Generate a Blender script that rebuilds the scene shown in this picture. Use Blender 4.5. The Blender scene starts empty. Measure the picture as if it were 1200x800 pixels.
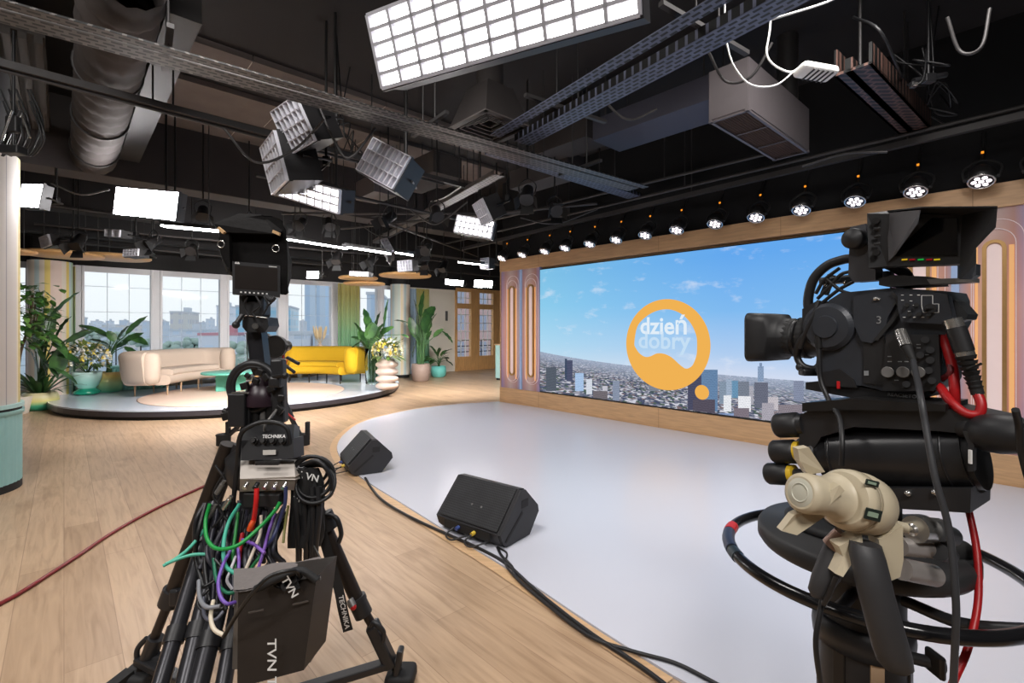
import bpy, bmesh, math, random
from math import sin, cos, pi, radians, sqrt, atan2, tan
from mathutils import Vector, Matrix
random.seed(7)
SC = bpy.context.scene
COL = SC.collection

# ------------------------------------------------------------------ place
FP, CXP, HYP, EYE = 570.0, 600.0, 385.0, 1.5      # lens in pixels of a 1200 px frame, horizon row, eye height
RA = -radians(47.35)                                # the room stands turned by this angle
U = Vector((cos(RA), sin(RA), 0)); V = Vector((-sin(RA), cos(RA), 0))
ROOM = Matrix.Rotation(RA, 4, 'Z')
CEIL = 4.5

def P(px, py, d): return Vector(((px-CXP)/FP*d, d, EYE+(HYP-py)/FP*d))
def FL(px, py, z=0.0): return P(px, py, FP*(EYE-z)/(py-HYP))
def PV(px, py, v):
    t = (px-CXP)/FP; return P(px, py, v/(t*V.x+V.y))
def PU(px, py, u):
    t = (px-CXP)/FP; return P(px, py, u/(t*U.x+U.y))
def R(u, v, z=0.0): return U*u + V*v + Vector((0, 0, z))
def uv(p): return (p.dot(U), p.dot(V))
def CP(px, py, z): return P(px, py, FP*(z-EYE)/(HYP-py))

# ------------------------------------------------------------------ materials
MATS = {}
def lin(c):
    return tuple((x/255/12.92 if x/255 <= .04045 else ((x/255+.055)/1.055)**2.4) for x in c)
def nodes(m):
    m.use_nodes = True; nt = m.node_tree
    return nt, nt.nodes, nt.links
def mat(name, rgb, rough=.5, metal=0., var=.12, scale=14., bump=0., emit=0., spec=.5, coat=0., alpha=1.):
    """rgb in 0-255 display values; faint procedural variation of the colour"""
    if name in MATS: return MATS[name]
    m = bpy.data.materials.new(name); nt, N, L = nodes(m)
    b = N['Principled BSDF']; c = lin(rgb)
    tc = N.new('ShaderNodeTexCoord'); no = N.new('ShaderNodeTexNoise')
    no.inputs['Scale'].default_value = scale; no.inputs['Detail'].default_value = 4
    L.new(tc.outputs['Object'], no.inputs['Vector'])
    mx = N.new('ShaderNodeMix'); mx.data_type = 'RGBA'
    mx.inputs['A'].default_value = (*[x*(1-var) for x in c], 1); mx.inputs['B'].default_value = (*[min(1, x*(1+var)) for x in c], 1)
    L.new(no.outputs['Fac'], mx.inputs['Factor']); L.new(mx.outputs['Result'], b.inputs['Base Color'])
    b.inputs['Roughness'].default_value = rough; b.inputs['Metallic'].default_value = metal
    b.inputs['Specular IOR Level'].default_value = spec; b.inputs['Coat Weight'].default_value = coat
    if bump:
        bp = N.new('ShaderNodeBump'); bp.inputs['Strength'].default_value = bump; bp.inputs['Distance'].default_value = .01
        L.new(no.outputs['Fac'], bp.inputs['Height']); L.new(bp.outputs['Normal'], b.inputs['Normal'])
    if emit:
        L.new(mx.outputs['Result'], b.inputs['Emission Color']); b.inputs['Emission Strength'].default_value = emit
    MATS[name] = m; return m
def emat(name, rgb, s, var=.0):
    if name in MATS: return MATS[name]
    m = bpy.data.materials.new(name); nt, N, L = nodes(m)
    N.remove(N['Principled BSDF']); e = N.new('ShaderNodeEmission')
    e.inputs['Color'].default_value = (*lin(rgb), 1); e.inputs['Strength'].default_value = s
    L.new(e.outputs[0], N['Material Output'].inputs['Surface']); MATS[name] = m; return m
def math_n(N, L, op, a, b=None, c=None, clamp=False):
    n = N.new('ShaderNodeMath'); n.operation = op; n.use_clamp = clamp
    for i, x in enumerate((a, b, c)):
        if x is None: continue
        if isinstance(x, (int, float)): n.inputs[i].default_value = x
        else: L.new(x, n.inputs[i])
    return n.outputs[0]
def ramp(N, L, fac, stops, interp='LINEAR'):
    r = N.new('ShaderNodeValToRGB'); r.color_ramp.interpolation = interp
    el = r.color_ramp.elements
    while len(el) < len(stops): el.new(.5)
    for e, (p, c) in zip(el, stops):
        e.position = p; e.color = (*c, 1)
    if fac is not None: L.new(fac, r.inputs[0])
    return r.outputs[0]
def mixc(N, L, fac, a, b, mode='MIX'):
    mx = N.new('ShaderNodeMix'); mx.data_type = 'RGBA'; mx.blend_type = mode
    for k, x in (('Factor', fac), ('A', a), ('B', b)):
        if isinstance(x, (int, float)): mx.inputs[k].default_value = x
        elif isinstance(x, tuple): mx.inputs[k].default_value = (*x[:3], 1)
        else: L.new(x, mx.inputs[k])
    return mx.outputs['Result']

# ------------------------------------------------------------------ geometry collector
ROOTM = {}
def to_m(x):
    return x if isinstance(x, Matrix) else Matrix.Identity(4)
def basis(axis):
    a = Vector(axis).normalized()
    h = Vector((0, 0, 1)) if abs(a.z) < .9 else Vector((1, 0, 0))
    x = h.cross(a).normalized(); y = a.cross(x).normalized()
    return x, y, a
def spline(pts, k=6, closed=False):
    pts = [Vector(p) for p in pts]; n = len(pts)
    if n < 3 or k < 2: return pts
    out = []
    for i in range(n if closed else n-1):
        p1, p2 = pts[i], pts[(i+1) % n]
        p0 = pts[i-1] if (closed or i > 0) else p1*2-p2
        p3 = pts[(i+2) % n] if (closed or i+2 < n) else p2*2-p1
        for j in range(k):
            t = j/k
            out.append(.5*((2*p1)+(p2-p0)*t+(2*p0-5*p1+4*p2-p3)*t*t+(3*p1-p0-3*p2+p3)*t**3))
    if not closed: out.append(pts[-1])
    return out
class MB:
    def __init__(s, frame=None): s.v = []; s.f = []; s.F = frame or Matrix.Identity(4)
    def add(s, vs, fs, smooth=False, M=None):
        o = len(s.v); T = s.F @ M if M is not None else s.F
        s.v += [T @ Vector(p) for p in vs]; s.f += [([i+o for i in f], smooth) for f in fs]; return s
    def box(s, c, size, rot=None, bev=0., seg=2):
        M = Matrix.Translation(Vector(c)) @ (rot.to_4x4() if rot is not None else Matrix.Identity(4))
        x, y, z = [q/2 for q in size]
        if bev <= 0:
            vs = [(i*x, j*y, k*z) for i in (-1, 1) for j in (-1, 1) for k in (-1, 1)]
            return s.add(vs, [(0,1,3,2),(4,6,7,5),(0,4,5,1),(2,3,7,6),(0,2,6,4),(1,5,7,3)], False, M)
        bm = bmesh.new(); bmesh.ops.create_cube(bm, size=1)
        for v in bm.verts: v.co = Vector((v.co.x*size[0], v.co.y*size[1], v.co.z*size[2]))
        bmesh.ops.bevel(bm, geom=bm.edges[:], offset=min(bev, min(size)*.49), segments=seg, profile=.5, affect='EDGES')
        bm.verts.index_update()
        vs = [v.co.copy() for v in bm.verts]; fs = [[v.index for v in f.verts] for f in bm.faces]; bm.free()
        return s.add(vs, fs, seg > 2, M)
    def obox(s, o, a, b, c):
        o, a, b, c = Vector(o), Vector(a), Vector(b), Vector(c)
        vs = [o+a*i+b*j+c*k for i in (0, 1) for j in (0, 1) for k in (0, 1)]
        fs = [(0,1,3,2),(4,6,7,5),(0,4,5,1),(2,3,7,6),(0,2,6,4),(1,5,7,3)]
        if a.cross(b).dot(c) < 0: fs = [f[::-1] for f in fs]
        return s.add(vs, fs)
    def bar(s, p1, p2, w, h, up=(0, 0, 1), bev=0):
        p1, p2 = Vector(p1), Vector(p2); d = p2-p1; a = d.normalized(); up = Vector(up)
        x = up.cross(a)
        if x.length < 1e-4: x = Vector((1, 0, 0)).cross(a)
        x.normalize(); y = a.cross(x)
        M = Matrix((x, y, a)).transposed()
        return s.box((p1+p2)/2, (w, h, d.length), M, bev)
    def cyl(s, p1, p2, r1, r2=None, n=16, caps=True):
        p1, p2 = Vector(p1), Vector(p2); r2 = r1 if r2 is None else r2
        x, y, a = basis(p2-p1); vs = []
        for p, r in ((p1, r1), (p2, r2)):
            vs += [p+(x*cos(2*pi*i/n)+y*sin(2*pi*i/n))*r for i in range(n)]
        s.add(vs, [(i, (i+1) % n, n+(i+1) % n, n+i) for i in range(n)], True)
        if caps: s.add(vs, [list(range(n))[::-1], list(range(n, 2*n))])
        return s
    def tube(s, pts, r, n=8, k=6, closed=False, r2=None):
        pts = spline(pts, k, closed); m = len(pts); vs = []; prev = None
        for i, p in enumerate(pts):
            if closed: t = pts[(i+1) % m]-pts[i-1]
            else: t = pts[min(i+1, m-1)]-pts[max(i-1, 0)]
            if t.length < 1e-9: t = Vector((0, 0, 1))
            t.normalize()
            if prev is None: x, y, _ = basis(t)
            else:
                x = prev-t*prev.dot(t)
                if x.length < 1e-6: x, y, _ = basis(t)
                x.normalize(); y = t.cross(x)
            prev = x
            rr = r if r2 is None else r+(r2-r)*i/(m-1)
            vs += [p+(x*cos(2*pi*j/n)+y*sin(2*pi*j/n))*rr for j in range(n)]
        fs = []
        for i in range(m if closed else m-1):
            i2 = (i+1) % m
            fs += [(i*n+j, i*n+(j+1) % n, i2*n+(j+1) % n, i2*n+j) for j in range(n)]
        s.add(vs, fs, True)
        if not closed: s.add(vs, [list(range(n))[::-1], list(range((m-1)*n, m*n))])
        return s
    def lathe(s, c, prof, n=32, axis=(0, 0, 1), smooth=True, cap=True, flute=0, depth=0., arc=None):
        c = Vector(c)
        if tuple(axis) == (0, 0, 1): x, y, a = Vector((1, 0, 0)), Vector((0, 1, 0)), Vector((0, 0, 1))
        else: x, y, a = basis(axis)
        vs = []
        for r, h in prof:
            for i in range(n):
                th = 2*pi*i/n; rr = r*(1-depth*abs(sin(th*flute/2))) if flute else r
                vs.append(c+a*h+(x*cos(th)+y*sin(th))*rr)
        fs = []
        for k in range(len(prof)-1):
            fs += [(k*n+i, k*n+(i+1) % n, (k+1)*n+(i+1) % n, (k+1)*n+i) for i in range(n)]
        s.add(vs, fs, smooth)
        if cap:
            if prof[0][0] > 1e-5: s.add(vs[:n], [list(range(n))[::-1]])
            if prof[-1][0] > 1e-5: s.add(vs[-n:], [list(range(n))])
        return s
    def torus(s, c, axis, R_, r, n=48, m=10, a0=0., a1=2*pi):
        x, y, a = basis(axis); c = Vector(c); cl = abs(a1-a0-2*pi) < 1e-6
        k = n if cl else n+1
        pts = [c+(x*cos(a0+(a1-a0)*i/n)+y*sin(a0+(a1-a0)*i/n))*R_ for i in range(k)]
        return s.tube(pts, r, m, 1, cl)
    def sphere(s, c, r, scale=(1, 1, 1), n=16, m=10):
        c = Vector(c); vs = []
        for j in range(m+1):
            ph = pi*j/m
            for i in range(n):
                th = 2*pi*i/n
                vs.append(c+Vector((sin(ph)*cos(th)*r*scale[0], sin(ph)*sin(th)*r*scale[1], -cos(ph)*r*scale[2])))
        return s.add(vs, [(j*n+i, j*n+(i+1) % n, (j+1)*n+(i+1) % n, (j+1)*n+i) for j in range(m) for i in range(n)], True)
    def prism(s, poly, ext, smooth=False):
        poly = [Vector(p) for p in poly]; e = Vector(ext); n = len(poly)
        nrm = Vector((0, 0, 0))
        for i in range(n): nrm += poly[i].cross(poly[(i+1) % n])
        vs = poly+[p+e for p in poly]
        sides = [(i, (i+1) % n, n+(i+1) % n, n+i) for i in range(n)]
        top = list(range(n, 2*n)); bot = list(range(n))[::-1]
        if nrm.dot(e) < 0: sides = [f[::-1] for f in sides]; top = top[::-1]; bot = bot[::-1]
        s.add(vs, sides, smooth); return s.add(vs, [top, bot])
    def grid(s, rows, smooth=True, thick=0.):
        n, m = len(rows), len(rows[0]); vs = [Vector(p) for r in rows for p in r]
        fs = [(i*m+j, i*m+j+1, (i+1)*m+j+1, (i+1)*m+j) for i in range(n-1) for j in range(m-1)]
        s.add(vs, fs, smooth)
        if thick:
            nm = (vs[1]-vs[0]).cross(vs[m]-vs[0]).normalized()*thick
            s.add([p-nm for p in vs], [f[::-1] for f in fs], smooth)
        return s
    def sweep(s, path, section, up=(0, 0, 1), caps=True, closed_sec=True, scale=None):
        """section: list of (out, up) offsets; path: horizontal polyline"""
        path = [Vector(p) for p in path]; n = len(path); m = len(section); up = Vector(up); vs = []
        for i, p in enumerate(path):
            t = (path[min(i+1, n-1)]-path[max(i-1, 0)]).normalized(); o = t.cross(up).normalized()
            k = scale[i] if scale else 1.
            vs += [p+o*a*k+up*b*(k if scale else 1) for a, b in section]
        fs = []
        for i in range(n-1):
            for j in range(m):
                fs.append((i*m+j, (i+1)*m+j, (i+1)*m+(j+1) % m, i*m+(j+1) % m))
        s.add(vs, fs, True)
        if caps: s.add(vs, [list(range(m)), list(range((n-1)*m, n*m))[::-1]])
        return s
    def leaf(s, base, direction, length, width, droop=.4, fold=.25, n=8, roll=0., tipw=1.0):
        d = Vector(direction).normalized(); up = Vector((0, 0, 1)); side = d.cross(up)
        if side.length < .05: side = Vector((1, 0, 0))
        side.normalize(); side = Matrix.Rotation(roll, 3, d) @ side; nrm = side.cross(d).normalized()
        rows = []; p = Vector(base); dd = d.copy(); st = length/n
        for i in range(n+1):
            t = i/n; w = width*.5*(sin(pi*min(1, (t*.94+.03)))**.7)*(1-.25*t*tipw)
            if i == n: w = width*.02
            nn = side.cross(dd).normalized()
            wav = .04*width*sin(i*2.3+base[0]*9)
            rows.append([p-side*w+nn*(w*fold+wav), p, p+side*w+nn*(w*fold-wav)])
            p = p+dd*st; dd = (dd-Vector((0, 0, 1))*droop*st/length*(.5+t)).normalized()
        return s.grid(rows)
    def build(s, name, m, parent=None, kind=None, label=None, cat=None, group=None, origin=None):
        me = bpy.data.meshes.new(name)
        root = parent
        while root is not None and root.parent is not None: root = root.parent
        if root is not None: W = ROOTM[root.name]
        else:
            if origin is not None: W = origin
            else:
                if s.v:
                    xs = [p.x for p in s.v]; ys = [p.y for p in s.v]; zs = [p.z for p in s.v]
                    W = Matrix.Translation(((min(xs)+max(xs))/2, (min(ys)+max(ys))/2, min(zs)))
                else: W = Matrix.Identity(4)
        Wi = W.inverted()
        me.from_pydata([Wi @ p for p in s.v], [], [f for f, _ in s.f])
        me.polygons.foreach_set('use_smooth', [sm for _, sm in s.f]); me.update()
        ms = m if isinstance(m, (list, tuple)) else [m]
        for q in ms: me.materials.append(q)
        o = bpy.data.objects.new(name, me); COL.objects.link(o)
        if parent is not None: o.parent = parent
        else: o.matrix_world = W; ROOTM[o.name] = W
        if kind: o['kind'] = kind
        if label: o['label'] = label
        if cat: o['category'] = cat
        if group: o['group'] = group
        return o
def thing(name, label, cat, loc=(0, 0, 0), rot=0., group=None, M=None):
    o = bpy.data.objects.new(name, None); COL.objects.link(o); o.empty_display_size = .1
    W = M if M is not None else Matrix.Translation(Vector(loc)) @ Matrix.Rotation(rot, 4, 'Z')
    o.matrix_world = W; ROOTM[o.name] = W
    o['label'] = label; o['category'] = cat
    if group: o['group'] = group
    return o
def dup(root, loc, rot, label, group=None):
    r = root.copy(); COL.objects.link(r); r.matrix_world = Matrix.Translation(Vector(loc)) @ Matrix.Rotation(rot, 4, 'Z')
    ROOTM[r.name] = r.matrix_world.copy(); r['label'] = label
    if group: r['group'] = group
    for ch in list(root.children):
        c = ch.copy(); COL.objects.link(c); c.parent = r
        for g in ch.children:
            d = g.copy(); COL.objects.link(d); d.parent = c
    return r
def text_mb(mb, s, origin, right, up, size, ext=.002, bold=.0, align='CENTER'):
    cu = bpy.data.curves.new('t', 'FONT'); cu.body = s; cu.size = 1; cu.align_x = align; cu.offset = bold
    cu.resolution_u = 3; cu.extrude = 0
    ob = bpy.data.objects.new('t', cu); COL.objects.link(ob)
    dg = bpy.context.evaluated_depsgraph_get(); me = bpy.data.meshes.new_from_object(ob.evaluated_get(dg))
    x, y = Vector(right).normalized(), Vector(up).normalized(); z = x.cross(y); o = Vector(origin)
    vs = [o+x*v.co.x*size+y*v.co.y*size+z*ext for v in me.vertices]
    mb.add(vs, [list(p.vertices) for p in me.polygons])
    bpy.data.objects.remove(ob); bpy.data.curves.remove(cu); bpy.data.meshes.remove(me)
    return mb
ORD = ['first','second','third','fourth','fifth','sixth','seventh','eighth','ninth','tenth','eleventh','twelfth','thirteenth','fourteenth','fifteenth','sixteenth','seventeenth','eighteenth','nineteenth','twentieth']

M_BLK = mat('black_plastic', (34, 34, 36), .42, var=.2)
M_BLK2 = mat('black_rubber', (24, 24, 25), .7, var=.2)
M_DMET = mat('dark_metal', (48, 47, 47), .38, .6, var=.2)
M_GREY = mat('grey_metal', (120, 118, 116), .4, .5)
M_CHR = mat('chrome_metal', (200, 198, 194), .22, .9)
M_WHT = mat('white_paint', (226, 226, 224), .5, var=.03)
M_TRUSS = mat('ceiling_metal', (58, 56, 56), .55, .3, var=.2)
M_GOLD = mat('gold_trim', (190, 150, 96), .3, .6)
M_CBL = mat('black_cable', (26, 26, 28), .45)
M_RED = mat('red_cable', (170, 24, 28), .4)
# ================================================================== SETTING
def brick_floor():
    m = bpy.data.materials.new('oak_plank_floor'); nt, N, L = nodes(m); b = N['Principled BSDF']
    tc = N.new('ShaderNodeTexCoord'); br = N.new('ShaderNodeTexBrick')
    L.new(tc.outputs['Object'], br.inputs['Vector'])
    br.inputs['Scale'].default_value = 1; br.inputs['Brick Width'].default_value = 2.1; br.inputs['Row Height'].default_value = .2
    br.inputs['Mortar Size'].default_value = .0022; br.inputs['Mortar Smooth'].default_value = .4; br.offset = .37; br.inputs['Bias'].default_value = 0
    br.inputs['Color1'].default_value = (.40, .268, .165, 1); br.inputs['Color2'].default_value = (.50, .345, .22, 1)
    br.inputs['Mortar'].default_value = (.30, .19, .115, 1)
    mp = N.new('ShaderNodeMapping'); mp.inputs['Scale'].default_value = (1.1, 14, 1); L.new(tc.outputs['Object'], mp.inputs['Vector'])
    no = N.new('ShaderNodeTexNoise'); no.inputs['Scale'].default_value = 2.2; no.inputs['Detail'].default_value = 9; no.inputs['Distortion'].default_value = .8
    L.new(mp.outputs[0], no.inputs['Vector'])
    g = ramp(N, L, no.outputs['Fac'], [(.3, (.80, .77, .74)), (.5, (1, 1, 1)), (.7, (1.12, 1.13, 1.14))])
    c = mixc(N, L, 1., br.outputs['Color'], g, 'MULTIPLY')
    n2 = N.new('ShaderNodeTexNoise'); n2.inputs['Scale'].default_value = 1.3; n2.inputs['Detail'].default_value = 5
    mp2 = N.new('ShaderNodeMapping'); mp2.inputs['Scale'].default_value = (1, 2.5, 1); L.new(tc.outputs['Object'], mp2.inputs['Vector']); L.new(mp2.outputs[0], n2.inputs['Vector'])
    knot = ramp(N, L, n2.outputs['Fac'], [(.30, (.70, .66, .62)), (.42, (1, 1, 1))])
    c = mixc(N, L, .8, c, knot, 'MULTIPLY')
    L.new(c, b.inputs['Base Color'])
    b.inputs['Roughness'].default_value = .38; b.inputs['Specular IOR Level'].default_value = .45
    bp = N.new('ShaderNodeBump'); bp.inputs['Strength'].default_value = .12; bp.inputs['Distance'].default_value = .003
    L.new(br.outputs['Fac'], bp.inputs['Height']); bp.invert = True; L.new(bp.outputs['Normal'], b.inputs['Normal'])
    return m
M_FLOOR = brick_floor()
def woodmat(name, rgb, sx=1., sy=12., sz=12., rough=.45):
    m = bpy.data.materials.new(name); nt, N, L = nodes(m); b = N['Principled BSDF']
    tc = N.new('ShaderNodeTexCoord'); mp = N.new('ShaderNodeMapping'); mp.inputs['Scale'].default_value = (sx, sy, sz)
    L.new(tc.outputs['Object'], mp.inputs['Vector']); no = N.new('ShaderNodeTexNoise'); no.inputs['Scale'].default_value = 3; no.inputs['Detail'].default_value = 8
    no.inputs['Distortion'].default_value = .6; L.new(mp.outputs[0], no.inputs['Vector'])
    c = lin(rgb); L.new(ramp(N, L, no.outputs['Fac'], [(.3, tuple(x*.84 for x in c)), (.7, tuple(min(1, x*1.12) for x in c))]), b.inputs['Base Color'])
    b.inputs['Roughness'].default_value = rough; MATS[name] = m; return m
M_WOOD = woodmat('light_oak_veneer', (200, 160, 118))
M_WOODW = woodmat('golden_window_wood', (204, 158, 104), 8, 8, 1)
M_WALL = mat('cream_wall_paint', (226, 220, 208), .8, var=.03, scale=3)
M_BLACKW = mat('black_wall_paint', (30, 29, 31), .8, var=.2, scale=3)
M_CEIL = mat('black_ceiling_paint', (38, 35, 35), .85, var=.35, scale=1.5)
UW = -14.0                   # the window wall
VL = 6.6                     # the front of the screen wall
VMIN, VMAX, UMAX = -7.5, 12.6, 4.2
def rbox(mb, u0, u1, v0, v1, z0, z1, bev=0):
    return mb.box(((u0+u1)/2, (v0+v1)/2, (z0+z1)/2), (u1-u0, v1-v0, z1-z0), None, bev)
def room_obj(name, boxes, m, kind='structure', parent=None, **k):
    mb = MB(ROOM)
    for b in boxes: rbox(mb, *b)
    return mb.build(name, m, parent, kind, origin=None if parent else ROOM, **k)
room_obj('floor', [(UW-.3, UMAX+.3, VMIN-.3, VMAX+.3, -.2, 0)], M_FLOOR)
room_obj('ceiling', [(UW-.3, UMAX+.3, VMIN-.3, VMAX+.3, CEIL, CEIL+.2)], M_CEIL)
room_obj('wall_right', [(UMAX, UMAX+.3, VMIN-.3, VMAX+.3, 0, CEIL)], M_BLACKW)
room_obj('wall_front', [(UW, UMAX, VMIN-.3, VMIN, 0, CEIL)], M_WALL)
room_obj('wall_back', [(UW, UMAX, VMAX, VMAX+.3, 0, CEIL)], M_BLACKW)

# window openings in the far wall, given by where they show in the picture
def vw(px): return uv(PU(px, 300, UW))[1]
WTOP = 2.86; WBOT = .30
spans = [(-75, 36), (88, 396), (418, 466)]      # groups of panes
spans_v = [(vw(a), vw(b)) for a, b in spans]
dv0, dv1 = vw(533), vw(596)                     # golden timber windows
holes = spans_v+[(dv0, dv1)]
solid = []; v = VMIN-.3
for a, b in holes:
    solid.append((UW-.3, UW, v, a, 0, 3.0)); v = b
solid.append((UW-.3, UW, v, VMAX+.3, 0, 3.0))
for a, b in spans_v: solid.append((UW-.3, UW, a, b, 0, WBOT))
room_obj('wall_left', solid, M_WALL)
room_obj('trim_1', [(UW-.3, UW+.05, VMIN-.3, dv0, WTOP, CEIL)], M_BLACKW)
room_obj('trim_2', [(UW-.3, UW+.05, dv0, VMAX+.3, 2.95, CEIL)], M_BLACKW)

# ---- glass
def glassmat():
    m = bpy.data.materials.new('window_glass'); nt, N, L = nodes(m); N.remove(N['Principled BSDF'])
    t = N.new('ShaderNodeBsdfTransparent'); t.inputs[0].default_value = (.99, .995, .992, 1); g = N.new('ShaderNodeBsdfGlossy'); g.inputs['Roughness'].default_value = .02
    fr = N.new('ShaderNodeLayerWeight'); fr.inputs[0].default_value = .12
    mx = N.new('ShaderNodeMixShader'); L.new(math_n(N, L, 'MULTIPLY', fr.outputs['Fresnel'], .35), mx.inputs[0]); L.new(t.outputs[0], mx.inputs[1]); L.new(g.outputs[0], mx.inputs[2])
    L.new(mx.outputs[0], N['Material Output'].inputs['Surface']); return m
M_GLASS = glassmat()
M_FRAME = mat('white_window_frame', (206, 206, 210), .5, var=.03)
M_LINE = mat('pale_glazing_bar', (176, 184, 196), .5)
# each pane: (left px, right px)
panes = [(-70, 30), (99, 176), (190, 257), (268, 325), (337, 387), (421, 441), (449, 463)]
wi = 0
for pa, pb in panes:
    wi += 1
    a, b = vw(pa), vw(pb)
    la = [p for p in spans_v if p[0]-.01 <= a and p[1]+.01 >= b][0]
    i = panes.index((pa, pb))
    prev_b = vw(panes[i-1][1]) if i and vw(panes[i-1][1]) > la[0] else None
    next_a = vw(panes[i+1][0]) if i+1 < len(panes) and vw(panes[i+1][0]) < la[1] else None
    fa = (a+prev_b)/2 if prev_b is not None else la[0]
    fb = (b+next_a)/2 if next_a is not None else la[1]
    f = thing('window_%d' % wi, '', '', (0, 0, 0), M=ROOM)
    del f['label']; del f['category']; f['kind'] = 'structure'
    mb = MB(ROOM); u0, u1 = UW-.1, UW+.06
    rbox(mb, u0, u1, fa, a, WBOT, WTOP); rbox(mb, u0, u1, b, fb, WBOT, WTOP)
    rbox(mb, u0, u1, a, b, WBOT, WBOT+.09); rbox(mb, u0, u1, a, b, WTOP-.09, WTOP)
    rbox(mb, u1, u1+.025, a-.05, a, WBOT, WTOP, .008); rbox(mb, u1, u1+.025, b, b+.05, WBOT, WTOP, .008)
    rbox(mb, u1, u1+.025, a, b, WTOP-.13, WTOP-.09); rbox(mb, u1, u1+.2, fa, fb, WBOT-.04, WBOT)
    mb.build('window_frame', M_FRAME, f)
    mb = MB(ROOM); rbox(mb, UW-.03, UW-.022, a, b, WBOT+.09, WTOP-.09); mb.build('window_pane', M_GLASS, f)
    mb = MB(ROOM)
    nb = 3 if b-a > .8 else 1
    for k in range(1, nb): q = a+(b-a)*k/nb; rbox(mb, UW-.06, UW-.045, q-.006, q+.006, WBOT+.09, WTOP-.09)
    for z in (2.43, 1.87, 1.31, .75): rbox(mb, UW-.06, UW-.045, a, b, z-.005, z+.005)
    mb.build('glazing_bar', M_LINE, f)
# ---- golden timber windows
g = thing('window_%d' % (wi+1), '', '', M=ROOM); del g['label']; del g['category']; g['kind'] = 'structure'
mb = MB(ROOM); pn = MB(ROOM); br = MB(ROOM)
zt, zb, zl = 2.88, .50, 0.
leafs = [(535, 551), (561, 577), (586, 595)]
edges = [dv0]+[x for l in leafs for x in (vw(l[0]), vw(l[1]))]+[dv1]
for i in range(0, len(edges), 2): rbox(mb, UW-.08, UW+.06, edges[i], edges[i+1], 0, 2.95, .006)
for l in leafs:
    a, b = vw(l[0]), vw(l[1])
    rbox(mb, UW-.08, UW+.05, a, b, 0, zb); rbox(mb, UW-.08, UW+.05, a, b, zt-.06, 2.95); rbox(mb, UW-.08, UW+.05, a, b, 2.22, 2.40)
    rbox(mb, UW+.05, UW+.07, a+.06, b-.06, .08, zb-.08, .006)
    rbox(pn, UW-.02, UW-.012, a, b, zb, zt-.06)
    for k in (1, 2): q = a+(b-a)*k/3; rbox(br, UW-.03, UW, q-.012, q+.012, zb, zt-.06)
    for z in (.8, 1.1, 1.4, 1.7, 2.0, 2.6): rbox(br, UW-.03, UW, a, b, z-.011, z+.011)
mb.build('window_frame', M_WOODW, g); pn.build('window_pane', M_GLASS, g); br.build('glazing_bar', M_WHT, g)

# ---- white stage floor
def stagemat():
    m = bpy.data.materials.new('pale_vinyl_stage'); nt, N, L = nodes(m); b = N['Principled BSDF']
    b.inputs['Base Color'].default_value = (.615, .625, .70, 1); b.inputs['Roughness'].default_value = .27
    b.inputs['Specular IOR Level'].default_value = .6; return m
M_STAGE = stagemat()
edge = [(584,471),(530,474.5),(480,481),(430,493),(405,508),(395,525),(405,545),(430,565),(470,590),(530,628),(600,671),(700,738),(790,795)]
pts = [FL(*e) for e in edge]
ue, ve = uv(pts[-1])
pts = spline(pts, 5)
pts += [R(2.6, ve+.1), R(3.6, ve+.7), R(4.0, ve+1.8), R(4.0, VL-.02), R(-6.3, VL-.02)]
pts = [Vector((p.x, p.y, .001)) for p in pts]
MB().prism(pts, (0, 0, .012)).build('stage_floor', M_STAGE, label='large pale lavender white glossy stage floor with curved left end', cat='stage floor', origin=ROOM)
# narrow oak edging strip round the stage
ep = spline([FL(*e) for e in edge], 5); rows = []
for i, p in enumerate(ep):
    t = (ep[min(i+1, len(ep)-1)]-ep[max(i-1, 0)]).normalized(); o = Vector((t.y, -t.x, 0))
    if o.dot(p-R(-3, 4.5)) < 0: o = -o
    rows.append([p+o*.006+Vector((0,0,.006)), p+o*.085+Vector((0,0,.006))])
MB().grid(rows, False).build('trim_3', woodmat('edge_oak', (206, 170, 130)), kind='structure')

# ---- round platform against the windows
pc = Vector((-6.12, 11.31, 0)); pr = 3.4
def clipcirc(r, n=96):
    out = []
    for i in range(n):
        a = 2*pi*i/n; p = pc+Vector((cos(a), sin(a), 0))*r; uu, vv_ = uv(p)
        out.append(R(max(uu, UW+.3), vv_))
    return out
pl = thing('round_platform', 'low round pale grey stage platform with dark edge by the windows', 'platform', (pc.x, pc.y, 0))
MB().prism(clipcirc(pr-.06), (0, 0, .06)).build('plinth', M_BLK2, pl)
MB().prism([p+Vector((0,0,.06)) for p in clipcirc(pr)], (0, 0, .085)).build('edge_band', mat('dark_platform_edge', (52, 50, 56), .35), pl)
M_PLT = mat('pale_blue_platform', (208, 218, 232), .14, var=.04, scale=2)
MB().prism([p+Vector((0,0,.145)) for p in clipcirc(pr-.005)], (0, 0, .025)).build('platform_top', M_PLT, pl)
rc = Vector((-5.45, 10.1, .17))
MB().lathe(rc, [(1.85, 0), (1.86, .006), (1.84, .012), (0.0, .0125)], 72).build('round_rug', mat('beige_pink_rug', (222, 196, 178), .95, var=.06, scale=60, bump=.3),
    label='round flat beige pink rug on the pale platform', cat='rug')

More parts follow.
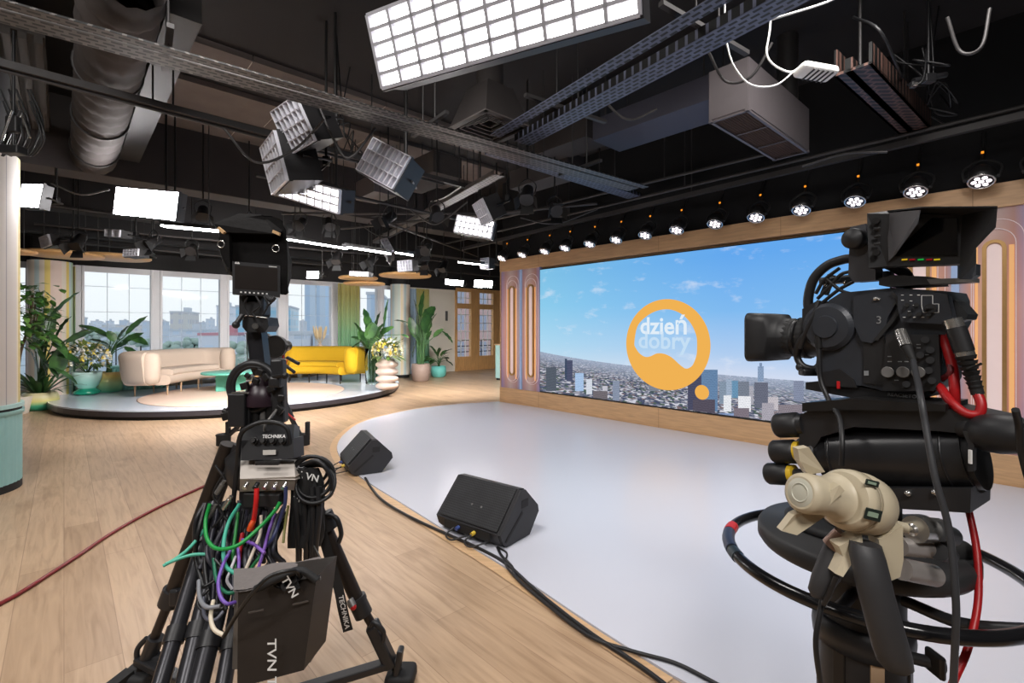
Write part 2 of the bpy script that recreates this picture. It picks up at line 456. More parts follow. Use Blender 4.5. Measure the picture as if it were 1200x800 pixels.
# ================================================================== SCREEN WALL
LW0, LW1 = uv(PV(585.5, 400, VL))[0], 1.25
lw = thing('screen_wall', 'long oak veneered media wall carrying the big city screen', 'media wall', M=ROOM @ Matrix.Translation(((LW0+LW1)/2, VL, 0)))
mb = MB(ROOM)
SU0, SU1 = uv(PV(632, 400, VL))[0], uv(PV(1042, 400, VL))[0]
SZ0, SZ1 = .325, 2.61
rbox(mb, LW0, LW1, VL, VL+.5, 0, .30, .004); rbox(mb, LW0, LW1, VL, VL+.5, SZ1+.055, 2.90, .004)
rbox(mb, LW0, LW0+.02, VL+.01, VL+.5, .30, SZ1+.06); rbox(mb, LW0+.02, LW1, VL+.1, VL+.5, .30, SZ1+.06)
mb.build('oak_surround', M_WOOD, lw)
mb = MB(ROOM)
for q in (SU0-.02, -3.9, -2.2, -.45): 
    for z0, z1 in ((.004, .298), (SZ1+.058, 2.897)): rbox(mb, q-.0025, q+.0025, VL-.0015, VL+.01, z0, z1)
mb.build('panel_joint', mat('brown_joint_line', (150, 116, 80), .8), lw)  # thin darker brown strips mark the panel joints
# printed column panels beside the screen
def panelmat(name, cols, w):
    m = bpy.data.materials.new(name); nt, N, L = nodes(m); b = N['Principled BSDF']
    tc = N.new('ShaderNodeTexCoord'); sp = N.new('ShaderNodeSeparateXYZ'); L.new(tc.outputs['Generated'], sp.inputs[0])
    c = ramp(N, L, sp.outputs[0], cols); 
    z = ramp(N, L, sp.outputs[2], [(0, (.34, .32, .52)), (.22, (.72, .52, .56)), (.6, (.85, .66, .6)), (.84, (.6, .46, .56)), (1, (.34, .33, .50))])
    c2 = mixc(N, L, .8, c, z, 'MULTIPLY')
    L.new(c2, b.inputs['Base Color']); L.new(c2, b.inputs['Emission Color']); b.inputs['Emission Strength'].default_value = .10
    b.inputs['Roughness'].default_value = .4; return m
PANC = [(0, (.50, .42, .62)), (.12, (.75, .46, .34)), (.25, (.9, .72, .54)), (.42, (.7, .42, .30)), (.5, (.42, .50, .66)), (.6, (.7, .44, .34)), (.75, (.9, .72, .54)), (.9, (.75, .42, .28)), (1, (.55, .5, .7))]
M_PANL = panelmat('pastel_column_print', PANC, 1)
M_GLOW = mat('pale_glow_strip', (226, 204, 200), .4, var=.02, emit=.3)
M_GLOWO = mat('warm_glow_edge', (240, 180, 116), .4, var=.02, emit=.3)
def pill(mb, uc, z0, z1, r, t, vv, dep, n=14):
    """a stadium shaped ring of half width r, ring thickness t"""
    def loop(rr, v_):
        o = []
        for i in range(n+1): a = pi*i/n; o.append((uc+rr*cos(a), v_, z1-r+rr*sin(a)))
        for i in range(n+1): a = pi+pi*i/n; o.append((uc+rr*cos(a), v_, z0+r+rr*sin(a)))
        return o
    a, b = loop(r, vv-dep), loop(r-t, vv-dep); c = loop(r, vv); d = loop(r-t, vv); k = len(a)
    vs = a+b+c+d; fs = []
    for i in range(k):
        j = (i+1) % k
        fs += [(i, j, k+j, k+i), (2*k+i, 2*k+j, j, i), (k+i, k+j, 3*k+j, 3*k+i)]
    return mb.add(vs, fs)
def pillfill(mb, uc, z0, z1, r, vv, n=14):
    o = []
    for i in range(n+1): a = pi*i/n; o.append((uc+r*cos(a), vv, z1-r+r*sin(a)))
    for i in range(n+1): a = pi+pi*i/n; o.append((uc+r*cos(a), vv, z0+r+r*sin(a)))
    return mb.prism(o, (0, -.008, 0))
def column_panel(u0, u1, centres, side):
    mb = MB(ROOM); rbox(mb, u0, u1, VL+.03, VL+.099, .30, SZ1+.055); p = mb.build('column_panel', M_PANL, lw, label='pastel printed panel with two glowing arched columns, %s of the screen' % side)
    a, b, c, d = MB(ROOM), MB(ROOM), MB(ROOM), MB(ROOM)
    for uc in centres:
        pill(a, uc, .56, 2.36, .085, .03, VL+.03, .028); pillfill(b, uc, .60, 2.32, .052, VL+.03)
        pill(c, uc, .45, 2.47, .15, .007, VL+.03, .015); pill(c, uc+.02, .42, 2.56, .185, .006, VL+.03, .012)
        rbox(d, uc+.1, uc+.135, VL+.018, VL+.03, .5, 2.3); rbox(d, uc-.135, uc-.115, VL+.018, VL+.03, .5, 2.3)
    a.build('arch_ring', M_GOLD, p); b.build('arch_light', M_GLOW, p); c.build('outline_ring', mat('pale_outline', (214, 196, 196), .4, emit=.2), p); d.build('glow_bar', M_GLOWO, p)
uc1, uc2 = uv(PV(599, 400, VL))[0], uv(PV(621, 400, VL))[0]
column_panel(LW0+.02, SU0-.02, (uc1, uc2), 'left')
uc3, uc4 = uv(PV(1077, 400, VL))[0], uv(PV(1165, 400, VL))[0]
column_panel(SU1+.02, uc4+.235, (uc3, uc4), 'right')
mb = MB(ROOM); rbox(mb, uc4+.24, LW1-.05, VL-.02, VL+.099, .22, SZ1+.09); mb.build('blue_end_panel', mat('pale_blue_panel', (168, 198, 210), .5, emit=.15), lw)
mb = MB(ROOM); rbox(mb, (uc1+uc2)/2-.02, (uc1+uc2)/2+.02, VL+.0, VL+.035, .31, SZ1+.05); rbox(mb, (uc3+uc4)/2-.03, (uc3+uc4)/2+.03, VL+.0, VL+.035, .31, SZ1+.05)
mb.build('blue_divider', mat('pale_blue_strip', (150, 172, 206), .5, emit=.2), lw)
# the screen
def screenmat():
    m = bpy.data.materials.new('city_picture'); nt, N, L = nodes(m); N.remove(N['Principled BSDF'])
    tc = N.new('ShaderNodeTexCoord'); sp = N.new('ShaderNodeSeparateXYZ'); L.new(tc.outputs['Object'], sp.inputs[0])
    W, H = SU1-SU0, SZ1-SZ0
    x, z = math_n(N, L, 'DIVIDE', sp.outputs[0], W), math_n(N, L, 'DIVIDE', sp.outputs[2], H)
    right = ramp(N, L, z, [(.22, lin((214, 222, 240))), (.36, lin((176, 205, 240))), (.62, lin((128, 186, 240))), (.95, lin((100, 168, 238)))])
    left = ramp(N, L, z, [(.22, lin((196, 222, 238))), (.4, lin((172, 216, 240))), (.7, lin((140, 204, 236))), (.95, lin((128, 194, 230)))])
    sky = mixc(N, L, math_n(N, L, 'MULTIPLY', x, 1.5, clamp=True), left, right)
    mp = N.new('ShaderNodeMapping'); mp.inputs['Scale'].default_value = (1.1, 1, 2.8); L.new(tc.outputs['Object'], mp.inputs['Vector'])
    cl = N.new('ShaderNodeTexNoise'); cl.inputs['Scale'].default_value = 1.7; cl.inputs['Detail'].default_value = 7; cl.inputs['Roughness'].default_value = .6
    L.new(mp.outputs[0], cl.inputs['Vector'])
    cf = ramp(N, L, cl.outputs['Fac'], [(.56, (0, 0, 0)), (.74, (.6, .6, .6))])
    sky = mixc(N, L, cf, sky, lin((232, 236, 246)))
    hz = math_n(N, L, 'ADD', math_n(N, L, 'MULTIPLY', math_n(N, L, 'POWER', math_n(N, L, 'SUBTRACT', 1, x, clamp=True), 3), .09), .235)
    dz = math_n(N, L, 'MAXIMUM', math_n(N, L, 'SUBTRACT', hz, z), .004)
    inv = math_n(N, L, 'DIVIDE', .5, math_n(N, L, 'ADD', dz, .09))
    cx = math_n(N, L, 'MULTIPLY', math_n(N, L, 'SUBTRACT', x, .5), math_n(N, L, 'MULTIPLY', inv, 62)); cy = math_n(N, L, 'MULTIPLY', inv, 26)
    cm = N.new('ShaderNodeCombineXYZ'); L.new(cx, cm.inputs[0]); L.new(cy, cm.inputs[1])
    vo = N.new('ShaderNodeTexVoronoi'); vo.distance = 'CHEBYCHEV'; vo.inputs['Scale'].default_value = .9; L.new(cm.outputs[0], vo.inputs['Vector'])
    sr = N.new('ShaderNodeSeparateColor'); L.new(vo.outputs['Color'], sr.inputs[0])
    cit = ramp(N, L, sr.outputs[0], [(0, lin((84, 92, 116))), (.25, lin((124, 130, 148))), (.42, lin((88, 108, 96))), (.55, lin((176, 174, 184))), (.75, lin((226, 226, 234))), (.9, lin((140, 122, 122)))], 'CONSTANT')
    shade = ramp(N, L, vo.outputs['Distance'], [(.1, (1.0, 1.0, 1.0)), (.5, (.45, .47, .55))])
    cit = mixc(N, L, .55, cit, shade, 'MULTIPLY')
    hazef = math_n(N, L, 'SUBTRACT', 1, math_n(N, L, 'MULTIPLY', dz, 9), clamp=True)
    cit = mixc(N, L, math_n(N, L, 'MULTIPLY', hazef, .62), cit, lin((176, 192, 218)))
    isg = math_n(N, L, 'GREATER_THAN', hz, z)
    c = mixc(N, L, isg, sky, cit)
    e = N.new('ShaderNodeEmission'); L.new(c, e.inputs[0]); e.inputs[1].default_value = 1.0
    L.new(e.outputs[0], N['Material Output'].inputs['Surface']); return m
scr = thing('city_screen', 'giant wall screen showing a blue sky city view and round logo', 'screen', M=ROOM @ Matrix.Translation((SU0, VL+.02, SZ0)))
mb = MB(ROOM); rbox(mb, SU0-.018, SU1+.018, VL+.03, VL+.098, SZ0-.022, SZ1+.018); mb.build('screen_bezel', M_BLK, scr)
mb = MB(ROOM); rbox(mb, SU0, SU1, VL+.018, VL+.03, SZ0, SZ1); mb.build('screen_image', screenmat(), scr)
# towers of the picture: flat coloured shapes on the lit screen
def sp_(px, py, off=0.): 
    p = PV(px, py, VL+.018); u_, v_ = uv(p); return (u_, VL+.017-off, max(SZ0+.003, min(SZ1-.01, p.z)))
def tower(px0, px1, py0, py1, rgb, off=.0, name='pictured_tower'):
    m = MATS.get('pt%s' % (rgb,))
    if m is None:
        m = bpy.data.materials.new('pictured_tower_%02x%02x%02x' % rgb); MATS['pt%s' % (rgb,)] = m
        nt, N, L = nodes(m); N.remove(N['Principled BSDF']); e = N.new('ShaderNodeEmission'); tc = N.new('ShaderNodeTexCoord')
        br = N.new('ShaderNodeTexBrick'); mp = N.new('ShaderNodeMapping'); mp.inputs['Rotation'].default_value = (radians(-90), 0, 0); L.new(tc.outputs['Object'], mp.inputs['Vector']); L.new(mp.outputs[0], br.inputs['Vector'])
        br.inputs['Scale'].default_value = 22; br.inputs['Brick Width'].default_value = .35; br.inputs['Row Height'].default_value = .5; br.inputs['Mortar Size'].default_value = .06
        c = lin(rgb); br.inputs['Color1'].default_value = (*[q*.8 for q in c], 1); br.inputs['Color2'].default_value = (*c, 1); br.inputs['Mortar'].default_value = (*[min(1, q*1.5+.04) for q in c], 1)
        L.new(br.outputs[0], e.inputs[0]); L.new(e.outputs[0], N['Material Output'].inputs['Surface'])
    a, b = sp_(px0, py0, off), sp_(px1, py0, off); c, d = sp_(px1, py1, off), sp_(px0, py1, off)
    q = MB(ROOM); q.add([a, d, c, b], [(0, 1, 2, 3)]); return q.build(name, m, scr)
tower(662,664.5,420,445,(44,60,84)); tower(664,671,422,446,(60,66,92)); tower(674,684,437,458,(150,176,208)); tower(687,694,444,462,(190,196,206)); tower(640,652,430,458,(70,78,90))
tower(718,726,446,470,(120,130,150)); tower(806,829,438,482,(58,60,84)); tower(822,841,433,482,(86,116,150),.0004); tower(812,838,468,487,(70,64,78),.0008)
tower(843,851,447,473,(116,132,150)); tower(851,858,444,466,(140,156,176)); tower(857,865,446,466,(90,130,160)); tower(865,878,447,471,(104,112,126)); tower(878,883,452,474,(150,150,160))
tower(848,857,463,482,(206,210,222),.0004); tower(865,880,464,482,(210,212,224),.0004); tower(884,900,448,478,(88,92,108)); tower(888,895,429,447,(120,140,168)); tower(890,893,425,431,(110,130,160))
tower(860,878,478,490,(110,100,110),.0008); tower(893,907,472,495,(150,146,156),.0008); tower(900,912,465,480,(176,170,176),.0004); tower(842,860,484,492,(120,140,176),.001); tower(912,940,474,500,(120,112,120),.0004)
tower(930,942,446,470,(116,124,146)); tower(760,772,440,458,(110,116,128)); tower(695,712,458,470,(96,90,96),.0004); tower(706,712,452,466,(176,176,186))
# logo
LC = ((uv(PV(732.0, 400, VL))[0]+uv(PV(833.6, 400, VL))[0])/2); LZ = 1.262; LR = .69
inner = [(-.95+.17,0.02),(-.70,.40),(-.48,.62),(-.2,.75),(.1,.77),(.38,.66),(.58,.46),(.70,.2),(.715,-.05),(.70,-.22),(.63,-.40),(.56,-.47),(.46,-.50),(.33,-.42),(.14,-.27),(-.05,-.20),(-.22,-.205),(-.36,-.27),(-.5,-.29),(-.64,-.22),(-.74,-.1)]
inner = [(x, 0, y) for x, y in inner]; inner = spline(inner, 4, True)
ic = Vector((-.02, 0, .22)); NN = 120
def hit(poly, a):
    d = Vector((cos(a), 0, sin(a))); best = None
    for i in range(len(poly)):
        p, q = poly[i]-ic, poly[(i+1) % len(poly)]-ic; e = q-p; den = d.x*e.z-d.z*e.x
        if abs(den) < 1e-9: continue
        t = (p.x*e.z-p.z*e.x)/den; s_ = (p.x*d.z-p.z*d.x)/den
        if t > 0 and -1e-6 <= s_ <= 1+1e-6 and (best is None or t > best): best = t
    return ic+d*(best or .5)
outer = [Vector((cos(2*pi*i/200), 0, sin(2*pi*i/200))) for i in range(200)]
va = [hit(inner, 2*pi*i/NN) for i in range(NN)]; vb = [hit(outer, 2*pi*i/NN) for i in range(NN)]
tr = lambda p, o=0: (LC+p.x*LR, VL+.0155-o, LZ+p.z*LR*.985)
q = MB(ROOM); q.add([tr(p) for p in va+vb], [(i, NN+i, NN+(i+1) % NN, (i+1) % NN)[::-1] for i in range(NN)])
q.add([(LC+.82*LR+.15*LR*cos(a), VL+.0155, LZ-.955*LR+.15*LR*sin(a)) for a in [-2*pi*i/32 for i in range(32)]], [list(range(32))[::-1]])
q.build('logo_ring', emat('logo_orange', (240, 178, 84), 1.0), scr)
q = MB(); rv = ROOM.to_3x3() @ Vector((1, 0, 0))
text_mb(q, 'dzień', R(LC-.04, VL+.0155, LZ+.235*LR), rv, (0, 0, 1), .52*LR, .001, .022)
q.build('logo_lettering', emat('logo_white', (226, 238, 248), 1.0), scr)
q = MB(); text_mb(q, 'dobry', R(LC-.04, VL+.0155, LZ-.085*LR), rv, (0, 0, 1), .52*LR, .001, .018)
q.build('logo_lettering', emat('logo_pale', (196, 222, 244), 1.0), scr)
# teal reception counter end peeping out beyond the wall
c0 = FL(580.5, 445); cu, cv = uv(c0)
ct = thing('fluted_counter', 'pale teal counter end showing beyond the left end of the screen wall', 'counter', M=ROOM @ Matrix.Translation((cu, cv+.3, 0)))
mb = MB(ROOM); rbox(mb, cu, cu+.7, cv, cv+.6, .06, 1.02, .01)
for k in range(10): mb.cyl((cu-.002, cv+.03+k*.06, .06), (cu-.002, cv+.03+k*.06, 1.02), .022, n=8)
mb.build('fluted_body', mat('pale_teal', (168, 208, 208), .5), ct)
mb = MB(ROOM); rbox(mb, cu-.03, cu+.73, cv-.02, cv+.62, 1.02, 1.06, .01); mb.build('counter_top', M_WOOD, ct)
mb = MB(ROOM); rbox(mb, cu+.02, cu+.68, cv+.02, cv+.58, 0, .06); mb.build('kick_plate', M_BLK2, ct)
# ================================================================== CEILING GEAR
BEAMS = []
def top_at(q):
    uu, vv_ = uv(Vector((q[0], q[1], 0))); z = CEIL-.003
    for (a, b, c, d, zz) in BEAMS:
        if a <= uu <= b and c <= vv_ <= d: z = min(z, zz)
    return max(z, q[2]+.02)
def perfmat(name, rgb, sx=.08, sy=.045, mort=.012):
    """sheet steel with rows of punched slots; pattern in object x (along) and y, z"""
    m = bpy.data.materials.new(name); nt, N, L = nodes(m); b = N['Principled BSDF']
    tc = N.new('ShaderNodeTexCoord'); br = N.new('ShaderNodeTexBrick'); L.new(tc.outputs['Object'], br.inputs['Vector'])
    br.inputs['Scale'].default_value = 1; br.inputs['Brick Width'].default_value = sx; br.inputs['Row Height'].default_value = sy; br.inputs['Mortar Size'].default_value = mort
    br.inputs['Mortar Smooth'].default_value = .1; br.offset = .5
    c = lin(rgb); no = N.new('ShaderNodeTexNoise'); no.inputs['Scale'].default_value = 9; L.new(tc.outputs['Object'], no.inputs['Vector'])
    base = ramp(N, L, no.outputs['Fac'], [(.3, tuple(q*.8 for q in c)), (.7, tuple(q*1.15 for q in c))])
    L.new(mixc(N, L, br.outputs['Fac'], (.004, .004, .004), base), b.inputs['Base Color'])
    b.inputs['Roughness'].default_value = .5; b.inputs['Metallic'].default_value = .2; return m
M_PERF = perfmat('perforated_tray_steel', (90, 86, 84))
M_PERFB = perfmat('perforated_blue_grey_steel', (90, 94, 112))
M_CONC = mat('raw_concrete_slab', (106, 97, 92), .9, var=.25, scale=4, bump=.3)
M_DUCT = mat('dull_duct_sheet', (58, 52, 50), .85, 0., var=.25, scale=6, bump=.2)
M_BOX = mat('grey_unit_sheet', (98, 92, 94), .55, .1, var=.06)

def hangers(parent, pts, r=.008, top=CEIL, name='hanger_rod'):
    for p in pts:
        MB().cyl(p, (p[0], p[1], top_at(p)), r, n=6).build(name, M_TRUSS, parent)
def tray(name, label, p0, p1, w, h, m, rail=None, group=None):
    """U-shaped perforated cable tray from p0 to p1 (horizontal)"""
    p0, p1 = Vector(p0), Vector(p1); d = p1-p0; ang = atan2(d.y, d.x); Ln = d.length
    M = Matrix.Translation(p0) @ Matrix.Rotation(ang, 4, 'Z')
    t = thing(name, label, 'cable tray', M=M, group=group)
    mb = MB(M); mb.box((Ln/2, 0, 0), (Ln, w, .006)); mb.box((Ln/2, w/2, h/2), (Ln, .006, h)); mb.box((Ln/2, -w/2, h/2), (Ln, .006, h))
    mb.build('perforated_channel', m, t)
    if rail:
        mb = MB(M); mb.box((Ln/2, rail[0], rail[1]), (Ln, rail[2], .006)); mb.box((Ln/2, rail[0]+rail[2]/2, rail[1]+.025), (Ln, .006, .05)); mb.build('side_rail', m, t)
    n = max(2, int(Ln/1.6))
    for i in range(n):
        x = Ln*(i+.5)/n; mb = MB(M); mb.box((x, 0, h+.02), (.04, w+.1+(2*abs(rail[0]) if rail else 0), .03)); mb.build('support_bracket', M_TRUSS, t)
    for i in range(n):
        x = Ln*(i+.5)/n
        for s in (-1, 1):
            a = M @ Vector((x, s*(w/2+.03), h)); MB().cyl(a, (a.x, a.y, top_at(a)), .007, n=6).build('hanger_rod', M_TRUSS, t)
    return t
def run(u, v0, v1, z): return R(u, v0, z), R(u, v1, z)
# concrete slabs between the beams, far left
for i, (ya, yb, xl, xr) in enumerate([(22, 52, 150, 300), (76, 110, 155, 420), (118, 141, 148, 430), (152, 190, 140, 430)]):
    z = CEIL-.07
    ua, va = uv(CP(xl, ya, z)); ub, vb_ = uv(CP(xl, yb, z)); _, vc = uv(CP(xr, (ya+yb)/2+.1*(xr-xl)+6, z))
    u0, u1 = min(ua, ub), max(ua, ub); v0 = min(va, vb_)-.02
    t = thing('ceiling_slab', '%s raw concrete ceiling slab strip, counted back from the camera' % ORD[i], 'ceiling slab', M=ROOM @ Matrix.Translation((u0, v0, z)), group='concrete slab strips in the ceiling')
    vv = v0; k = 0; BEAMS.append((u0, u1, v0, v0+4.6, z))
    while vv < v0+4.6:
        ln = [1.1, 1.6, 1.3][(k+i) % 3]; mb = MB(ROOM); rbox(mb, u0, u1, vv+.006, vv+ln-.006, z, CEIL-.005); mb.build('slab_section', M_CONC, t); vv += ln; mb = MB(ROOM); rbox(mb, u0+.02, u1-.02, vv-.005, vv+.004, z+.002, z+.02); mb.build('seam_filler', mat('pale_seam_filler', (190, 182, 172), .9, var=.4, scale=30), t); k += 1
# deep beams along the room
def beam(name, label, u0, u1, v0, v1, z0, m, z1=CEIL):
    BEAMS.append((u0, u1, v0, v1, z0))
    mb = MB(ROOM); rbox(mb, u0, u1, v0, v1, z0, z1-.002, .01); return mb.build(name, m, label=label, cat='beam', origin=ROOM @ Matrix.Translation((u0, v0, z0)))
M_BEAM = mat('painted_concrete_beam', (56, 51, 50), .8, var=.15, scale=3)
ub = uv(CP(130, 207, 3.55))[0]
beam('ceiling_beam', 'deep grey concrete ceiling beam behind the round duct end', ub-.45, ub, VMIN+.1, VMAX-.6, 3.55, M_BEAM)
ub2 = ub-2.6
beam('ceiling_beam', 'second deep dark ceiling beam nearer the windows', ub2-.35, ub2, VMIN+.1, VMAX-.6, 3.5, M_BLACKW)
beam('ceiling_beam', 'dark lowered beam just in front of the window wall', UW+.7, UW+1.0, VMIN+.1, VMAX-.6, 3.35, M_BLACKW)
# thick sheet metal duct
du0, dv_ = uv(CP(112, 30, 3.72)); r = .225
e1 = uv(CP(112, 196, 3.5)); vd = e1[1]
t = thing('round_duct', 'thick wrinkled round grey air duct running under the concrete slabs', 'duct', loc=R(ub, vd, 3.6))
path = []; prof = []
rr = random.Random(3); n = 64; a0, a1 = ub+.01, ub+4.6
mb = MB(); vsx = []
rows = []
for i in range(n+1):
    q = a0+(a1-a0)*i/n; k = r*(1+.05*sin(i*1.7)+rr.uniform(-.03, .03)+(-.06 if i % 9 == 4 else 0))
    rows.append([R(q, vd+k*cos(2*pi*j/28), 3.76+k*sin(2*pi*j/28)*(1+.04*sin(j*3+i))) for j in range(29)])
mb.grid(rows[::-1]); mb.build('duct_tube', M_DUCT, t)
for q in (a0+.5, a0+1.7, a0+3.0): mb = MB(); mb.torus(R(q, vd, 3.76), U, r+.012, .012, 28, 6); mb.cyl(R(q, vd, 3.76+r), R(q, vd, CEIL-.1), .008, n=6); mb.build('duct_strap', M_TRUSS, t)
# ribbed sheet to the left of the duct
v_a = vd-.38; ribs = MB(ROOM)
for k in range(9): rbox(ribs, ub+.02, ub+2.6, v_a-.9+k*.1, v_a-.9+k*.1+.055, 3.98, 4.06)
rbox(ribs, ub+.02, ub+2.6, v_a-.92, v_a-.03, 4.04, 4.08)
for q in (ub+.4, ub+2.2): rbox(ribs, q, q+.03, v_a-.5, v_a-.47, 4.08, CEIL-.003)
ribs.build('ribbed_panel', mat('ribbed_dark_sheet', (52, 47, 43), .7, var=.1), label='dark ribbed metal ceiling panel beside the round duct', cat='panel', origin=ROOM)
# square boxing between duct and slabs
mb = MB(ROOM); rbox(mb, ub+.02, ub+4.2, vd+.26, vd+.48, 3.8, CEIL-.08); mb.build('duct_casing', mat('casing_sheet', (38, 35, 34), .6), label='flat dark casing running along the right side of the round duct', cat='duct', origin=ROOM)

# main perforated trays. first: left-top corner to centre, parallel to the windows
a, b = CP(-60, 2, 3.30), CP(742, 222, 3.30)
tray('cable_tray', 'wide perforated grey cable tray crossing from the top left corner', a, b, .17, .06, M_PERF, rail=(-.20, -.02, .09))
# pipe and box beam behind it
def pipe(name, label, p0, p1, r, m=M_TRUSS, cat='pipe', hang=True, square=False):
    p0, p1 = Vector(p0), Vector(p1); t = thing(name, label, cat, loc=p0)
    mb = MB(); (mb.bar(p0, p1, 2*r, 2*r) if square else mb.cyl(p0, p1, r, n=12)); mb.build('rail' if square else 'tube', m, t)
    if hang:
        n = max(2, int((p1-p0).length/2.2))
        for i in range(n):
            q = p0.lerp(p1, (i+.5)/n); MB().cyl(q, (q.x, q.y, top_at(q)), .008, n=6).build('hanger_rod', M_TRUSS, t)
    return t
pipe('lighting_rail', 'long dark lighting rail under the concrete slabs', CP(-30, 66, 3.46), CP(560, 222, 3.46), .028, square=True)
pipe('lighting_rail', 'thin dark rail just behind the long rail under the slabs', CP(-30, 74, 3.42), CP(520, 216, 3.42), .014)
# second tray towards upper right
a, b = CP(612, 168, 3.45), CP(965, -22, 3.45)
tray('cable_tray', 'blue grey perforated cable tray rising to the top edge', a, b, .20, .07, M_PERFB, rail=(-.34, 0, .12))
tray('cable_tray', 'short perforated tray crossing under the square air vent', CP(575, 178, 3.42), CP(745, 232, 3.42), .2, .05, M_PERFB)
tray('cable_tray', 'perforated tray over the middle of the room, left of the small lamps', CP(440, 285, 3.40), CP(585, 205, 3.40), .16, .05, M_PERF)
for i, (x0, y0, x1, y1, z, w) in enumerate([(540, 292, 1280, 116, 3.32, .03), (520, 286, 1280, 106, 3.40, .02), (560, 262, 900, 180, 3.5, .02)]):
    pipe('lighting_rail', ['lowest dark rail running along above the wall spotlights', 'second dark rail just above the lowest spotlight rail', 'thin upper rail over the centre of the stage'][i], CP(x0, y0, z), CP(x1, y1, z), w, square=(i == 0))
for i, (x0, y0, x1, y1) in enumerate([(30, 236, 420, 292), (40, 262, 520, 306), (60, 282, 400, 312), (330, 250, 620, 250), (400, 268, 700, 238), (455, 262, 560, 300), (300, 205, 560, 262)]):
    z = [3.3, 3.2, 3.15, 3.4, 3.35, 3.3, 3.3][i]
    pipe('lighting_rail', ['dark rail crossing just below the bright square softlight', 'dark rail above the tube lamps at the far left', 'dark rail nearest the windows above the oak discs', 'dark rail crossing the middle distance behind the tilted lamps', 'dark rail above the far lit grid lamp', 'dark rail over the far tube lamps', 'dark rail beneath the cluster of grid lamps'][i], CP(x0, y0, z), CP(x1, y1, z), .022)
# black backing over the screen wall
mb = MB(ROOM); rbox(mb, LW0-.0, UMAX-.05, VL+.08, VL+.12, 2.902, CEIL-.002); mb.build('black_drape', mat('black_drape_cloth', (14, 14, 16), .95, bump=.2), label='black cloth backing above the oak screen wall', cat='drape', origin=ROOM)
# overhead fascia duct along the screen wall
pipe('round_duct', 'thick dark round duct running above the row of spotlights', CP(600, 268, 3.9), CP(775, 225, 3.9), .17, M_BEAM, 'duct')
# soffit boxes
def cbox(name, label, cat, px, py, z, su, sv, sh, m, rot=0., hang=True):
    c = CP(px, py, z); M = Matrix.Translation(c) @ Matrix.Rotation(RA+rot, 4, 'Z'); t = thing(name, label, cat, M=M)
    mb = MB(M); mb.box((0, 0, sh/2), (su, sv, sh), None, .004); mb.build('casing', m, t)
    if hang:
        for i in (-1, 1):
            for j in (-1, 1): MB(M).cyl((i*su*.4, j*sv*.4, sh), (i*su*.4, j*sv*.4, CEIL-c.z), .008, n=6).build('hanger_rod', M_TRUSS, t)
    return t, M
M_GRL = mat('dark_vent_grille', (44, 38, 36), .6)
# big air unit with slatted underside
A, B_, C_, D_ = CP(834, 142, 3.3), CP(880, 127, 3.3), CP(950, 177, 3.3), CP(900, 189, 3.3)
c = (A+B_+C_+D_)/4; lx = (C_-B_); sx = (B_-A); ang = atan2(lx.y, lx.x)
M = Matrix.Translation(c) @ Matrix.Rotation(ang, 4, 'Z'); t = thing('air_unit', 'large light grey boxy air outlet with slatted underside', 'air vent', M=M)
lu, lv = lx.length, abs(sx.length*sin(atan2(sx.y, sx.x)-ang)); lv = max(lv, .3)
mb = MB(M); hh = .42
for s in (-1, 1): mb.box((0, s*lv/2, hh/2+.01), (lu, .012, hh)); mb.box((s*lu/2, 0, hh/2+.01), (.012, lv, hh))
mb.box((0, 0, hh), (lu, lv, .012)); mb.box((0, 0, .06), (lu-.02, lv-.02, .004)); mb.build('casing', M_BOX, t)
mb = MB(M)
for s in (-1, 1): mb.box((0, s*(lv/2-.012), 0), (lu+.02, .024, .02)); mb.box((s*(lu/2-.012), 0, 0), (.024, lv+.02, .02))
for k in (-1, 1): mb.box((k*lu/6, 0, .004), (.014, lv, .014))
mb.build('grille_frame', M_BOX, t)
mb = MB(M)
for k in range(12): mb.box((0, -lv/2+.03+k*(lv-.06)/11, .02), (lu-.05, .007, .03), Matrix.Rotation(.5, 3, 'X'))
mb.build('grille_slats', mat('brown_slats', (84, 64, 54), .5), t)
mb = MB(M); mb.cyl((lu/2-.1, 0, hh+.006), (lu/2-.1, 0, CEIL-c.z), .1, n=20); mb.build('duct_neck', M_TRUSS, t)
# square ceiling diffuser
c = CP(574, 151, 3.55); M = Matrix.Translation(c) @ Matrix.Rotation(RA, 4, 'Z'); t = thing('square_diffuser', 'square dark grey ceiling air diffuser with stepped rings', 'air vent', M=M)
mb = MB(M)
for k in range(5):
    s = .27-.05*k; z = .004+.014*k
    for a in (0, pi/2, pi, 3*pi/2): mb.box((cos(a)*s, sin(a)*s, z), (.012 if abs(cos(a)) > .5 else 2*s+.012, .012 if abs(sin(a)) > .5 else 2*s+.012, .02), None)
mb.build('diffuser_rings', M_GREY if False else mat('diffuser_grey', (96, 90, 88), .6), t)
mb = MB(M)
for a in (0, pi/2, pi, 3*pi/2): mb.box((cos(a)*.3, sin(a)*.3, 0), (.05 if abs(cos(a)) > .5 else .65, .05 if abs(sin(a)) > .5 else .65, .012))
mb.build('frame', mat('diffuser_grey', (96, 90, 88), .6), t)
mb = MB(M); mb.add([(-.3,-.3,.006),(.3,-.3,.006),(.3,.3,.006),(-.3,.3,.006),(-.17,-.17,.4),(.17,-.17,.4),(.17,.17,.4),(-.17,.17,.4)], [(0,1,5,4),(1,2,6,5),(2,3,7,6),(3,0,4,7),(4,5,6,7)]); mb.cyl((0,0,.4),(0,0,CEIL-c.z-.002),.14,n=20)
mb.build('plenum', M_BEAM, t)
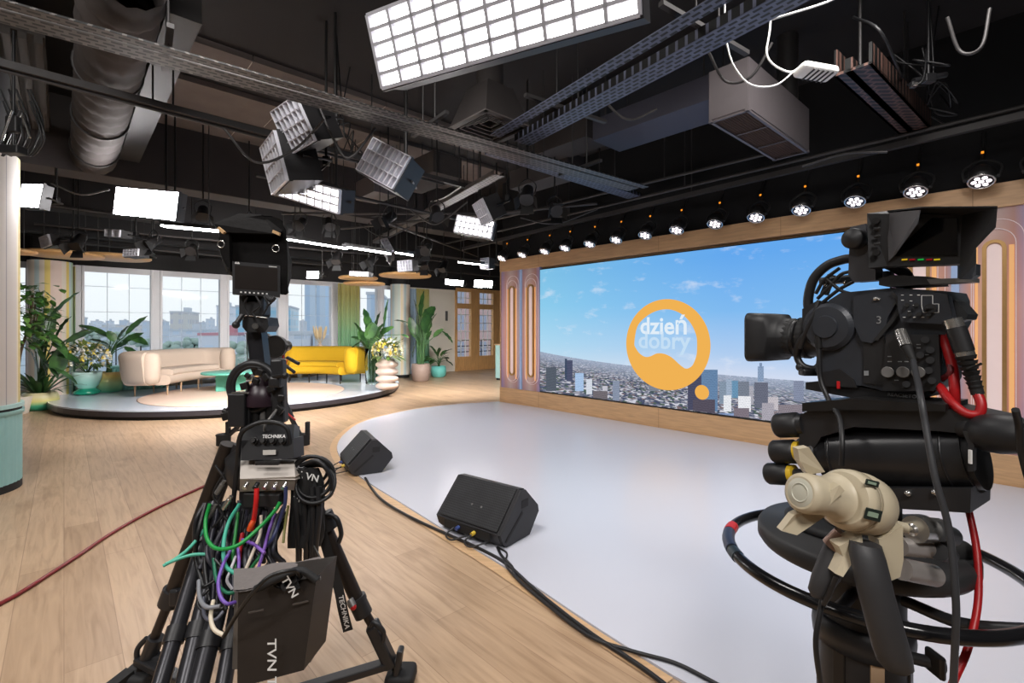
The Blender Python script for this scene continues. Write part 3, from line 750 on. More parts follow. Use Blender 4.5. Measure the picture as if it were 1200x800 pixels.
# flat painted ducts to the right of the tray
for i, (px, py, z, su, sv, sh, lb, mm) in enumerate([
    (775, 150, 3.75, 1.5, .55, .25, 'wide flat grey duct left of the slatted air outlet', mat('blue_grey_duct', (66, 66, 78), .6, var=.05)),
    (668, 176, 3.9, .9, .45, .3, 'dark rounded duct behind the blue grey tray', M_BEAM),
    (640, 215, 3.7, 1.2, .4, .28, 'dark box duct over the far middle of the stage', M_BEAM),
    (500, 215, 3.7, 1.1, .5, .3, 'grey boxy duct beside the tilted grid lamp', M_DUCT),
    (440, 232, 3.62, .7, .4, .28, 'small light grey duct stub under the grid lamp', M_BOX),
    (690, 60, 3.6, 2.2, .28, .1, 'long flat dark rail box below the big lit grid panel', M_DUCT)][:5]):
    cbox('box_duct', lb, 'duct', px, py, z, su, sv, sh, mm)
# brown steel channel at upper right
a, b = CP(1022, 74, 3.42), CP(1092, 150, 3.42); t = thing('steel_channel', 'rusty brown slotted steel channel high on the right', 'steel channel', loc=(a+b)/2)
d = (b-a).normalized(); sd = Vector((-d.y, d.x, 0))
mb = MB(); mb.obox(a, b-a, sd*.24, (0, 0, .02)); mb.obox(a, b-a, sd*.02, (0, 0, .16)); mb.obox(a+sd*.22, b-a, sd*.02, (0, 0, .2)); mb.obox(a+sd*.12, b-a, sd*.05, (0, 0, .1)); mb.build('channel', perfmat('rusty_slotted_steel', (96, 70, 62), .12, .06, .01), t)
for q in (a.lerp(b, .15)+sd*.15, a.lerp(b, .85)+sd*.15): MB().cyl(q, (q.x, q.y, top_at(q)), .012, n=8).build('hanger_rod', M_TRUSS, t)
# white bulkhead lamp with loose cables
c = CP(956, 84, 3.3); M = Matrix.Translation(c) @ Matrix.Rotation(radians(15), 4, 'Z') @ Matrix.Rotation(radians(-12), 4, 'X'); t = thing('bulkhead_lamp', 'white oval bulkhead lamp hanging by loose cables', 'lamp', M=M)
mb = MB(M); mb.box((0, 0, 0), (.30, .13, .06), None, .028, 4); mb.build('lamp_body', M_WHT, t)
mb = MB(M)
for k in range(5): mb.box((-.07+k*.04, 0, -.032), (.012, .11, .012), None, .004)
mb.build('ribs', M_BLK, t)
MB().tube([c+Vector((-.1, 0, .03)), c+Vector((-.2, 0, .0)), c+Vector((-.33, .02, .12)), c+Vector((-.3, .03, .4)), (c.x-.28, c.y+.03, CEIL-.01)], .007, 6).build('white_cable', M_WHT, t)
MB().tube([c+Vector((-.12, 0, .03)), c+Vector((-.3, 0, -.1)), c+Vector((-.5, .02, -.04)), c+Vector((-.62, .03, .3)), (c.x-.6, c.y+.03, CEIL-.01)], .006, 6).build('white_cable', M_WHT, t)
# loose black and white cable runs
rr = random.Random(11)
def cable(label, pts, r=.008, m=M_CBL, group=None): return MB().tube(pts, r, 6).build('hanging_cable', m, label=label, cat='cable', group=group)
cable('thin white cable slung along the top of the tray near the upper edge', [CP(880, 30, 3.55), CP(920, 18, 3.5), CP(970, 2, 3.55), CP(1000, -15, 3.6)], .007, M_WHT)
cable('black cable looping down beside the brown steel channel', [CP(1000, 20, 3.9), CP(1030, 35, 3.6), CP(1050, 75, 3.5), CP(1058, 90, 3.6), CP(1060, 60, 3.9)], .01)
cable('pale cable drooping from the ceiling near the far grid lamps', [CP(505, 236, 3.35), CP(520, 232, 3.3), CP(540, 219, 3.35)], .008, M_WHT)
for i, (px, py) in enumerate([(1085, 80), (1100, 120), (395, 150), (410, 170)]):
    c = CP(px, py, 3.6); cable(['tangle of black cable at the upper right', 'lower tangle of black cable at the upper right', 'tangle of cable behind the uppermost tilted grid lamp', 'coil of cable right of the tilted grid lamps'][i],
        [c+Vector((rr.uniform(-.15, .15), rr.uniform(-.15, .15), rr.uniform(-.15, .2))) for _ in range(12)]+[Vector((c.x, c.y, CEIL-.01))], .008)
# clamp rigging on the upper right
c = CP(1088, 92, 3.5); t = thing('cable_clamp_rig', 'dark clamp with chain hardware and plugs at the upper right', 'clamp', loc=c)
mb = MB(); mb.cyl(c, (c.x, c.y, top_at(c)), .012, n=8); mb.cyl(c+Vector((-.12, 0, -.02)), c+Vector((.14, 0, .03)), .022); mb.box(c, (.09, .06, .07), None, .01); mb.box(c+Vector((-.12, 0, -.05)), (.05, .04, .05), None, .01); mb.build('clamp_body', M_BLK, t)
MB().box(c+Vector((-.13, -.03, -.06)), (.03, .02, .02)).build('plug', M_CHR, t)

# ------------------------------------------------------------------ LED softlights with egg-crate louvres
M_HOUS = mat('lamp_housing', (30, 29, 30), .45)
M_LOUV = mat('louvre_foil', (214, 214, 222), .35, .25, var=.1)
def led(label, BL, BR, TL, nx, ny, lit, depth=.14, louv=.05, strength=40, cat='studio lamp', hang=True, lm=None, name='grid_softlight', lw=.006):
    """corners given as (px, py, distance)"""
    o = P(*BL); a = P(*BR)-o; b = P(*TL)-o
    b = b-a*(b.dot(a)/a.dot(a))                       # square it up
    n = a.cross(b).normalized()
    ctr = o+a/2+b/2
    if n.dot(Vector((0, 0, EYE))-ctr) < 0: n = -n
    t = thing(name, label, cat, loc=ctr-n*depth)
    h = MB(); h.obox(o-n*depth, a, b, n*(depth-.012)); e = b.normalized()*.012; f = a.normalized()*.012
    h.obox(o-n*.012-f, f, b, n*.03); h.obox(o+a-n*.012, f, b, n*.03); h.obox(o-n*.012-e-f, a+2*f, e, n*.03); h.obox(o+b-n*.012-f, a+2*f, e, n*.03)
    h.obox(o+a*.3+b*.25-n*(depth+.05), a*.4, b*.5, n*.05)
    h.build('housing', M_HOUS, t)
    if lit:
        MB().obox(o-n*.0115, a, b, n*.003).build('light_panel', emat('lamp_light_%d' % strength, (255, 251, 250), strength), t)
    else:
        MB().obox(o-n*.0115, a, b, n*.003).build('light_panel', mat('unlit_lamp_panel', (205, 205, 212), .4), t)
    g = MB(); w = lw
    for i in range(nx+1): g.obox(o+a*(i/nx)-n*.002-a.normalized()*w/2, a.normalized()*w, b, n*louv)
    for j in range(ny+1): g.obox(o+b*(j/ny)-n*.002-b.normalized()*w/2, a, b.normalized()*w, n*louv)
    g.build('louvre_grid', lm or M_LOUV, t)
    if hang:
        bk = ctr-n*(depth+.02); y = MB(); y.tube([o+b/2-n*depth*.5-f*2, ctr-n*(depth+.16)-a*.3, ctr-n*(depth+.16)+a*.3, o+a+b/2-n*depth*.5+f*2], .012, 6, 1)
        q = ctr-n*(depth+.16); y.cyl(q, (q.x, q.y, top_at(q)), .014, n=8); y.box(q+Vector((0, 0, .04)), (.06, .06, .09), None, .01); y.build('yoke', M_DMET, t)
    return t
M_LOUVL = mat('louvre_white', (170, 170, 178), .5)
led('huge lit grid softlight panel overhead at the top centre', (452, 104, 2.6), (752, 19, 1.95), (432, 20, 2.5), 10, 5, True, .16, .035, 7, lm=M_LOUVL, lw=.016)
led('uppermost tilted grid lamp with silver cells, unlit', (344, 181, 4.4), (373, 164, 4.2), (322, 131, 4.3), 6, 4, False, .3)
led('tilted unlit grid lamp hanging left of the cluster', (324, 228, 4.6), (341, 211, 4.3), (304, 182, 4.7), 6, 4, False, .3)
led('lit grid lamp at the bottom of the cluster of three', (330, 229, 4.9), (400, 250, 4.6), (337, 205, 4.8), 8, 3, True, .16, .05, 7, lw=.014)
led('unlit silver grid lamp facing us right of the cluster', (420, 200, 4.6), (462, 223, 4.5), (434, 160, 4.6), 8, 3, False, .3)
led('small lit grid lamp over the far middle of the room', (533, 272, 6.6), (576, 280, 6.5), (538, 253, 6.6), 8, 3, True, .12, .05, 8, lw=.016)
led('small unlit grid lamp tilted beside the far lit one', (568, 263, 6.4), (579, 257, 6.1), (555, 240, 6.4), 5, 3, False, .2)
led('bright square softlight glowing on the left under the beam', (134, 251, 6.3), (207, 259, 6.0), (135, 219, 6.3), 10, 5, True, .1, .02, 45)
led('bright softlight half hidden beyond the near column', (22, 243, 6.0), (47, 244, 5.9), (34, 216, 6.0), 4, 4, True, .1, .02, 14)
led('small lit square lamp in front of the far dark wall', (360, 326, 9.8), (374, 326, 9.7), (360, 318, 9.8), 4, 2, True, .1, .02, 90)
led('short bright lamp over the far right plants, left one of a pair', (522, 333, 10.5), (543, 335, 10.3), (522, 327, 10.5), 5, 2, True, .1, .02, 90)
led('short bright lamp near the timber windows, right one of a pair', (556, 336, 10.3), (577, 337, 10.1), (556, 328, 10.3), 5, 2, True, .1, .02, 90)
led('small silver grid lamp just above the largest oak disc', (446, 283, 7.5), (454, 298, 7.4), (449, 272, 7.6), 4, 2, False, .2)
led('small silver grid lamp leaning down over the oak discs', (468, 318, 8.6), (484, 317, 8.5), (465, 306, 8.6), 5, 3, False, .18)
led('small grey grid lamp hanging before the screen wall end', (565, 315, 8.6), (574, 314, 8.5), (565, 303, 8.6), 4, 4, False, .15)
led('small silver grid lamp over the overlapping pair of oak discs', (411, 323, 9.2), (432, 324, 9.1), (411, 318, 9.2), 6, 2, False, .15)
led('small silver grid lamp over the left oak disc', (53, 291, 7.3), (63, 287, 7.2), (49, 279, 7.3), 4, 3, False, .15)
led('small silver grid lamp on the right of the left oak discs', (147, 301, 8.0), (164, 300, 7.9), (150, 293, 8.0), 5, 3, False, .15)
led('small grey lamp housing above the left oak discs', (126, 277, 7.6), (143, 278, 7.5), (126, 269, 7.6), 2, 1, False, .15)
# tube lamps
def tubel(label, a, b, w, s=80):
    a, b = P(*a), P(*b); t = thing('tube_lamp', label, 'tube lamp', loc=(a+b)/2)
    MB().bar(a, b, w*1.3, .05).build('housing', M_HOUS, t)
    MB().bar(a-Vector((0, 0, .035)), b-Vector((0, 0, .035)), w, .02).build('tube', emat('tube_light_%d' % s, (255, 250, 250), s), t)
    for k in (.2, .8): q = a.lerp(b, k); MB().cyl(q, (q.x, q.y, top_at(q)), .007, n=6).build('hanger_rod', M_TRUSS, t)
tubel('lit tube lamp directly right of the bright square softlight', (193, 262, 6.8), (258, 268, 6.6), .12)
tubel('lit tube lamp just right of the black monitor hood', (332, 277, 7.4), (404, 288, 7.0), .10)
tubel('lit tube lamp continuing right of the hooded monitor lamp', (407, 287, 7.6), (455, 294, 7.3), .12)
tubel('shortest lit tube lamp at the right end of the line', (461, 293, 7.8), (481, 296, 7.6), .12)
tubel('thin distant tube lamp left of the screen wall end', (538, 305, 8.8), (566, 308, 8.4), .06, 30)

# ------------------------------------------------------------------ row of spotlights over the screen wall
def spot(first=None):
    t = thing('wall_spotlight', '', 'spotlight', loc=(0, 0, 0))
    m = MB(); m.lathe((0, 0, 0), [(.088, -.012), (.10, -.01), (.102, .03), (.095, .09), (.06, .15), (.03, .17)], 28); m.build('housing', M_HOUS, t)
    m = MB(); m.torus((0, 0, -.012), (0, 0, 1), .094, .008, 32, 8); m.build('rim', M_CHR, t)
    m = MB(); m.lathe((0, 0, -.014), [(0, .001), (.088, .0)], 28, cap=False); m.build('face_plate', M_BLK, t)
    m = MB()
    for x, y in [(0, 0)]+[(.052*cos(k*pi/3), .052*sin(k*pi/3)) for k in range(6)]: m.lathe((x, y, -.017), [(0, 0), (.021, 0), (.021, .003)], 12, cap=False)
    m.build('led_lens', emat('spot_light', (255, 244, 250), 2.2), t)
    m = MB(); m.tube([(-.12, 0, .03), (-.13, 0, .16), (0, 0, .26), (.13, 0, .16), (.12, 0, .03)], .012, 6, 4); m.cyl((0, 0, .26), (0, 0, CEIL-2.88), .016, n=8); m.cyl((-.125, 0, .03), (-.1, 0, .03), .018); m.cyl((.125, 0, .03), (.1, 0, .03), .018); m.build('yoke', M_BLK2, t)
    m = MB(); m.box((.0, -.03, .33), (.02, .012, .02)); m.build('status_light', emat('amber_led', (255, 150, 40), 1.2), t)
    return t
sp0 = None
us = 0.20
SPX = [588, 612, 638, 662, 691, 722, 756, 793, 838, 886, 939, 1002, 1073, 1150, 1222]
SPY = [300, 299, 294, 290, 285, 280, 272, 267, 260, 254, 245, 236, 227, 214, 201]
n = len(SPX)
for i, (px, py) in enumerate(zip(SPX, SPY)):
    p = PV(px, py, VL-.22); 
    lb = 'small round black spotlight above the screen wall, %s from the left end of the row' % ORD[i] if i else 'small round black spotlight at the left end of the row above the screen wall'
    p = Vector((p.x, p.y, 2.90 if i else 2.9))
    tilt = Matrix.Translation(p) @ Matrix.Rotation(RA, 4, 'Z') @ Matrix.Rotation(radians(-30), 4, 'X')
    if sp0 is None:
        sp0 = spot(); o = sp0; o['label'] = lb; o['group'] = 'spotlights above the screen wall'
    else: o = dup(sp0, (0, 0, 0), 0, lb, 'spotlights above the screen wall')
    o.matrix_world = tilt; ROOTM[o.name] = tilt
# ------------------------------------------------------------------ hanging oak discs
M_DISC = woodmat('oak_disc', (200, 158, 106), 2, 8, 8)
def disc(label, px, py, d, r):
    c = P(px, py, d); t = thing('hanging_disc', label, 'ceiling disc', loc=c)
    MB().lathe(c, [(0, 0), (r-.02, 0), (r, .015), (r, .035), (r-.02, .05), (0, .05)], 56, cap=False).build('oak_disc', M_DISC, t)
    for k in range(3):
        a = k*2*pi/3+.4; q = c+Vector((cos(a)*r*.55, sin(a)*r*.55, .05)); MB().cyl(q, (q.x, q.y, top_at(q)), .008, n=6).build('hanger_rod', M_TRUSS, t)
disc('hanging oak disc half hidden behind the near column at far left', 10, 296, 6.9, .3)
disc('hanging oak disc above the leafy plants, left one of an overlapping pair', 74, 300, 8.3, .55)
disc('hanging oak disc above the flowers, right one of an overlapping pair', 134, 303, 9.3, .58)
disc('upper of two overlapping hanging oak discs above the yellow sofa', 420, 327, 10.8, .42)
disc('lower of two overlapping hanging oak discs above the yellow sofa', 427, 333.5, 11.6, .48)
disc('largest hanging oak disc above the plants right of the sofa', 475, 324, 11.0, .58)
# black cable bundle and hook over the near column
c = P(16, 146, 4.15); t = thing('cable_hook_rig', 'black clamp and dangling cables above the near left column', 'clamp', loc=c)
mb = MB(); mb.cyl(c+Vector((0, 0, -.25)), (c.x, c.y, top_at(c)), .012, n=8); mb.box(c, (.1, .06, .14), None, .012); mb.cyl(c+Vector((-.1, 0, -.2)), c+Vector((.06, 0, .12)), .016); mb.box(c+Vector((0, 0, -.22)), (.16, .1, .07), None, .01); mb.build('clamp_body', M_BLK, t)
mb = MB(); mb.cyl(c+Vector((-.06, -.04, -.15)), c+Vector((.03, -.04, .1)), .012); mb.cyl(c+Vector((.1, -.02, .05)), c+Vector((.16, -.02, -.12)), .009); mb.build('shackle', M_CHR, t)
for k in range(5):
    x = rr.uniform(-.15, .15); MB().tube([c+Vector((x, 0, .3)), c+Vector((x+.08, .03, 0)), c+Vector((x-.04, .05, -.25)), c+Vector((x+.1, .02, -.1)), c+Vector((x+.02, 0, .2))], .008, 6).build('loose_cable', M_CBL, t)
# ------------------------------------------------------------------ more rigging: small black lamps and cable swags under the ceiling
def parcan(label, px, py, d, az, tilt=35, s=1.):
    c = P(px, py, d); t = thing('small_spotlight', label, 'spotlight', loc=c)
    a = radians(az); e = radians(tilt); ax = Vector((cos(a)*cos(e), sin(a)*cos(e), -sin(e)))
    q = MB(); q.lathe(c-ax*.12*s, [(.03*s, -.02*s), (.07*s, 0), (.075*s, .16*s), (.09*s, .17*s), (.092*s, .24*s)], 20, axis=ax); q.build('housing', M_HOUS, t)
    q = MB(); q.lathe(c+ax*.117*s, [(0, 0), (.084*s, .0)], 20, axis=ax, cap=False); q.build('lens', mat('silver_lamp_lens', (190, 190, 198), .2, .6), t)
    fl = basis(ax); q = MB()
    for k, (u_, w_) in enumerate(((fl[0], fl[1]), (-fl[0], fl[1]), (fl[1], fl[0]), (-fl[1], fl[0]))):
        b = c+ax*.12*s+u_*.09*s; q = MB(); q.prism([b-w_*.07*s, b+w_*.07*s, b+w_*.09*s+ax*.1*s+u_*.05*s, b-w_*.09*s+ax*.1*s+u_*.05*s], u_*.003); q.build('barn_door', M_BLK2, t)
    q = MB(); sd_ = ax.cross(Vector((0, 0, 1))).normalized(); q.tube([c+sd_*.09*s, c+sd_*.11*s+Vector((0, 0, .12*s)), c+Vector((0, 0, .2*s)), c-sd_*.11*s+Vector((0, 0, .12*s)), c-sd_*.09*s], .009*s, 6, 4); p = c+Vector((0, 0, .2*s)); q.cyl(p, (p.x, p.y, top_at(p)), .011, n=8); q.build('yoke', M_DMET, t)
PL = [(205, 245, 6.6, 250), (238, 250, 7.0, 300), (292, 262, 7.6, 240), (352, 262, 7.8, 270), (386, 262, 8.2, 300), (455, 256, 7.2, 230), (500, 292, 8.4, 260), (512, 250, 6.8, 290), (92, 283, 7.2, 280), (180, 283, 8.0, 250), (225, 292, 8.8, 290), (300, 300, 9.4, 250), (395, 302, 9.2, 270), (436, 305, 9.4, 240), (497, 308, 9.6, 270), (520, 312, 10.4, 250), (618, 228, 5.9, 260), (650, 245, 6.8, 280)]
PD = ['right of the bright square softlight', 'above the first tube lamp', 'between the tube lamps and the hood top', 'above the tube lamp right of the hood', 'over the join of the two long tube lamps', 'hanging right of the long tube lamps', 'above the large oak disc, to its right', 'below the middle cable tray', 'above the left oak disc', 'right of the left oak discs', 'over the second large window', 'just above the monitor hood', 'above the curtain beside the fourth window', 'left of the largest oak disc', 'right over the largest oak disc', 'left of the pair of short bright lamps', 'under the crossing of the two main trays', 'right of the far lit grid lamp']
for (px, py, d, az), w_ in zip(PL, PD): parcan('small black barn-door spotlight '+w_, px, py, d, az, 30+(px % 25), .95)
CB = [[(262, 150, 4.0), (300, 190, 4.1), (345, 175, 4.2), (380, 140, 4.1)], [(372, 120, 4.2), (392, 165, 4.2), (410, 185, 4.2), (440, 150, 4.3)], [(480, 245, 6.5), (505, 262, 6.6), (520, 258, 6.6), (548, 236, 6.4)], [(60, 215, 5.5), (95, 228, 5.6), (128, 222, 5.7)], [(610, 255, 7.0), (650, 262, 7.0), (700, 245, 6.8)], [(700, 110, 4.4), (735, 140, 4.5), (770, 128, 4.4)], [(830, 60, 3.6), (850, 95, 3.7), (880, 90, 3.6), (905, 50, 3.5)], [(940, 195, 4.6), (990, 180, 4.4), (1040, 178, 4.2)], [(420, 262, 7.4), (450, 278, 7.4), (480, 266, 7.4)], [(1110, 20, 3.2), (1125, 60, 3.2), (1150, 55, 3.1), (1160, 10, 3.1)]]
CD = ['beneath the slabs left of the tilted lamps', 'right of the uppermost tilted grid lamp', 'above the far lit grid lamp', 'left under the first beam', 'beneath the big round duct by the spotlights', 'between tray and flat grey duct', 'left of the slatted air outlet', 'right above the wall spotlights', 'over the long tube lamps', 'in the top right corner']
for pts, w_ in zip(CB, CD): cable('slack dark cable swag '+w_, [P(*p) for p in pts], .011, M_TRUSS)
# ================================================================== OUTSIDE
def facade(name, rgb, glass, w=3.0, h=3.2, mort=.28, rough=.6):
    m = bpy.data.materials.new(name); nt, N, L = nodes(m); b = N['Principled BSDF']
    tc = N.new('ShaderNodeTexCoord'); sp = N.new('ShaderNodeSeparateXYZ'); L.new(tc.outputs['Object'], sp.inputs[0])
    cm = N.new('ShaderNodeCombineXYZ'); L.new(math_n(N, L, 'ADD', sp.outputs[0], sp.outputs[1]), cm.inputs[0]); L.new(sp.outputs[2], cm.inputs[1])
    br = N.new('ShaderNodeTexBrick'); L.new(cm.outputs[0], br.inputs['Vector']); br.offset = 0
    br.inputs['Scale'].default_value = 1; br.inputs['Brick Width'].default_value = w; br.inputs['Row Height'].default_value = h; br.inputs['Mortar Size'].default_value = mort*min(w, h); br.inputs['Mortar Smooth'].default_value = .05
    c, g = lin(rgb), lin(glass); br.inputs['Color1'].default_value = (*g, 1); br.inputs['Color2'].default_value = (*[q*1.25 for q in g], 1); br.inputs['Mortar'].default_value = (*c, 1)
    L.new(br.outputs[0], b.inputs['Base Color']); b.inputs['Roughness'].default_value = rough; b.inputs['Specular IOR Level'].default_value = .2; return m
GZ = -20.
MB().box((-150, 300, GZ-.5), (1600, 1200, 1)).build('ground', mat('hazy_city_ground', (176, 186, 190), .9, var=.25, scale=.05), kind='structure')
FM = [facade('pale_facade', (222, 224, 230), (196, 204, 214)), facade('beige_facade', (218, 212, 206), (186, 184, 190)), facade('grey_facade', (204, 210, 218), (184, 194, 206)),  # facade colours lightened to paint in the haze of distance
      facade('teal_glass_facade', (186, 208, 220), (150, 190, 208), 4, 2.2, .16, .3), facade('blue_tower_facade', (204, 216, 228), (180, 198, 216), 1.8, 90, .3, .3), facade('pink_brick_facade', (206, 172, 166), (158, 160, 174), 2.2, 2.6, .26)]
M_ROOF = mat('pale_flat_roof', (208, 210, 214), .8); M_ROOFR = mat('red_roof', (206, 150, 156), .8)
BN = {}
def bld(label, px0, px1, pt, d, fm, dep=16., zb=GZ, roof=0, cat='building', name='city_building'):
    a, b = P(px0, pt, d), P(px1, pt, d); c = (a+b)/2; w = b.x-a.x; ang = atan2(-c.x, c.y)*.6
    w *= 1.0; M = Matrix.Translation((c.x, c.y+dep/2, zb)) @ Matrix.Rotation(ang, 4, 'Z')
    t = thing(name, label, cat, M=M); h = a.z-zb
    mb = MB(M); mb.box((0, 0, h/2), (w, dep, h)); mb.build('wall', FM[fm], t)
    mb = MB(M); mb.box((0, 0, h+.25), (w+.3, dep+.3, .5)); mb.box((w*.15, 0, h+1.2), (w*.3, dep*.3, 1.6)); mb.build('roof', M_ROOFR if roof else M_ROOF, t)
    return t
bld('slim blue glass tower with vertical fins beyond the rightmost large window', 346, 376, 330, 95, 4)
bld('pale slab building right beside the blue tower', 376, 392, 352, 120, 2)
bld('teal glass office block behind the black monitor column', 268, 326, 360, 120, 3)
bld('beige apartment block seen in the second window', 190, 208, 366, 170, 1)
bld('tall slim pale tower at the right edge of the second window', 246, 258, 359, 190, 0)
bld('low white block below the beige apartment block', 188, 222, 388, 130, 0)
bld('low building with a red roof in the second window', 222, 262, 393, 92, 0, 12, roof=1)
bld('pale building at the left of the first window, low on the skyline', 100, 122, 384, 260, 2)
bld('wide low pale building in the first window', 118, 160, 381, 320, 1)
bld('pale block at the right of the first window', 160, 178, 377, 240, 2)
bld('pale white block under the blue tower', 326, 344, 392, 70, 0, 10)
bld('low beige house below the tower', 361, 388, 396, 78, 1, 10)
bld('pale blue building seen between the curtains right of the sofa', 421, 436, 345, 90, 4)
bld('white tower block in the narrow window beside the round column', 448, 464, 352, 110, 0)
bld('pale block seen left of the near plants', 20, 60, 372, 150, 2)
rr = random.Random(5)
words = ['pale', 'grey', 'beige', 'white', 'sandy', 'bluish', 'dull']
for i in range(34):
    px = 94+i*9.1+rr.uniform(-1.5, 1.5); d = 360+((i*5) % 13)*26
    bld(['white', 'beige', 'grey'][i % 3]+' hazy distant building on the skyline, number %s from its left end' % (ORD[i] if i < 20 else 'twenty '+ORD[i-20]), px, px+rr.uniform(4, 8), rr.uniform(374, 383), d, rr.choice([0, 0, 1, 2]), dep=10)['group'] = 'hazy skyline buildings'
# facing building beyond the timber windows
t = bld('pinkish brick building filling the view beyond the timber windows', 525, 640, 300, 48, 5, 12)
# distance haze is painted into the lightened colours of buildings and trees
# treetops below the windows
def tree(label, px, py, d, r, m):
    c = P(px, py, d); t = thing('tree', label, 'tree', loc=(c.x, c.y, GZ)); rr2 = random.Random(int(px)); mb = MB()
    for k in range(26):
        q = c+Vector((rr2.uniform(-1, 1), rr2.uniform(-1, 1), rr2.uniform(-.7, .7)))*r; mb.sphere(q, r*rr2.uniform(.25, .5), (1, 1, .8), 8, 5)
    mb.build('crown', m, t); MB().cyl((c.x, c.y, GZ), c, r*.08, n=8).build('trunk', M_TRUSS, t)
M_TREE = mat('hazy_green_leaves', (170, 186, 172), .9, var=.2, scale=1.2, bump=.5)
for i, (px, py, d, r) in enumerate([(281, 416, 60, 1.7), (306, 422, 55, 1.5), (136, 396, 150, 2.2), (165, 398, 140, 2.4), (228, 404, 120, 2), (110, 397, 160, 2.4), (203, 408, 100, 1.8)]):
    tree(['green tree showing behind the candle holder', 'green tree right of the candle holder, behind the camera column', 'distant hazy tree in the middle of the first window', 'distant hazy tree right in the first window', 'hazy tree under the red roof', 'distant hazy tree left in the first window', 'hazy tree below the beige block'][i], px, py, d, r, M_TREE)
# balcony railing outside the timber windows
mb = MB(ROOM); v0, v1 = dv0-.1, dv1+.2
for z in (.62, .84, 1.06): rbox(mb, UW-.9, UW-.86, v0, v1, z-.015, z+.015)
k = v0
while k < v1: rbox(mb, UW-.9, UW-.87, k, k+.03, -.2, 1.06); k += .5
mb.build('balcony_railing', M_DMET, label='dark metal balcony railing outside the timber windows', cat='railing', origin=ROOM)
room_obj('trim_4', [(UW-1.0, UW-.3, v0-.2, v1+.4, -.35, -.2)], M_WALL)
# ================================================================== COLUMNS, CURTAINS, FURNITURE, PLANTS
PLZ = .17
def stripemat(name, stops, turns=1., off=0., base=None):
    """vertical stripes round a column, by angle about the object's own axis"""
    m = bpy.data.materials.new(name); nt, N, L = nodes(m); b = N['Principled BSDF']
    tc = N.new('ShaderNodeTexCoord'); sp = N.new('ShaderNodeSeparateXYZ'); L.new(tc.outputs['Object'], sp.inputs[0])
    an = math_n(N, L, 'ARCTAN2', sp.outputs[1], sp.outputs[0]); f = math_n(N, L, 'FRACT', math_n(N, L, 'ADD', math_n(N, L, 'MULTIPLY', an, turns/(2*pi)), off))
    L.new(ramp(N, L, f, stops, 'CONSTANT'), b.inputs['Base Color']); b.inputs['Roughness'].default_value = .55; return m
CR, YE, BL, PK, GN = lin((222, 212, 198)), lin((226, 204, 120)), lin((186, 204, 206)), lin((220, 198, 186)), lin((170, 196, 160))
# near left column
nc = Vector((-5.056, 4.396, 0)); t = thing('round_column', 'near cream round column with yellow stripe and teal fluted base, cut by left edge', 'column', nc)
ca = atan2(-nc.y, -nc.x)/(2*pi)     # direction to the camera as fraction
NC_ = lin((196, 188, 180)); M_NC = stripemat('cream_striped_column', [(0, lin((196, 176, 104))), (.035, lin((206, 194, 160))), (.09, NC_), (.30, PK), (.33, NC_), (.5, BL), (.52, NC_), (.93, lin((150, 146, 146))), (.934, NC_), (.985, lin((214, 204, 180)))], 1, -ca-.20)
MB().lathe(nc, [(.43, .80), (.43, 3.12)], 72).build('column_shaft', M_NC, t)
MB().lathe(nc, [(.452, .07), (.452, .70)], 144, flute=52, depth=.03).build('fluted_base', mat('teal_fluted_wood', (146, 192, 190), .5, var=.06), t)
MB().lathe(nc, [(.455, .70), (.462, .705), (.462, .74)], 72).build('base_ledge', mat('teal_fluted_wood', (146, 192, 190), .5), t)
MB().lathe(nc, [(.445, .74), (.445, .765)], 72).build('dark_band', M_BLK2, t)  # dark band set between the two ledges
MB().lathe(nc, [(.46, .765), (.46, .80)], 72).build('upper_ledge', mat('teal_ledge', (170, 204, 200), .5), t)
MB().lathe(nc, [(.446, 0), (.446, .07)], 72).build('plinth', M_BLK2, t)
MB().cyl(nc+Vector((0, 0, 3.12)), nc+Vector((0, 0, 3.9)), .36, n=40).build('column_core', M_BLACKW, t)
# columns by the windows
def wcol(label, px, off, r, stops, turns, zt=2.86):
    p = PU(px, 400, UW+off); p.z = 0; t = thing('round_column', label, 'column', p)
    a = atan2(-p.y, -p.x)/(2*pi)
    MB().lathe(p, [(r, .09), (r, zt)], 64).build('column_shaft', stripemat('window_column_%d' % px, stops, turns, -a*turns+.5), t)
    MB().lathe(p, [(r-.03, 0), (r-.03, .09)], 64).build('plinth', M_BLK2, t)
    MB().cyl(p+Vector((0, 0, zt)), p+Vector((0, 0, 3.34)), r-.05, n=40).build('column_core', M_BLACKW, t)
wcol('cream column with yellow and blue stripes behind the tall leafy plants at left', 59, .38, .34, [(0, CR), (.12, PK), (.3, CR), (.38, BL), (.42, CR), (.46, YE), (.50, PK), (.58, CR), (.62, YE), (.65, BL), (.68, GN), (.72, CR)], 1)
wcol('pale fluted column with pastel stripes between the two right plants', 469, .55, .30, [(0, BL), (.1, CR), (.2, BL), (.3, lin((206, 214, 206))), (.42, lin((196, 210, 204))), (.5, CR), (.54, YE), (.56, CR), (.62, BL), (.7, CR)], 2)
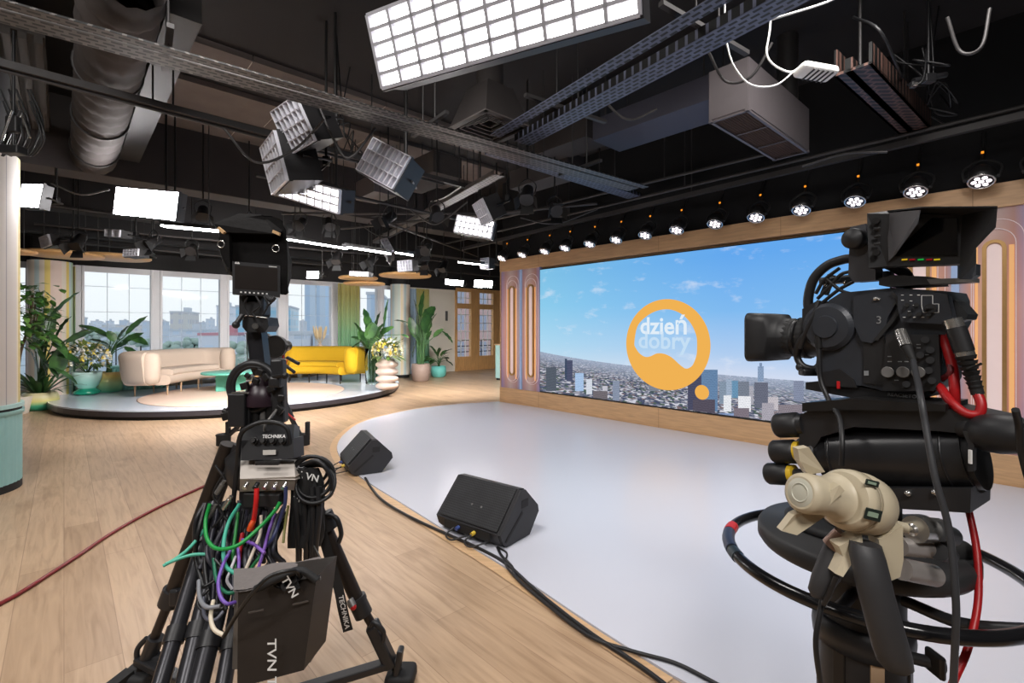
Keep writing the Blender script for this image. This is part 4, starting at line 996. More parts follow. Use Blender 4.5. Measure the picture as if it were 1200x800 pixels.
# curtains
def curtmat(name, top, mid, bot):
    m = bpy.data.materials.new(name); nt, N, L = nodes(m); b = N['Principled BSDF']
    tc = N.new('ShaderNodeTexCoord'); sp = N.new('ShaderNodeSeparateXYZ'); L.new(tc.outputs['Generated'], sp.inputs[0])
    L.new(ramp(N, L, sp.outputs[2], [(.05, lin(bot)), (.5, lin(mid)), (.95, lin(top))]), b.inputs['Base Color']); b.inputs['Roughness'].default_value = .9
    b.inputs['Sheen Weight'].default_value = .3; return m
def curtain(label, px0, px1, off, m, z1=2.80):
    v0, v1 = uv(PU(px0, 300, UW+off))[1], uv(PU(px1, 300, UW+off))[1]; rows = []; n = 72
    for z in (.03, .9, 1.9, z1):
        rows.append([R(UW+off+.045*sin(j/n*(v1-v0)*52)*(1+.2*sin(j*.7)), v0+(v1-v0)*j/n+.012*sin(j*1.3), z) for j in range(n+1)])
    MB().grid(rows, True, .004).build('curtain', m, label=label, cat='curtain')
M_CUR = curtmat('green_yellow_ombre_cloth', (176, 166, 96), (120, 162, 120), (52, 120, 96))
curtain('green and yellow ombre curtain left of the narrow window', 396, 421, .35, M_CUR)
curtain('green and yellow ombre curtain right of the pastel round column', 488, 503, .3, M_CUR)
curtain('narrow green and yellow ombre curtain left of the first large window', 78, 88, .3, M_CUR)
curtain('sheer pale blue curtain between round column and the right ombre curtain', 478, 490, .2, mat('sheer_blue_cloth', (176, 200, 222), .9))
# wall switch
p = PU(523, 370, UW); u_, v_ = uv(p); mb = MB(ROOM); mb.box((u_+.012, v_, p.z), (.02, .10, .34), None, .006); mb.build('wall_switch_plate', M_GREY, label='slim grey switch plate on the cream wall by timber windows', cat='switch')

# ---- sofas: rounded section swept on a curved plan
def rsec(w0, w1, z0, z1, r, n=5):
    pts = []
    for (cx_, cz_, a0) in ((w1-r, z1-r, 0), (w0+r, z1-r, 90), (w0+r, z0+r, 180), (w1-r, z0+r, 270)):
        for k in range(n+1): a = radians(a0+90*k/n); pts.append((cx_+r*cos(a), cz_+r*sin(a)))
    return pts
def sofa(label, c, r_out, a0, a1, m, legm, zt=.88, sd=.85):
    """crescent sofa, open side towards its centre c; angles in degrees"""
    c = Vector((c[0], c[1], PLZ)); am = radians((a0+a1)/2); base = c+Vector((cos(am), sin(am), 0))*(r_out-.45)
    t = thing('curved_sofa', label, 'sofa', base)
    def arc(rad, b0, b1, n=40): return [c+Vector((cos(radians(b0+(b1-b0)*i/n)), sin(radians(b0+(b1-b0)*i/n)), 0))*rad for i in range(n+1)]
    # seat
    rs = r_out-.42
    mb = MB(); pth = arc(rs, a0+3, a1-3); n = len(pth); sc = [min(1, .55+.45*sqrt(max(0, min(i, n-1-i)/4.))) for i in range(n)]
    mb.sweep(pth, rsec(-.40, .40, .22, .42, .09), scale=None); mb.build('seat', m, t)
    mb = MB(); pth = arc(rs-.03, a0+7, a1-7); mb.sweep(pth, rsec(-.36, .30, .38, .52, .07)); mb.build('seat_cushion', m, t)
    # back with curled ends
    pth = []; inn = r_out-.13
    n = 44
    e = 16.
    for i in range(n+1):
        s = i/n; a = a0-2+(a1-a0+4)*s; rad = inn
        k = max(0, 1-s*7); k2 = max(0, 1-(1-s)*7); q = max(k, k2); rad = inn-.42*q**1.8
        pth.append(c+Vector((cos(radians(a)), sin(radians(a)), 0))*rad)
    mb = MB(); sec = rsec(-.15, .15, .24, zt, .12)
    # lean outward with height
    sec = [(x-(.10*(z-.24)/(zt-.24)) if False else x+(.08*(z-.24)/(zt-.24)), z) for x, z in sec]
    mb.sweep(pth, sec); mb.build('backrest', m, t)
    for end in (0, -1):
        p = pth[end]; q = MB(); q.lathe(p, [(.05, .26), (.13, .30), (.155, .42), (.165, zt-.22), (.14, zt-.05), (.09, zt-.008), (.0, zt)], 20); q.build('rounded_end', m, t)
    for k in range(4):
        for rr_ in (r_out-.16, r_out-.72):
            a = radians(a0+6+(a1-a0-12)*k/3); p = c+Vector((cos(a), sin(a), 0))*rr_
            MB().cyl(p, p+Vector((0, 0, .26)), .012, .02, 10).build('leg', legm, t)
    return t
M_BEI = mat('beige_pink_boucle', (202, 184, 168), .9, var=.05, scale=60, bump=.2); M_YEL = mat('mustard_yellow_wool', (200, 160, 22), .85, var=.06, scale=60, bump=.2)
M_LEG = mat('tan_sofa_leg', (190, 158, 128), .5)
sofa('curved beige pink fabric sofa on slim legs on the round platform', (-4.6, 10.25), 3.05, 151, 200, M_BEI, M_LEG)
sofa('curved mustard yellow sofa on slim legs, right of the camera column', (-4.95, 10.65), 2.05, 46, 118, M_YEL, M_DMET)
# teal coffee table
M_TEAL = mat('teal_lacquer', (96, 178, 158), .4, var=.05)
c = Vector((-5.98, 10.35, PLZ)); t = thing('coffee_table', 'round teal coffee table on crossed slab legs before the beige sofa', 'table', c)
MB().lathe(c, [(0, .375), (.53, .375), (.55, .385), (.55, .41), (.535, .42), (0, .42)], 56, cap=False).build('table_top', M_TEAL, t)
for a in (.5, .5+pi/2): MB().box(c+Vector((0, 0, .187)), (.56, .10, .375), Matrix.Rotation(a, 3, 'Z'), .02).build('leg', M_TEAL, t)
# small oak side table with candle holder between the sofas
c = FL(288, 441.5, PLZ); c.z = PLZ; c = Vector((-6.35, 12.1, PLZ)); t = thing('side_table', 'low oak side table between the two curved sofas', 'table', c)
MB().lathe(c, [(0, .43), (.38, .43), (.4, .45), (.4, .47), (0, .47)], 40, cap=False).build('table_top', M_DISC, t); MB().lathe(c, [(.2, 0), (.2, .02), (.05, .06), (.05, .43)], 24).build('pedestal', M_DISC, t)
b = c+Vector((-.02, -.05, .47)); t = thing('candle_bowl', 'dark bowl with an upright candle on the oak side table', 'candle holder', b)
MB().lathe(b, [(.05, 0), (.13, .05), (.16, .11), (.15, .13), (.0, .10)], 28).build('bowl', mat('dark_brown_bowl', (66, 40, 36), .4), t); MB().cyl(b+Vector((0, 0, .1)), b+Vector((0, 0, .34)), .03, n=14).build('candle', mat('cream_candle', (232, 210, 170), .6), t)
# teal low bench along the window left of the sofa
c = R(UW+.55, .75, 0); t = thing('window_bench', 'low teal ribbed bench under the first large window', 'bench', M=ROOM @ Matrix.Translation((UW+.5, .9, 0)))
mb = MB(ROOM); rbox(mb, UW+.25, UW+.62, .75, 1.75, 0 if False else PLZ+.002, .66, .01)
for k in range(16): mb.cyl((UW+.62, .78+k*.06, PLZ+.005), (UW+.62, .78+k*.06, .64), .02, n=8)
mb.build('bench_body', mat('pale_teal_bench', (122, 186, 180), .5), t)
mb = MB(ROOM); rbox(mb, UW+.22, UW+.66, .72, 1.78, .66, .70, .01); mb.build('bench_top', mat('pale_teal_bench', (122, 186, 180), .5), t)

# ---- plants
def leafmat(name, a, b):
    m = bpy.data.materials.new(name); nt, N, L = nodes(m); p = N['Principled BSDF']
    tc = N.new('ShaderNodeTexCoord'); no = N.new('ShaderNodeTexNoise'); no.inputs['Scale'].default_value = 5; L.new(tc.outputs['Object'], no.inputs['Vector'])
    L.new(ramp(N, L, no.outputs['Fac'], [(.35, lin(a)), (.65, lin(b))]), p.inputs['Base Color']); p.inputs['Roughness'].default_value = .38; return m
M_LF1 = leafmat('deep_green_leaf', (32, 64, 36), (66, 106, 52)); M_LF2 = leafmat('fresh_green_leaf', (52, 104, 52), (110, 150, 72)); M_LF3 = leafmat('olive_green_leaf', (70, 104, 50), (142, 160, 78))
M_STEM = mat('green_stem', (66, 104, 60), .5); M_SOIL = mat('dark_soil', (52, 40, 32), .95)
def gradmat(name, stops, rough=.35):
    m = bpy.data.materials.new(name); nt, N, L = nodes(m); b = N['Principled BSDF']
    tc = N.new('ShaderNodeTexCoord'); sp = N.new('ShaderNodeSeparateXYZ'); L.new(tc.outputs['Generated'], sp.inputs[0])
    L.new(ramp(N, L, sp.outputs[2], [(a, lin(c)) for a, c in stops]), b.inputs['Base Color']); b.inputs['Roughness'].default_value = rough; return m
def big_plant(base, leaves, stem_mb, leaf_mb, rnd, k=1.):
    """leaves: (azimuth deg, lean deg, stem length, leaf length, leaf width, droop)"""
    for az, lean, sl, ll, lw, dr in leaves:
        a, l = radians(az), radians(lean); d = Vector((cos(a)*sin(l), sin(a)*sin(l), cos(l)))
        d0 = Vector((cos(a)*sin(l*.35), sin(a)*sin(l*.35), cos(l*.35))); b0 = base+Vector((rnd.uniform(-.04, .04), rnd.uniform(-.04, .04), 0))
        m_ = b0+d0*sl*.5; e = m_+d*sl*.55
        stem_mb.tube([b0, m_, e], .014*k, 6, 5, r2=.008*k)
        l2 = min(l*1.5+.12, 2.0); d2 = Vector((cos(a)*sin(l2), sin(a)*sin(l2), cos(l2)))
        leaf_mb.leaf(e, d2, ll, lw, dr, .22, 9, roll=rnd.uniform(-.5, .5))
def pot_shape(c, prof, m, t, name='pot'): MB().lathe(c, prof, 40).build(name, m, t)
def camleaf(rnd, base, px, py, d): return P(px, py, d)-base
def aimed_plant(base, tips, smb, lmb, rnd, d0, w=.22):
    """leaf tips placed where they grow: (px of leaf start, py, px of leaf end, py, width, depth offset)"""
    for x0, y0, x1, y1, wd, do in tips:
        a, b = P(x0, y0, d0+do*.6), P(x1, y1, d0+do); mid = (base+a)/2+Vector(((a.x-base.x)*-.22, 0, .12))
        smb.tube([base+Vector((rnd.uniform(-.04, .04), rnd.uniform(-.04, .04), 0)), mid, a], .013, 6, 5, r2=.008)
        dd = b-a; L_ = dd.length; up = Vector((0, 0, L_*.22))
        lmb.leaf(a, dd+up, L_*1.04, wd, .42, .22, 9, roll=rnd.uniform(-.9, .9))
rr = random.Random(21)
# P1 big potted plant, far left
b = FL(47, 480); t = thing('potted_plant', 'large paddle leaf plant in a yellow to green ombre bowl pot, far left', 'plant', b)
pot_shape(b, [(.16, 0), (.23, .05), (.27, .16), (.26, .27), (.22, .33), (.20, .33), (.19, .28)], gradmat('ombre_yellow_green_glaze', [(0, (30, 140, 110)), (.3, (80, 180, 140)), (.55, (214, 206, 130)), (.8, (214, 204, 160))]), t)
MB().lathe(b, [(0, .28), (.195, .28)], 24, cap=False).build('soil', M_SOIL, t)
s, l = MB(), MB(); d0 = b.y
aimed_plant(b+Vector((0, 0, .28)), [(58, 374, 94, 344, .2, 0), (70, 405, 108, 388, .26, .2), (54, 440, 40, 400, .34, -.2), (66, 440, 74, 408, .3, -.2), (46, 440, 34, 410, .26, -.1), (62, 372, 72, 370, .2, .2), (52, 372, 40, 345, .2, 0), (78, 402, 112, 390, .18, -.2), (52, 360, 44, 338, .2, .1), (66, 395, 84, 372, .26, .2), (58, 390, 76, 420, .22, -.2), (60, 430, 88, 452, .14, -.3), (60, 412, 92, 428, .16, -.2), (52, 425, 66, 445, .2, -.3), (44, 395, 54, 372, .26, .2), (48, 420, 30, 378, .2, .1), (64, 420, 34, 396, .22, 0), (56, 400, 62, 360, .2, .3), (42, 415, 30, 398, .18, -.2)], s, l, rr, d0)
for i in range(42):
    a = rr.uniform(0, 2*pi); l.leaf(b+Vector((.08*cos(a), .08*sin(a), .30)), Vector((cos(a)*.8, sin(a)*.8, rr.uniform(.3, 1.6))), rr.uniform(.35, .7), rr.uniform(.05, .09), 1.0, .2, 7)
l.build('foliage', M_LF1, t); s.build('stems', M_STEM, t)
# taller ficus behind it
b = P(20, 480, 8.6); b.z = 0; t = thing('tall_leafy_tree', 'tall bushy small-leaved indoor tree behind the bowl pot plant at left', 'plant', b)
pot_shape(b, [(.15, 0), (.2, .3), (.19, .3), (.18, .26)], mat('pale_pot', (200, 190, 176), .6), t)
s, l = MB(), MB(); d0 = b.y
s.tube([b+Vector((0, 0, .25)), b+Vector((.05, 0, 1.0)), P(34, 380, d0), P(38, 345, d0)], .02, 8)
for i in range(230):
    q = P(rr.uniform(20, 54), rr.uniform(331, 405), d0)+Vector((0, rr.uniform(-.35, .3), 0)); a = rr.uniform(0, 2*pi)
    l.leaf(q, Vector((cos(a), sin(a), rr.uniform(-.9, .3))), rr.uniform(.13, .21), rr.uniform(.09, .13), .8, .15, 4)
for i in range(9): q = P(rr.uniform(26, 54), rr.uniform(340, 400), d0); s.tube([P(38, 392, d0), q], .007, 5, 1)
l.build('foliage', M_LF2, t); s.build('trunk', mat('brown_trunk', (90, 74, 56), .8), t)
# P2 bouquet in bowl vase
def bouquet(name, label, b, topz, r, flower_cols, prof, potm, nf=46, leafn=50, zc=.32):
    t = thing(name, label, 'flowers', b); pot_shape(b, prof, potm, t, 'vase')
    c = b+Vector((0, 0, topz+zc)); l = MB(); s = MB()
    for i in range(leafn):
        a = rr.uniform(0, 2*pi); e = rr.uniform(-.3, 1.2); q = c+Vector((cos(a)*cos(e)*r*.7, sin(a)*cos(e)*r*.7, sin(e)*r*.8-.05)); l.leaf(q, Vector((cos(a), sin(a), e)), rr.uniform(.14, .28), rr.uniform(.05, .1), .6, .1, 4)
    for i in range(14): a = rr.uniform(0, 2*pi); s.tube([b+Vector((0, 0, topz-.03)), c+Vector((cos(a)*r*.6, sin(a)*r*.6, rr.uniform(-.1, .1)))], .006, 5, 1)
    fl = [MB() for _ in flower_cols]
    for i in range(nf):
        a = rr.uniform(0, 2*pi); e = rr.uniform(-.35, 1.4); q = c+Vector((cos(a)*cos(e)*r, sin(a)*cos(e)*r, sin(e)*r*.85)); rad = rr.uniform(.03, .06); f = fl[i % len(fl)]
        n_ = (q-c).normalized(); x, y, z = basis(n_)
        for k in range(6):
            d = (x*cos(k*pi/3)+y*sin(k*pi/3)); f.leaf(q, d+n_*.5, rad*1.3, rad*1.1, .1, .2, 3)
        f.sphere(q+n_*rad*.2, rad*.4, n=8, m=5)
    l.build('foliage', M_LF3, t); s.build('stems', M_STEM, t)
    for f, (n_, cm) in zip(fl, flower_cols): f.build('blossoms', mat(n_, cm, .7), t)
    return t
FC = [('white_petals', (240, 236, 224)), ('yellow_petals', (232, 208, 90)), ('cream_petals', (236, 222, 180)), ('pale_blue_petals', (190, 208, 226))]
b = FL(102, 462, PLZ); b.z = PLZ
t = bouquet('flower_vase', 'white and yellow flowers in a teal footed bowl vase by the beige sofa', b, .46, .36, FC, [(.15, 0), (.21, .02), (.22, .06), (.15, .12), (.14, .14), (.19, .2), (.23, .32), (.245, .46), (.23, .46), (.16, .2)],
    gradmat('teal_footed_glaze', [(0, (22, 140, 112)), (.26, (40, 160, 130)), (.32, (150, 222, 208)), (1, (206, 236, 230))], .2), 150, 140, .26)
# P3 planter with strelitzia
b = FL(127, 458.5, PLZ); b.z = PLZ; t = thing('potted_plant', 'broad leaf plant in a yellow and green ombre pot beside the beige sofa', 'plant', b)
pot_shape(b, [(.20, 0), (.24, .04), (.25, .42), (.235, .42), (.23, .38)], gradmat('ombre_green_yellow_glaze', [(0, (70, 170, 140)), (.45, (170, 200, 150)), (.8, (222, 200, 120)), (1, (226, 190, 130))]), t)
MB().lathe(b, [(0, .38), (.232, .38)], 24, cap=False).build('soil', M_SOIL, t)
s, l = MB(), MB()
aimed_plant(b+Vector((0, 0, .38)), [(148, 392, 173, 372, .2, 0), (150, 394, 172, 406, .18, -.1), (140, 398, 112, 394, .16, .1), (138, 398, 152, 382, .18, .2), (134, 400, 126, 388, .2, -.1), (144, 402, 168, 392, .16, -.2), (128, 404, 104, 400, .14, 0), (136, 408, 150, 402, .2, .1), (130, 395, 92, 384, .13, .1), (146, 406, 160, 420, .16, -.2), (130, 410, 118, 404, .2, .2)], s, l, rr, b.y)
l.build('foliage', M_LF1, t); s.build('stems', M_STEM, t)
# P4 tall glass vase with branches
b = FL(437, 450, PLZ); b.z = PLZ; t = thing('glass_vase', 'tall glass vase of leafy branches right of the yellow sofa', 'vase of leaves', b)
gm = bpy.data.materials.new('vase_glass'); nt, N, L = nodes(gm); N['Principled BSDF'].inputs['Transmission Weight'].default_value = 1; N['Principled BSDF'].inputs['Roughness'].default_value = .03; N['Principled BSDF'].inputs['IOR'].default_value = 1.2; N['Principled BSDF'].inputs['Base Color'].default_value = (.86, .95, .92, 1)
MB().lathe(b, [(.14, 0), (.17, .02), (.19, .5), (.19, .86), (.182, .86), (.18, .5), (.16, .03), (0, .03)], 32).build('vase', gm, t)
s, l = MB(), MB()
for i in range(34): a = rr.uniform(0, 2*pi); k = rr.uniform(.02, .13); s.tube([b+Vector((k*cos(a), k*sin(a), .05)), b+Vector((k*cos(a+.5), k*sin(a+.5), .9))], .009, 5, 1)
aimed_plant(b+Vector((0, 0, .85)), [(432, 392, 426, 362, .4, 0), (440, 390, 446, 366, .36, .2), (444, 402, 452, 384, .34, 0), (430, 405, 420, 388, .3, 0), (437, 402, 436, 378, .4, -.1), (450, 384, 455, 352, .16, 0), (426, 395, 414, 378, .2, .1), (428, 400, 411, 396, .14, 0), (446, 392, 462, 384, .2, 0), (470, 392, 478, 396, .1, 0), (440, 395, 450, 380, .24, -.1), (430, 398, 436, 380, .24, -.1), (446, 400, 466, 408, .18, 0), (424, 400, 412, 410, .1, 0), (436, 402, 424, 388, .2, .2)], s, l, rr, b.y)
for i in range(30): a = rr.uniform(0, 2*pi); l.leaf(b+Vector((.1*cos(a), .1*sin(a), .8)), Vector((cos(a), sin(a), rr.uniform(.4, 2))), rr.uniform(.2, .45), .1, .7, .2, 6)
l.build('foliage', M_LF1, t); s.build('stems', mat('green_stem', (66, 104, 60), .5), t)
# P5 flowers in ribbed vase
b = FL(453.5, 456, PLZ); b.z = PLZ; pr_ = []
for k in range(4): pr_ += [(.17, .01+k*.155), (.235, .05+k*.155), (.245, .08+k*.155), (.235, .11+k*.155), (.17, .15+k*.155)]
t = bouquet('flower_vase', 'white and yellow flowers in a ribbed cream stacked-ring vase at platform edge', b, .63, .30, FC, pr_+[(.16, .66), (.14, .6)], mat('cream_ceramic', (200, 182, 170), .5), 120, 120, .20)
# P6 floor plant in taupe pot
b = FL(493, 446.5); t = thing('potted_plant', 'tall banana-leaf plant in a taupe floor pot near the cream wall', 'plant', b)
pot_shape(b, [(.19, 0), (.23, .03), (.27, .3), (.255, .5), (.235, .5), (.23, .46)], mat('taupe_ceramic', (150, 130, 120), .6), t); MB().lathe(b, [(0, .46), (.23, .46)], 24, cap=False).build('soil', M_SOIL, t)
s, l = MB(), MB()
aimed_plant(b+Vector((0, 0, .46)), [(493, 372, 497, 342, .3, 0), (498, 376, 510, 360, .46, .1), (490, 382, 485, 352, .42, 0), (500, 390, 503, 368, .5, -.1), (486, 395, 480, 372, .3, .1), (504, 380, 512, 368, .3, 0), (480, 379, 462, 377, .14, .2), (518, 388, 529, 402, .24, 0), (508, 395, 520, 386, .2, 0), (488, 400, 484, 418, .22, .1), (496, 395, 498, 370, .3, .2), (478, 382, 466, 376, .12, -.2), (500, 398, 506, 388, .22, .1), (491, 405, 487, 392, .3, -.1)], s, l, rr, b.y)
for i in range(8): a = rr.uniform(0, 2*pi); s.tube([b+Vector((.08*cos(a), .08*sin(a), .46)), b+Vector((.12*cos(a), .12*sin(a), 1.6))], .02, 6, 1)
l.build('foliage', M_LF1, t); s.build('stems', M_STEM, t)
# P7 small plant in teal pot
b = FL(514, 441.5); t = thing('potted_plant', 'small leafy plant in a teal pot on the floor by the cream wall', 'plant', b)
pot_shape(b, [(.16, 0), (.22, .04), (.24, .18), (.22, .34), (.2, .34), (.19, .3)], mat('teal_ceramic', (104, 186, 178), .35), t); MB().lathe(b, [(0, .3), (.195, .3)], 24, cap=False).build('soil', M_SOIL, t)
s, l = MB(), MB(); q = [(rr.uniform(0, 360), rr.uniform(15, 75), rr.uniform(.2, .5), rr.uniform(.25, .42), rr.uniform(.12, .17), .6) for _ in range(20)]
big_plant(b+Vector((0, 0, .3)), q, s, l, rr, .5); l.build('foliage', M_LF1, t); s.build('stems', M_STEM, t)
# pampas grass in vase behind yellow sofa
b = PU(375, 430, UW+.4); b.z = .0; uu_, vv_ = uv(b); t = thing('window_ledge_table', 'low white console behind the yellow sofa under the windows', 'console', b)
M_ = ROOM @ Matrix.Translation((uu_, vv_, 0)); mb = MB(M_); mb.box((0, 0, .82), (.32, 1.2, .04), None, .005)
for i in (-1, 1): mb.box((0, i*.55, .42), (.28, .04, .80), None)
mb.build('console_body', M_WHT, t)
for o in [t]: pass
b = Vector((b.x, b.y, .84)); t = thing('pampas_vase', 'dried pampas grass plumes in a small vase behind the yellow sofa', 'dried flowers', b)
MB().lathe(b, [(.06, 0), (.1, .06), (.09, .16), (.05, .22), (.055, .24), (.045, .24)], 24).build('vase', mat('cream_ceramic', (200, 182, 170), .5), t)
s, l = MB(), MB()
for i in range(11):
    a = rr.uniform(0, 2*pi); d = Vector((cos(a)*.25, sin(a)*.25, 1)); s.tube([b+Vector((0, 0, .2)), b+d*.42], .004, 5, 1)
    l.lathe(b+d*.36, [(.004, 0), (.03, .08), (.035, .2), (.02, .32), (0, .40)], 8, axis=d)
s.build('stems', mat('straw_stem', (200, 176, 130), .8), t); l.build('plumes', mat('straw_plume', (220, 196, 156), .95, bump=.5, scale=50), t)
# ================================================================== LEFT RIG: heavy tripod carrying monitor, seen from behind
def T(m_): return m_
M_PURP = mat('dark_plum_housing', (44, 30, 38), .35); M_BRN = mat('worn_brown_black_tube', (44, 37, 33), .4, .3)
M_LBL = mat('white_lettering', (230, 230, 228), .6, var=.02); M_BOXM = mat('beige_grey_box', (196, 188, 180), .5, .1, var=.05)
top = P(303, 515, 2.02)
rig = thing('camera_tripod_rig', 'tall black tripod rig with monitor on top, loaded with boxes, front left', 'tripod', (top.x, top.y, 0))
FT1, FT2, FT3 = FL(163, 800), FL(470, 800), P(172, 1060, 1.27)
FT3.z = 0.0
def leg(pts, rads, name='leg', m=M_BRN, twin=.0):
    mb = MB()
    for (a, b), r in zip(zip(pts, pts[1:]), rads):
        if twin:
            s = (Vector(b)-Vector(a)).cross(Vector((0, 1, 0))).normalized()*twin
            mb.cyl(a+s, b+s, r, n=14); mb.cyl(a-s, b-s, r, n=14)
        else: mb.cyl(a, b, r, n=16)
    return mb.build(name, m, rig)
# left leg
a = P(268, 520, 2.02); k1 = a.lerp(FT1, .62); k2 = a.lerp(FT1, .86)
lg = leg([a, k1], [.031]); mb = MB(); mb.cyl(k1-(FT1-a).normalized()*.1, FT1+Vector((0, 0, .03)), .019, n=14); mb.build('lower_tube', M_BRN, lg)
mb = MB(); dd = (FT1-a).normalized(); mb.cyl(k1-dd*.02, k1+dd*.05, .042, n=16); mb.box(k1+Vector((.03, -.02, .0)), (.04, .05, .07), None, .01); mb.build('leg_clamp', M_BLK, lg)
mb = MB(); mb.cyl(a+Vector((.045, -.01, 0)), a.lerp(FT1, .5)+Vector((.05, -.01, 0)), .018, n=12); mb.build('inner_tube', M_BLK, lg)
mb = MB(); mb.tube([k2+Vector((-.02, 0, .05)), k2+Vector((-.06, 0, 0)), k2+Vector((-.05, 0, -.07)), k2+Vector((-.01, 0, -.09))], .011, 8); mb.cyl(k2-dd*.06, k2+dd*.05, .032, n=14); mb.box(k2+Vector((.035, 0, -.05)), (.05, .05, .07), None, .012); mb.build('lever', M_BLK, lg)
mb = MB(); mb.box(FT1+Vector((0, 0, .03)), (.13, .12, .06), None, .02, 3); mb.bar(FT1+Vector((-.02, -.02, .06)), FT1+Vector((-.1, -.25, .02)), .05, .03); mb.build('foot', M_BLK2, lg)
# right leg
a = P(334, 512, 2.02); k1 = P(424, 715, 2.03); k0 = P(383, 612, 2.02); dd = (FT2-a).normalized()
lg = leg([a, k1], [.028]); mb = MB(); mb.cyl(k1-dd*.1, FT2+Vector((0, 0, .03)), .018, n=14); mb.build('lower_tube', M_BRN, lg)
mb = MB(); mb.cyl(k1-dd*.05, k1+dd*.02, .037, n=16); mb.cyl(k1-dd*.06, k1-dd*.04, .04, n=16); mb.build('leg_clamp', M_BLK, lg)
mb = MB(); mb.tube([k0+Vector((0, -.02, .04)), k0+Vector((.05, -.03, .03)), k0+Vector((.07, -.03, -.03)), k0+Vector((.06, -.03, -.07))], .010, 8); mb.cyl(k0-dd*.04, k0+dd*.03, .04, n=14); mb.build('upper_lever', M_BLK, lg)
k2 = P(446, 752, 2.04); mb = MB(); mb.tube([k2+Vector((-.04, -.02, .06)), k2+Vector((-.02, -.03, .1)), k2+Vector((.02, -.03, .06)), k2+Vector((.01, -.02, .0))], .010, 8); mb.bar(k2-dd*.09, k2+dd*.11, .07, .05, bev=.012); mb.box(k2+Vector((.075, 0, -.09)), (.025, .05, .13), Matrix.Rotation(.15, 3, 'Y'), .008); mb.build('lower_lever', M_BLK, lg)
mb = MB(); mb.box(FT2+Vector((0, 0, .03)), (.12, .12, .06), None, .02, 3); mb.build('foot', M_BLK2, lg)
MB().sphere(P(414, 711, 1.98), .013, n=12, m=8).build('red_release_button', mat('red_plastic', (190, 30, 34), .35), lg)
MB().cyl(P(410, 702, 1.99), P(414, 710, 1.98), .014, n=10).build('button_stem', M_GREY, lg)
# near leg: four thick tubes
tp = [P(252, 590, 1.98), P(268, 590, 1.98), P(284, 600, 1.98), P(296, 610, 1.97)]
off = [-.12, -.045, .02, .105]
for i in range(4):
    b = FT3+Vector((off[i]*.9, (.03 if i % 2 else -.03), .05)); mb = MB(); r = [.026, .030, .031, .026][i]
    mb.cyl(tp[i], b, r, n=18); o = mb.build('leg', mat('grey_black_tube', (54, 54, 58), .32, .5), rig)
    q = tp[i].lerp(b, .42); d_ = (b-tp[i]).normalized(); MB().cyl(q, q+d_*.05, r+.006, n=18).build('leg_clamp', M_BLK, o)
MB().box(FT3+Vector((-.01, 0, .04)), (.34, .16, .08), None, .03, 3).build('foot', M_BLK2, rig)
# spreader
hub = (FT1+FT2+FT3)/3; hub.z = .10
for f in (FT1, FT2, FT3): MB().bar(hub, f+Vector((0, 0, .10)), .05, .03, bev=.006).build('spreader_bar', M_BLK, rig)
MB().cyl(hub-Vector((0, 0, .03)), hub+Vector((0, 0, .03)), .07, n=24).build('spreader_hub', M_BLK, rig)
# crown and centre parts
mb = MB(); mb.lathe(P(302, 566, 2.05), [(.10, 0), (.12, .03), (.12, .12), (.08, .16), (.06, .26)], 32); mb.build('crown', M_BLK, rig)
mb = MB(); mb.cyl(P(300, 640, 2.03), P(302, 520, 2.03), .065, n=24); mb.build('centre_column', M_BLK2, rig)
# body between crown and pole
mb = MB(); mb.box(P(282, 479, 1.98), (.07, .07, .135), None, .006); mb.box(P(294, 482, 2.0), (.02, .06, .11), None, .004); mb.build('battery_pack', M_BLK, rig)
mb = MB(); mb.box(P(281.5, 460, 1.945), (.068, .004, .006)); mb.build('chrome_edge', M_CHR, rig)
mb = MB(); mb.lathe(P(308, 470, 2.02), [(.07, -.015), (.072, .02), (.06, .06), (.035, .085), (.02, .10)], 28); mb.build('fluid_head', M_PURP, rig)
mb = MB(); mb.torus(P(307, 474, 1.99), Vector((0, -1, .35)), .075, .010, 32, 8, .2, pi-.2); mb.build('head_handle', M_DMET, rig)
for px, w in ((300, .018), (309, .014), (317, .02), (324, .016)): MB().cyl(P(px, 505, 2.0), P(px, 466, 2.0), w, n=12).build('guide_rod', M_DMET if px != 309 else M_GREY, rig)
mb = MB(); mb.torus(P(297, 453, 1.99), (0, 1, 0), .095, .0155, 56, 12); mb.torus(P(297, 453, 1.985), (0, 1, 0), .082, .008, 48, 8); mb.build('hand_wheel', M_BLK, rig)
mb = MB(); mb.bar(P(326, 420, 2.0), P(329, 495, 2.0), .05, .05, bev=.01); mb.box(P(324, 447, 1.97), (.05, .05, .05), None, .012); mb.build('side_arm', M_BLK, rig)
mb = MB()
for (x, y, s) in [(287, 452, .022), (300, 446, .018), (312, 442, .02), (318, 455, .022), (290, 440, .015), (305, 436, .02), (270, 480, .02), (266, 487, .025), (330, 466, .02), (327, 480, .025)]:
    mb = MB(); mb.box(P(x, y, 1.96), (s*1.3, s, s*1.4), Matrix.Rotation(x*.3, 3, 'Y'), .004); mb.build('clamp', M_DMET, rig)
mb = MB(); mb.cyl(P(262, 481, 1.98), P(272, 484, 1.98), .012); mb.build('side_pin', M_DMET, rig)
mb = MB(); mb.cyl(P(318, 442, 1.96), P(333, 440, 1.93), .008); mb.sphere(P(334, 440, 1.93), .014); mb.build('wheel_handle', M_DMET, rig)
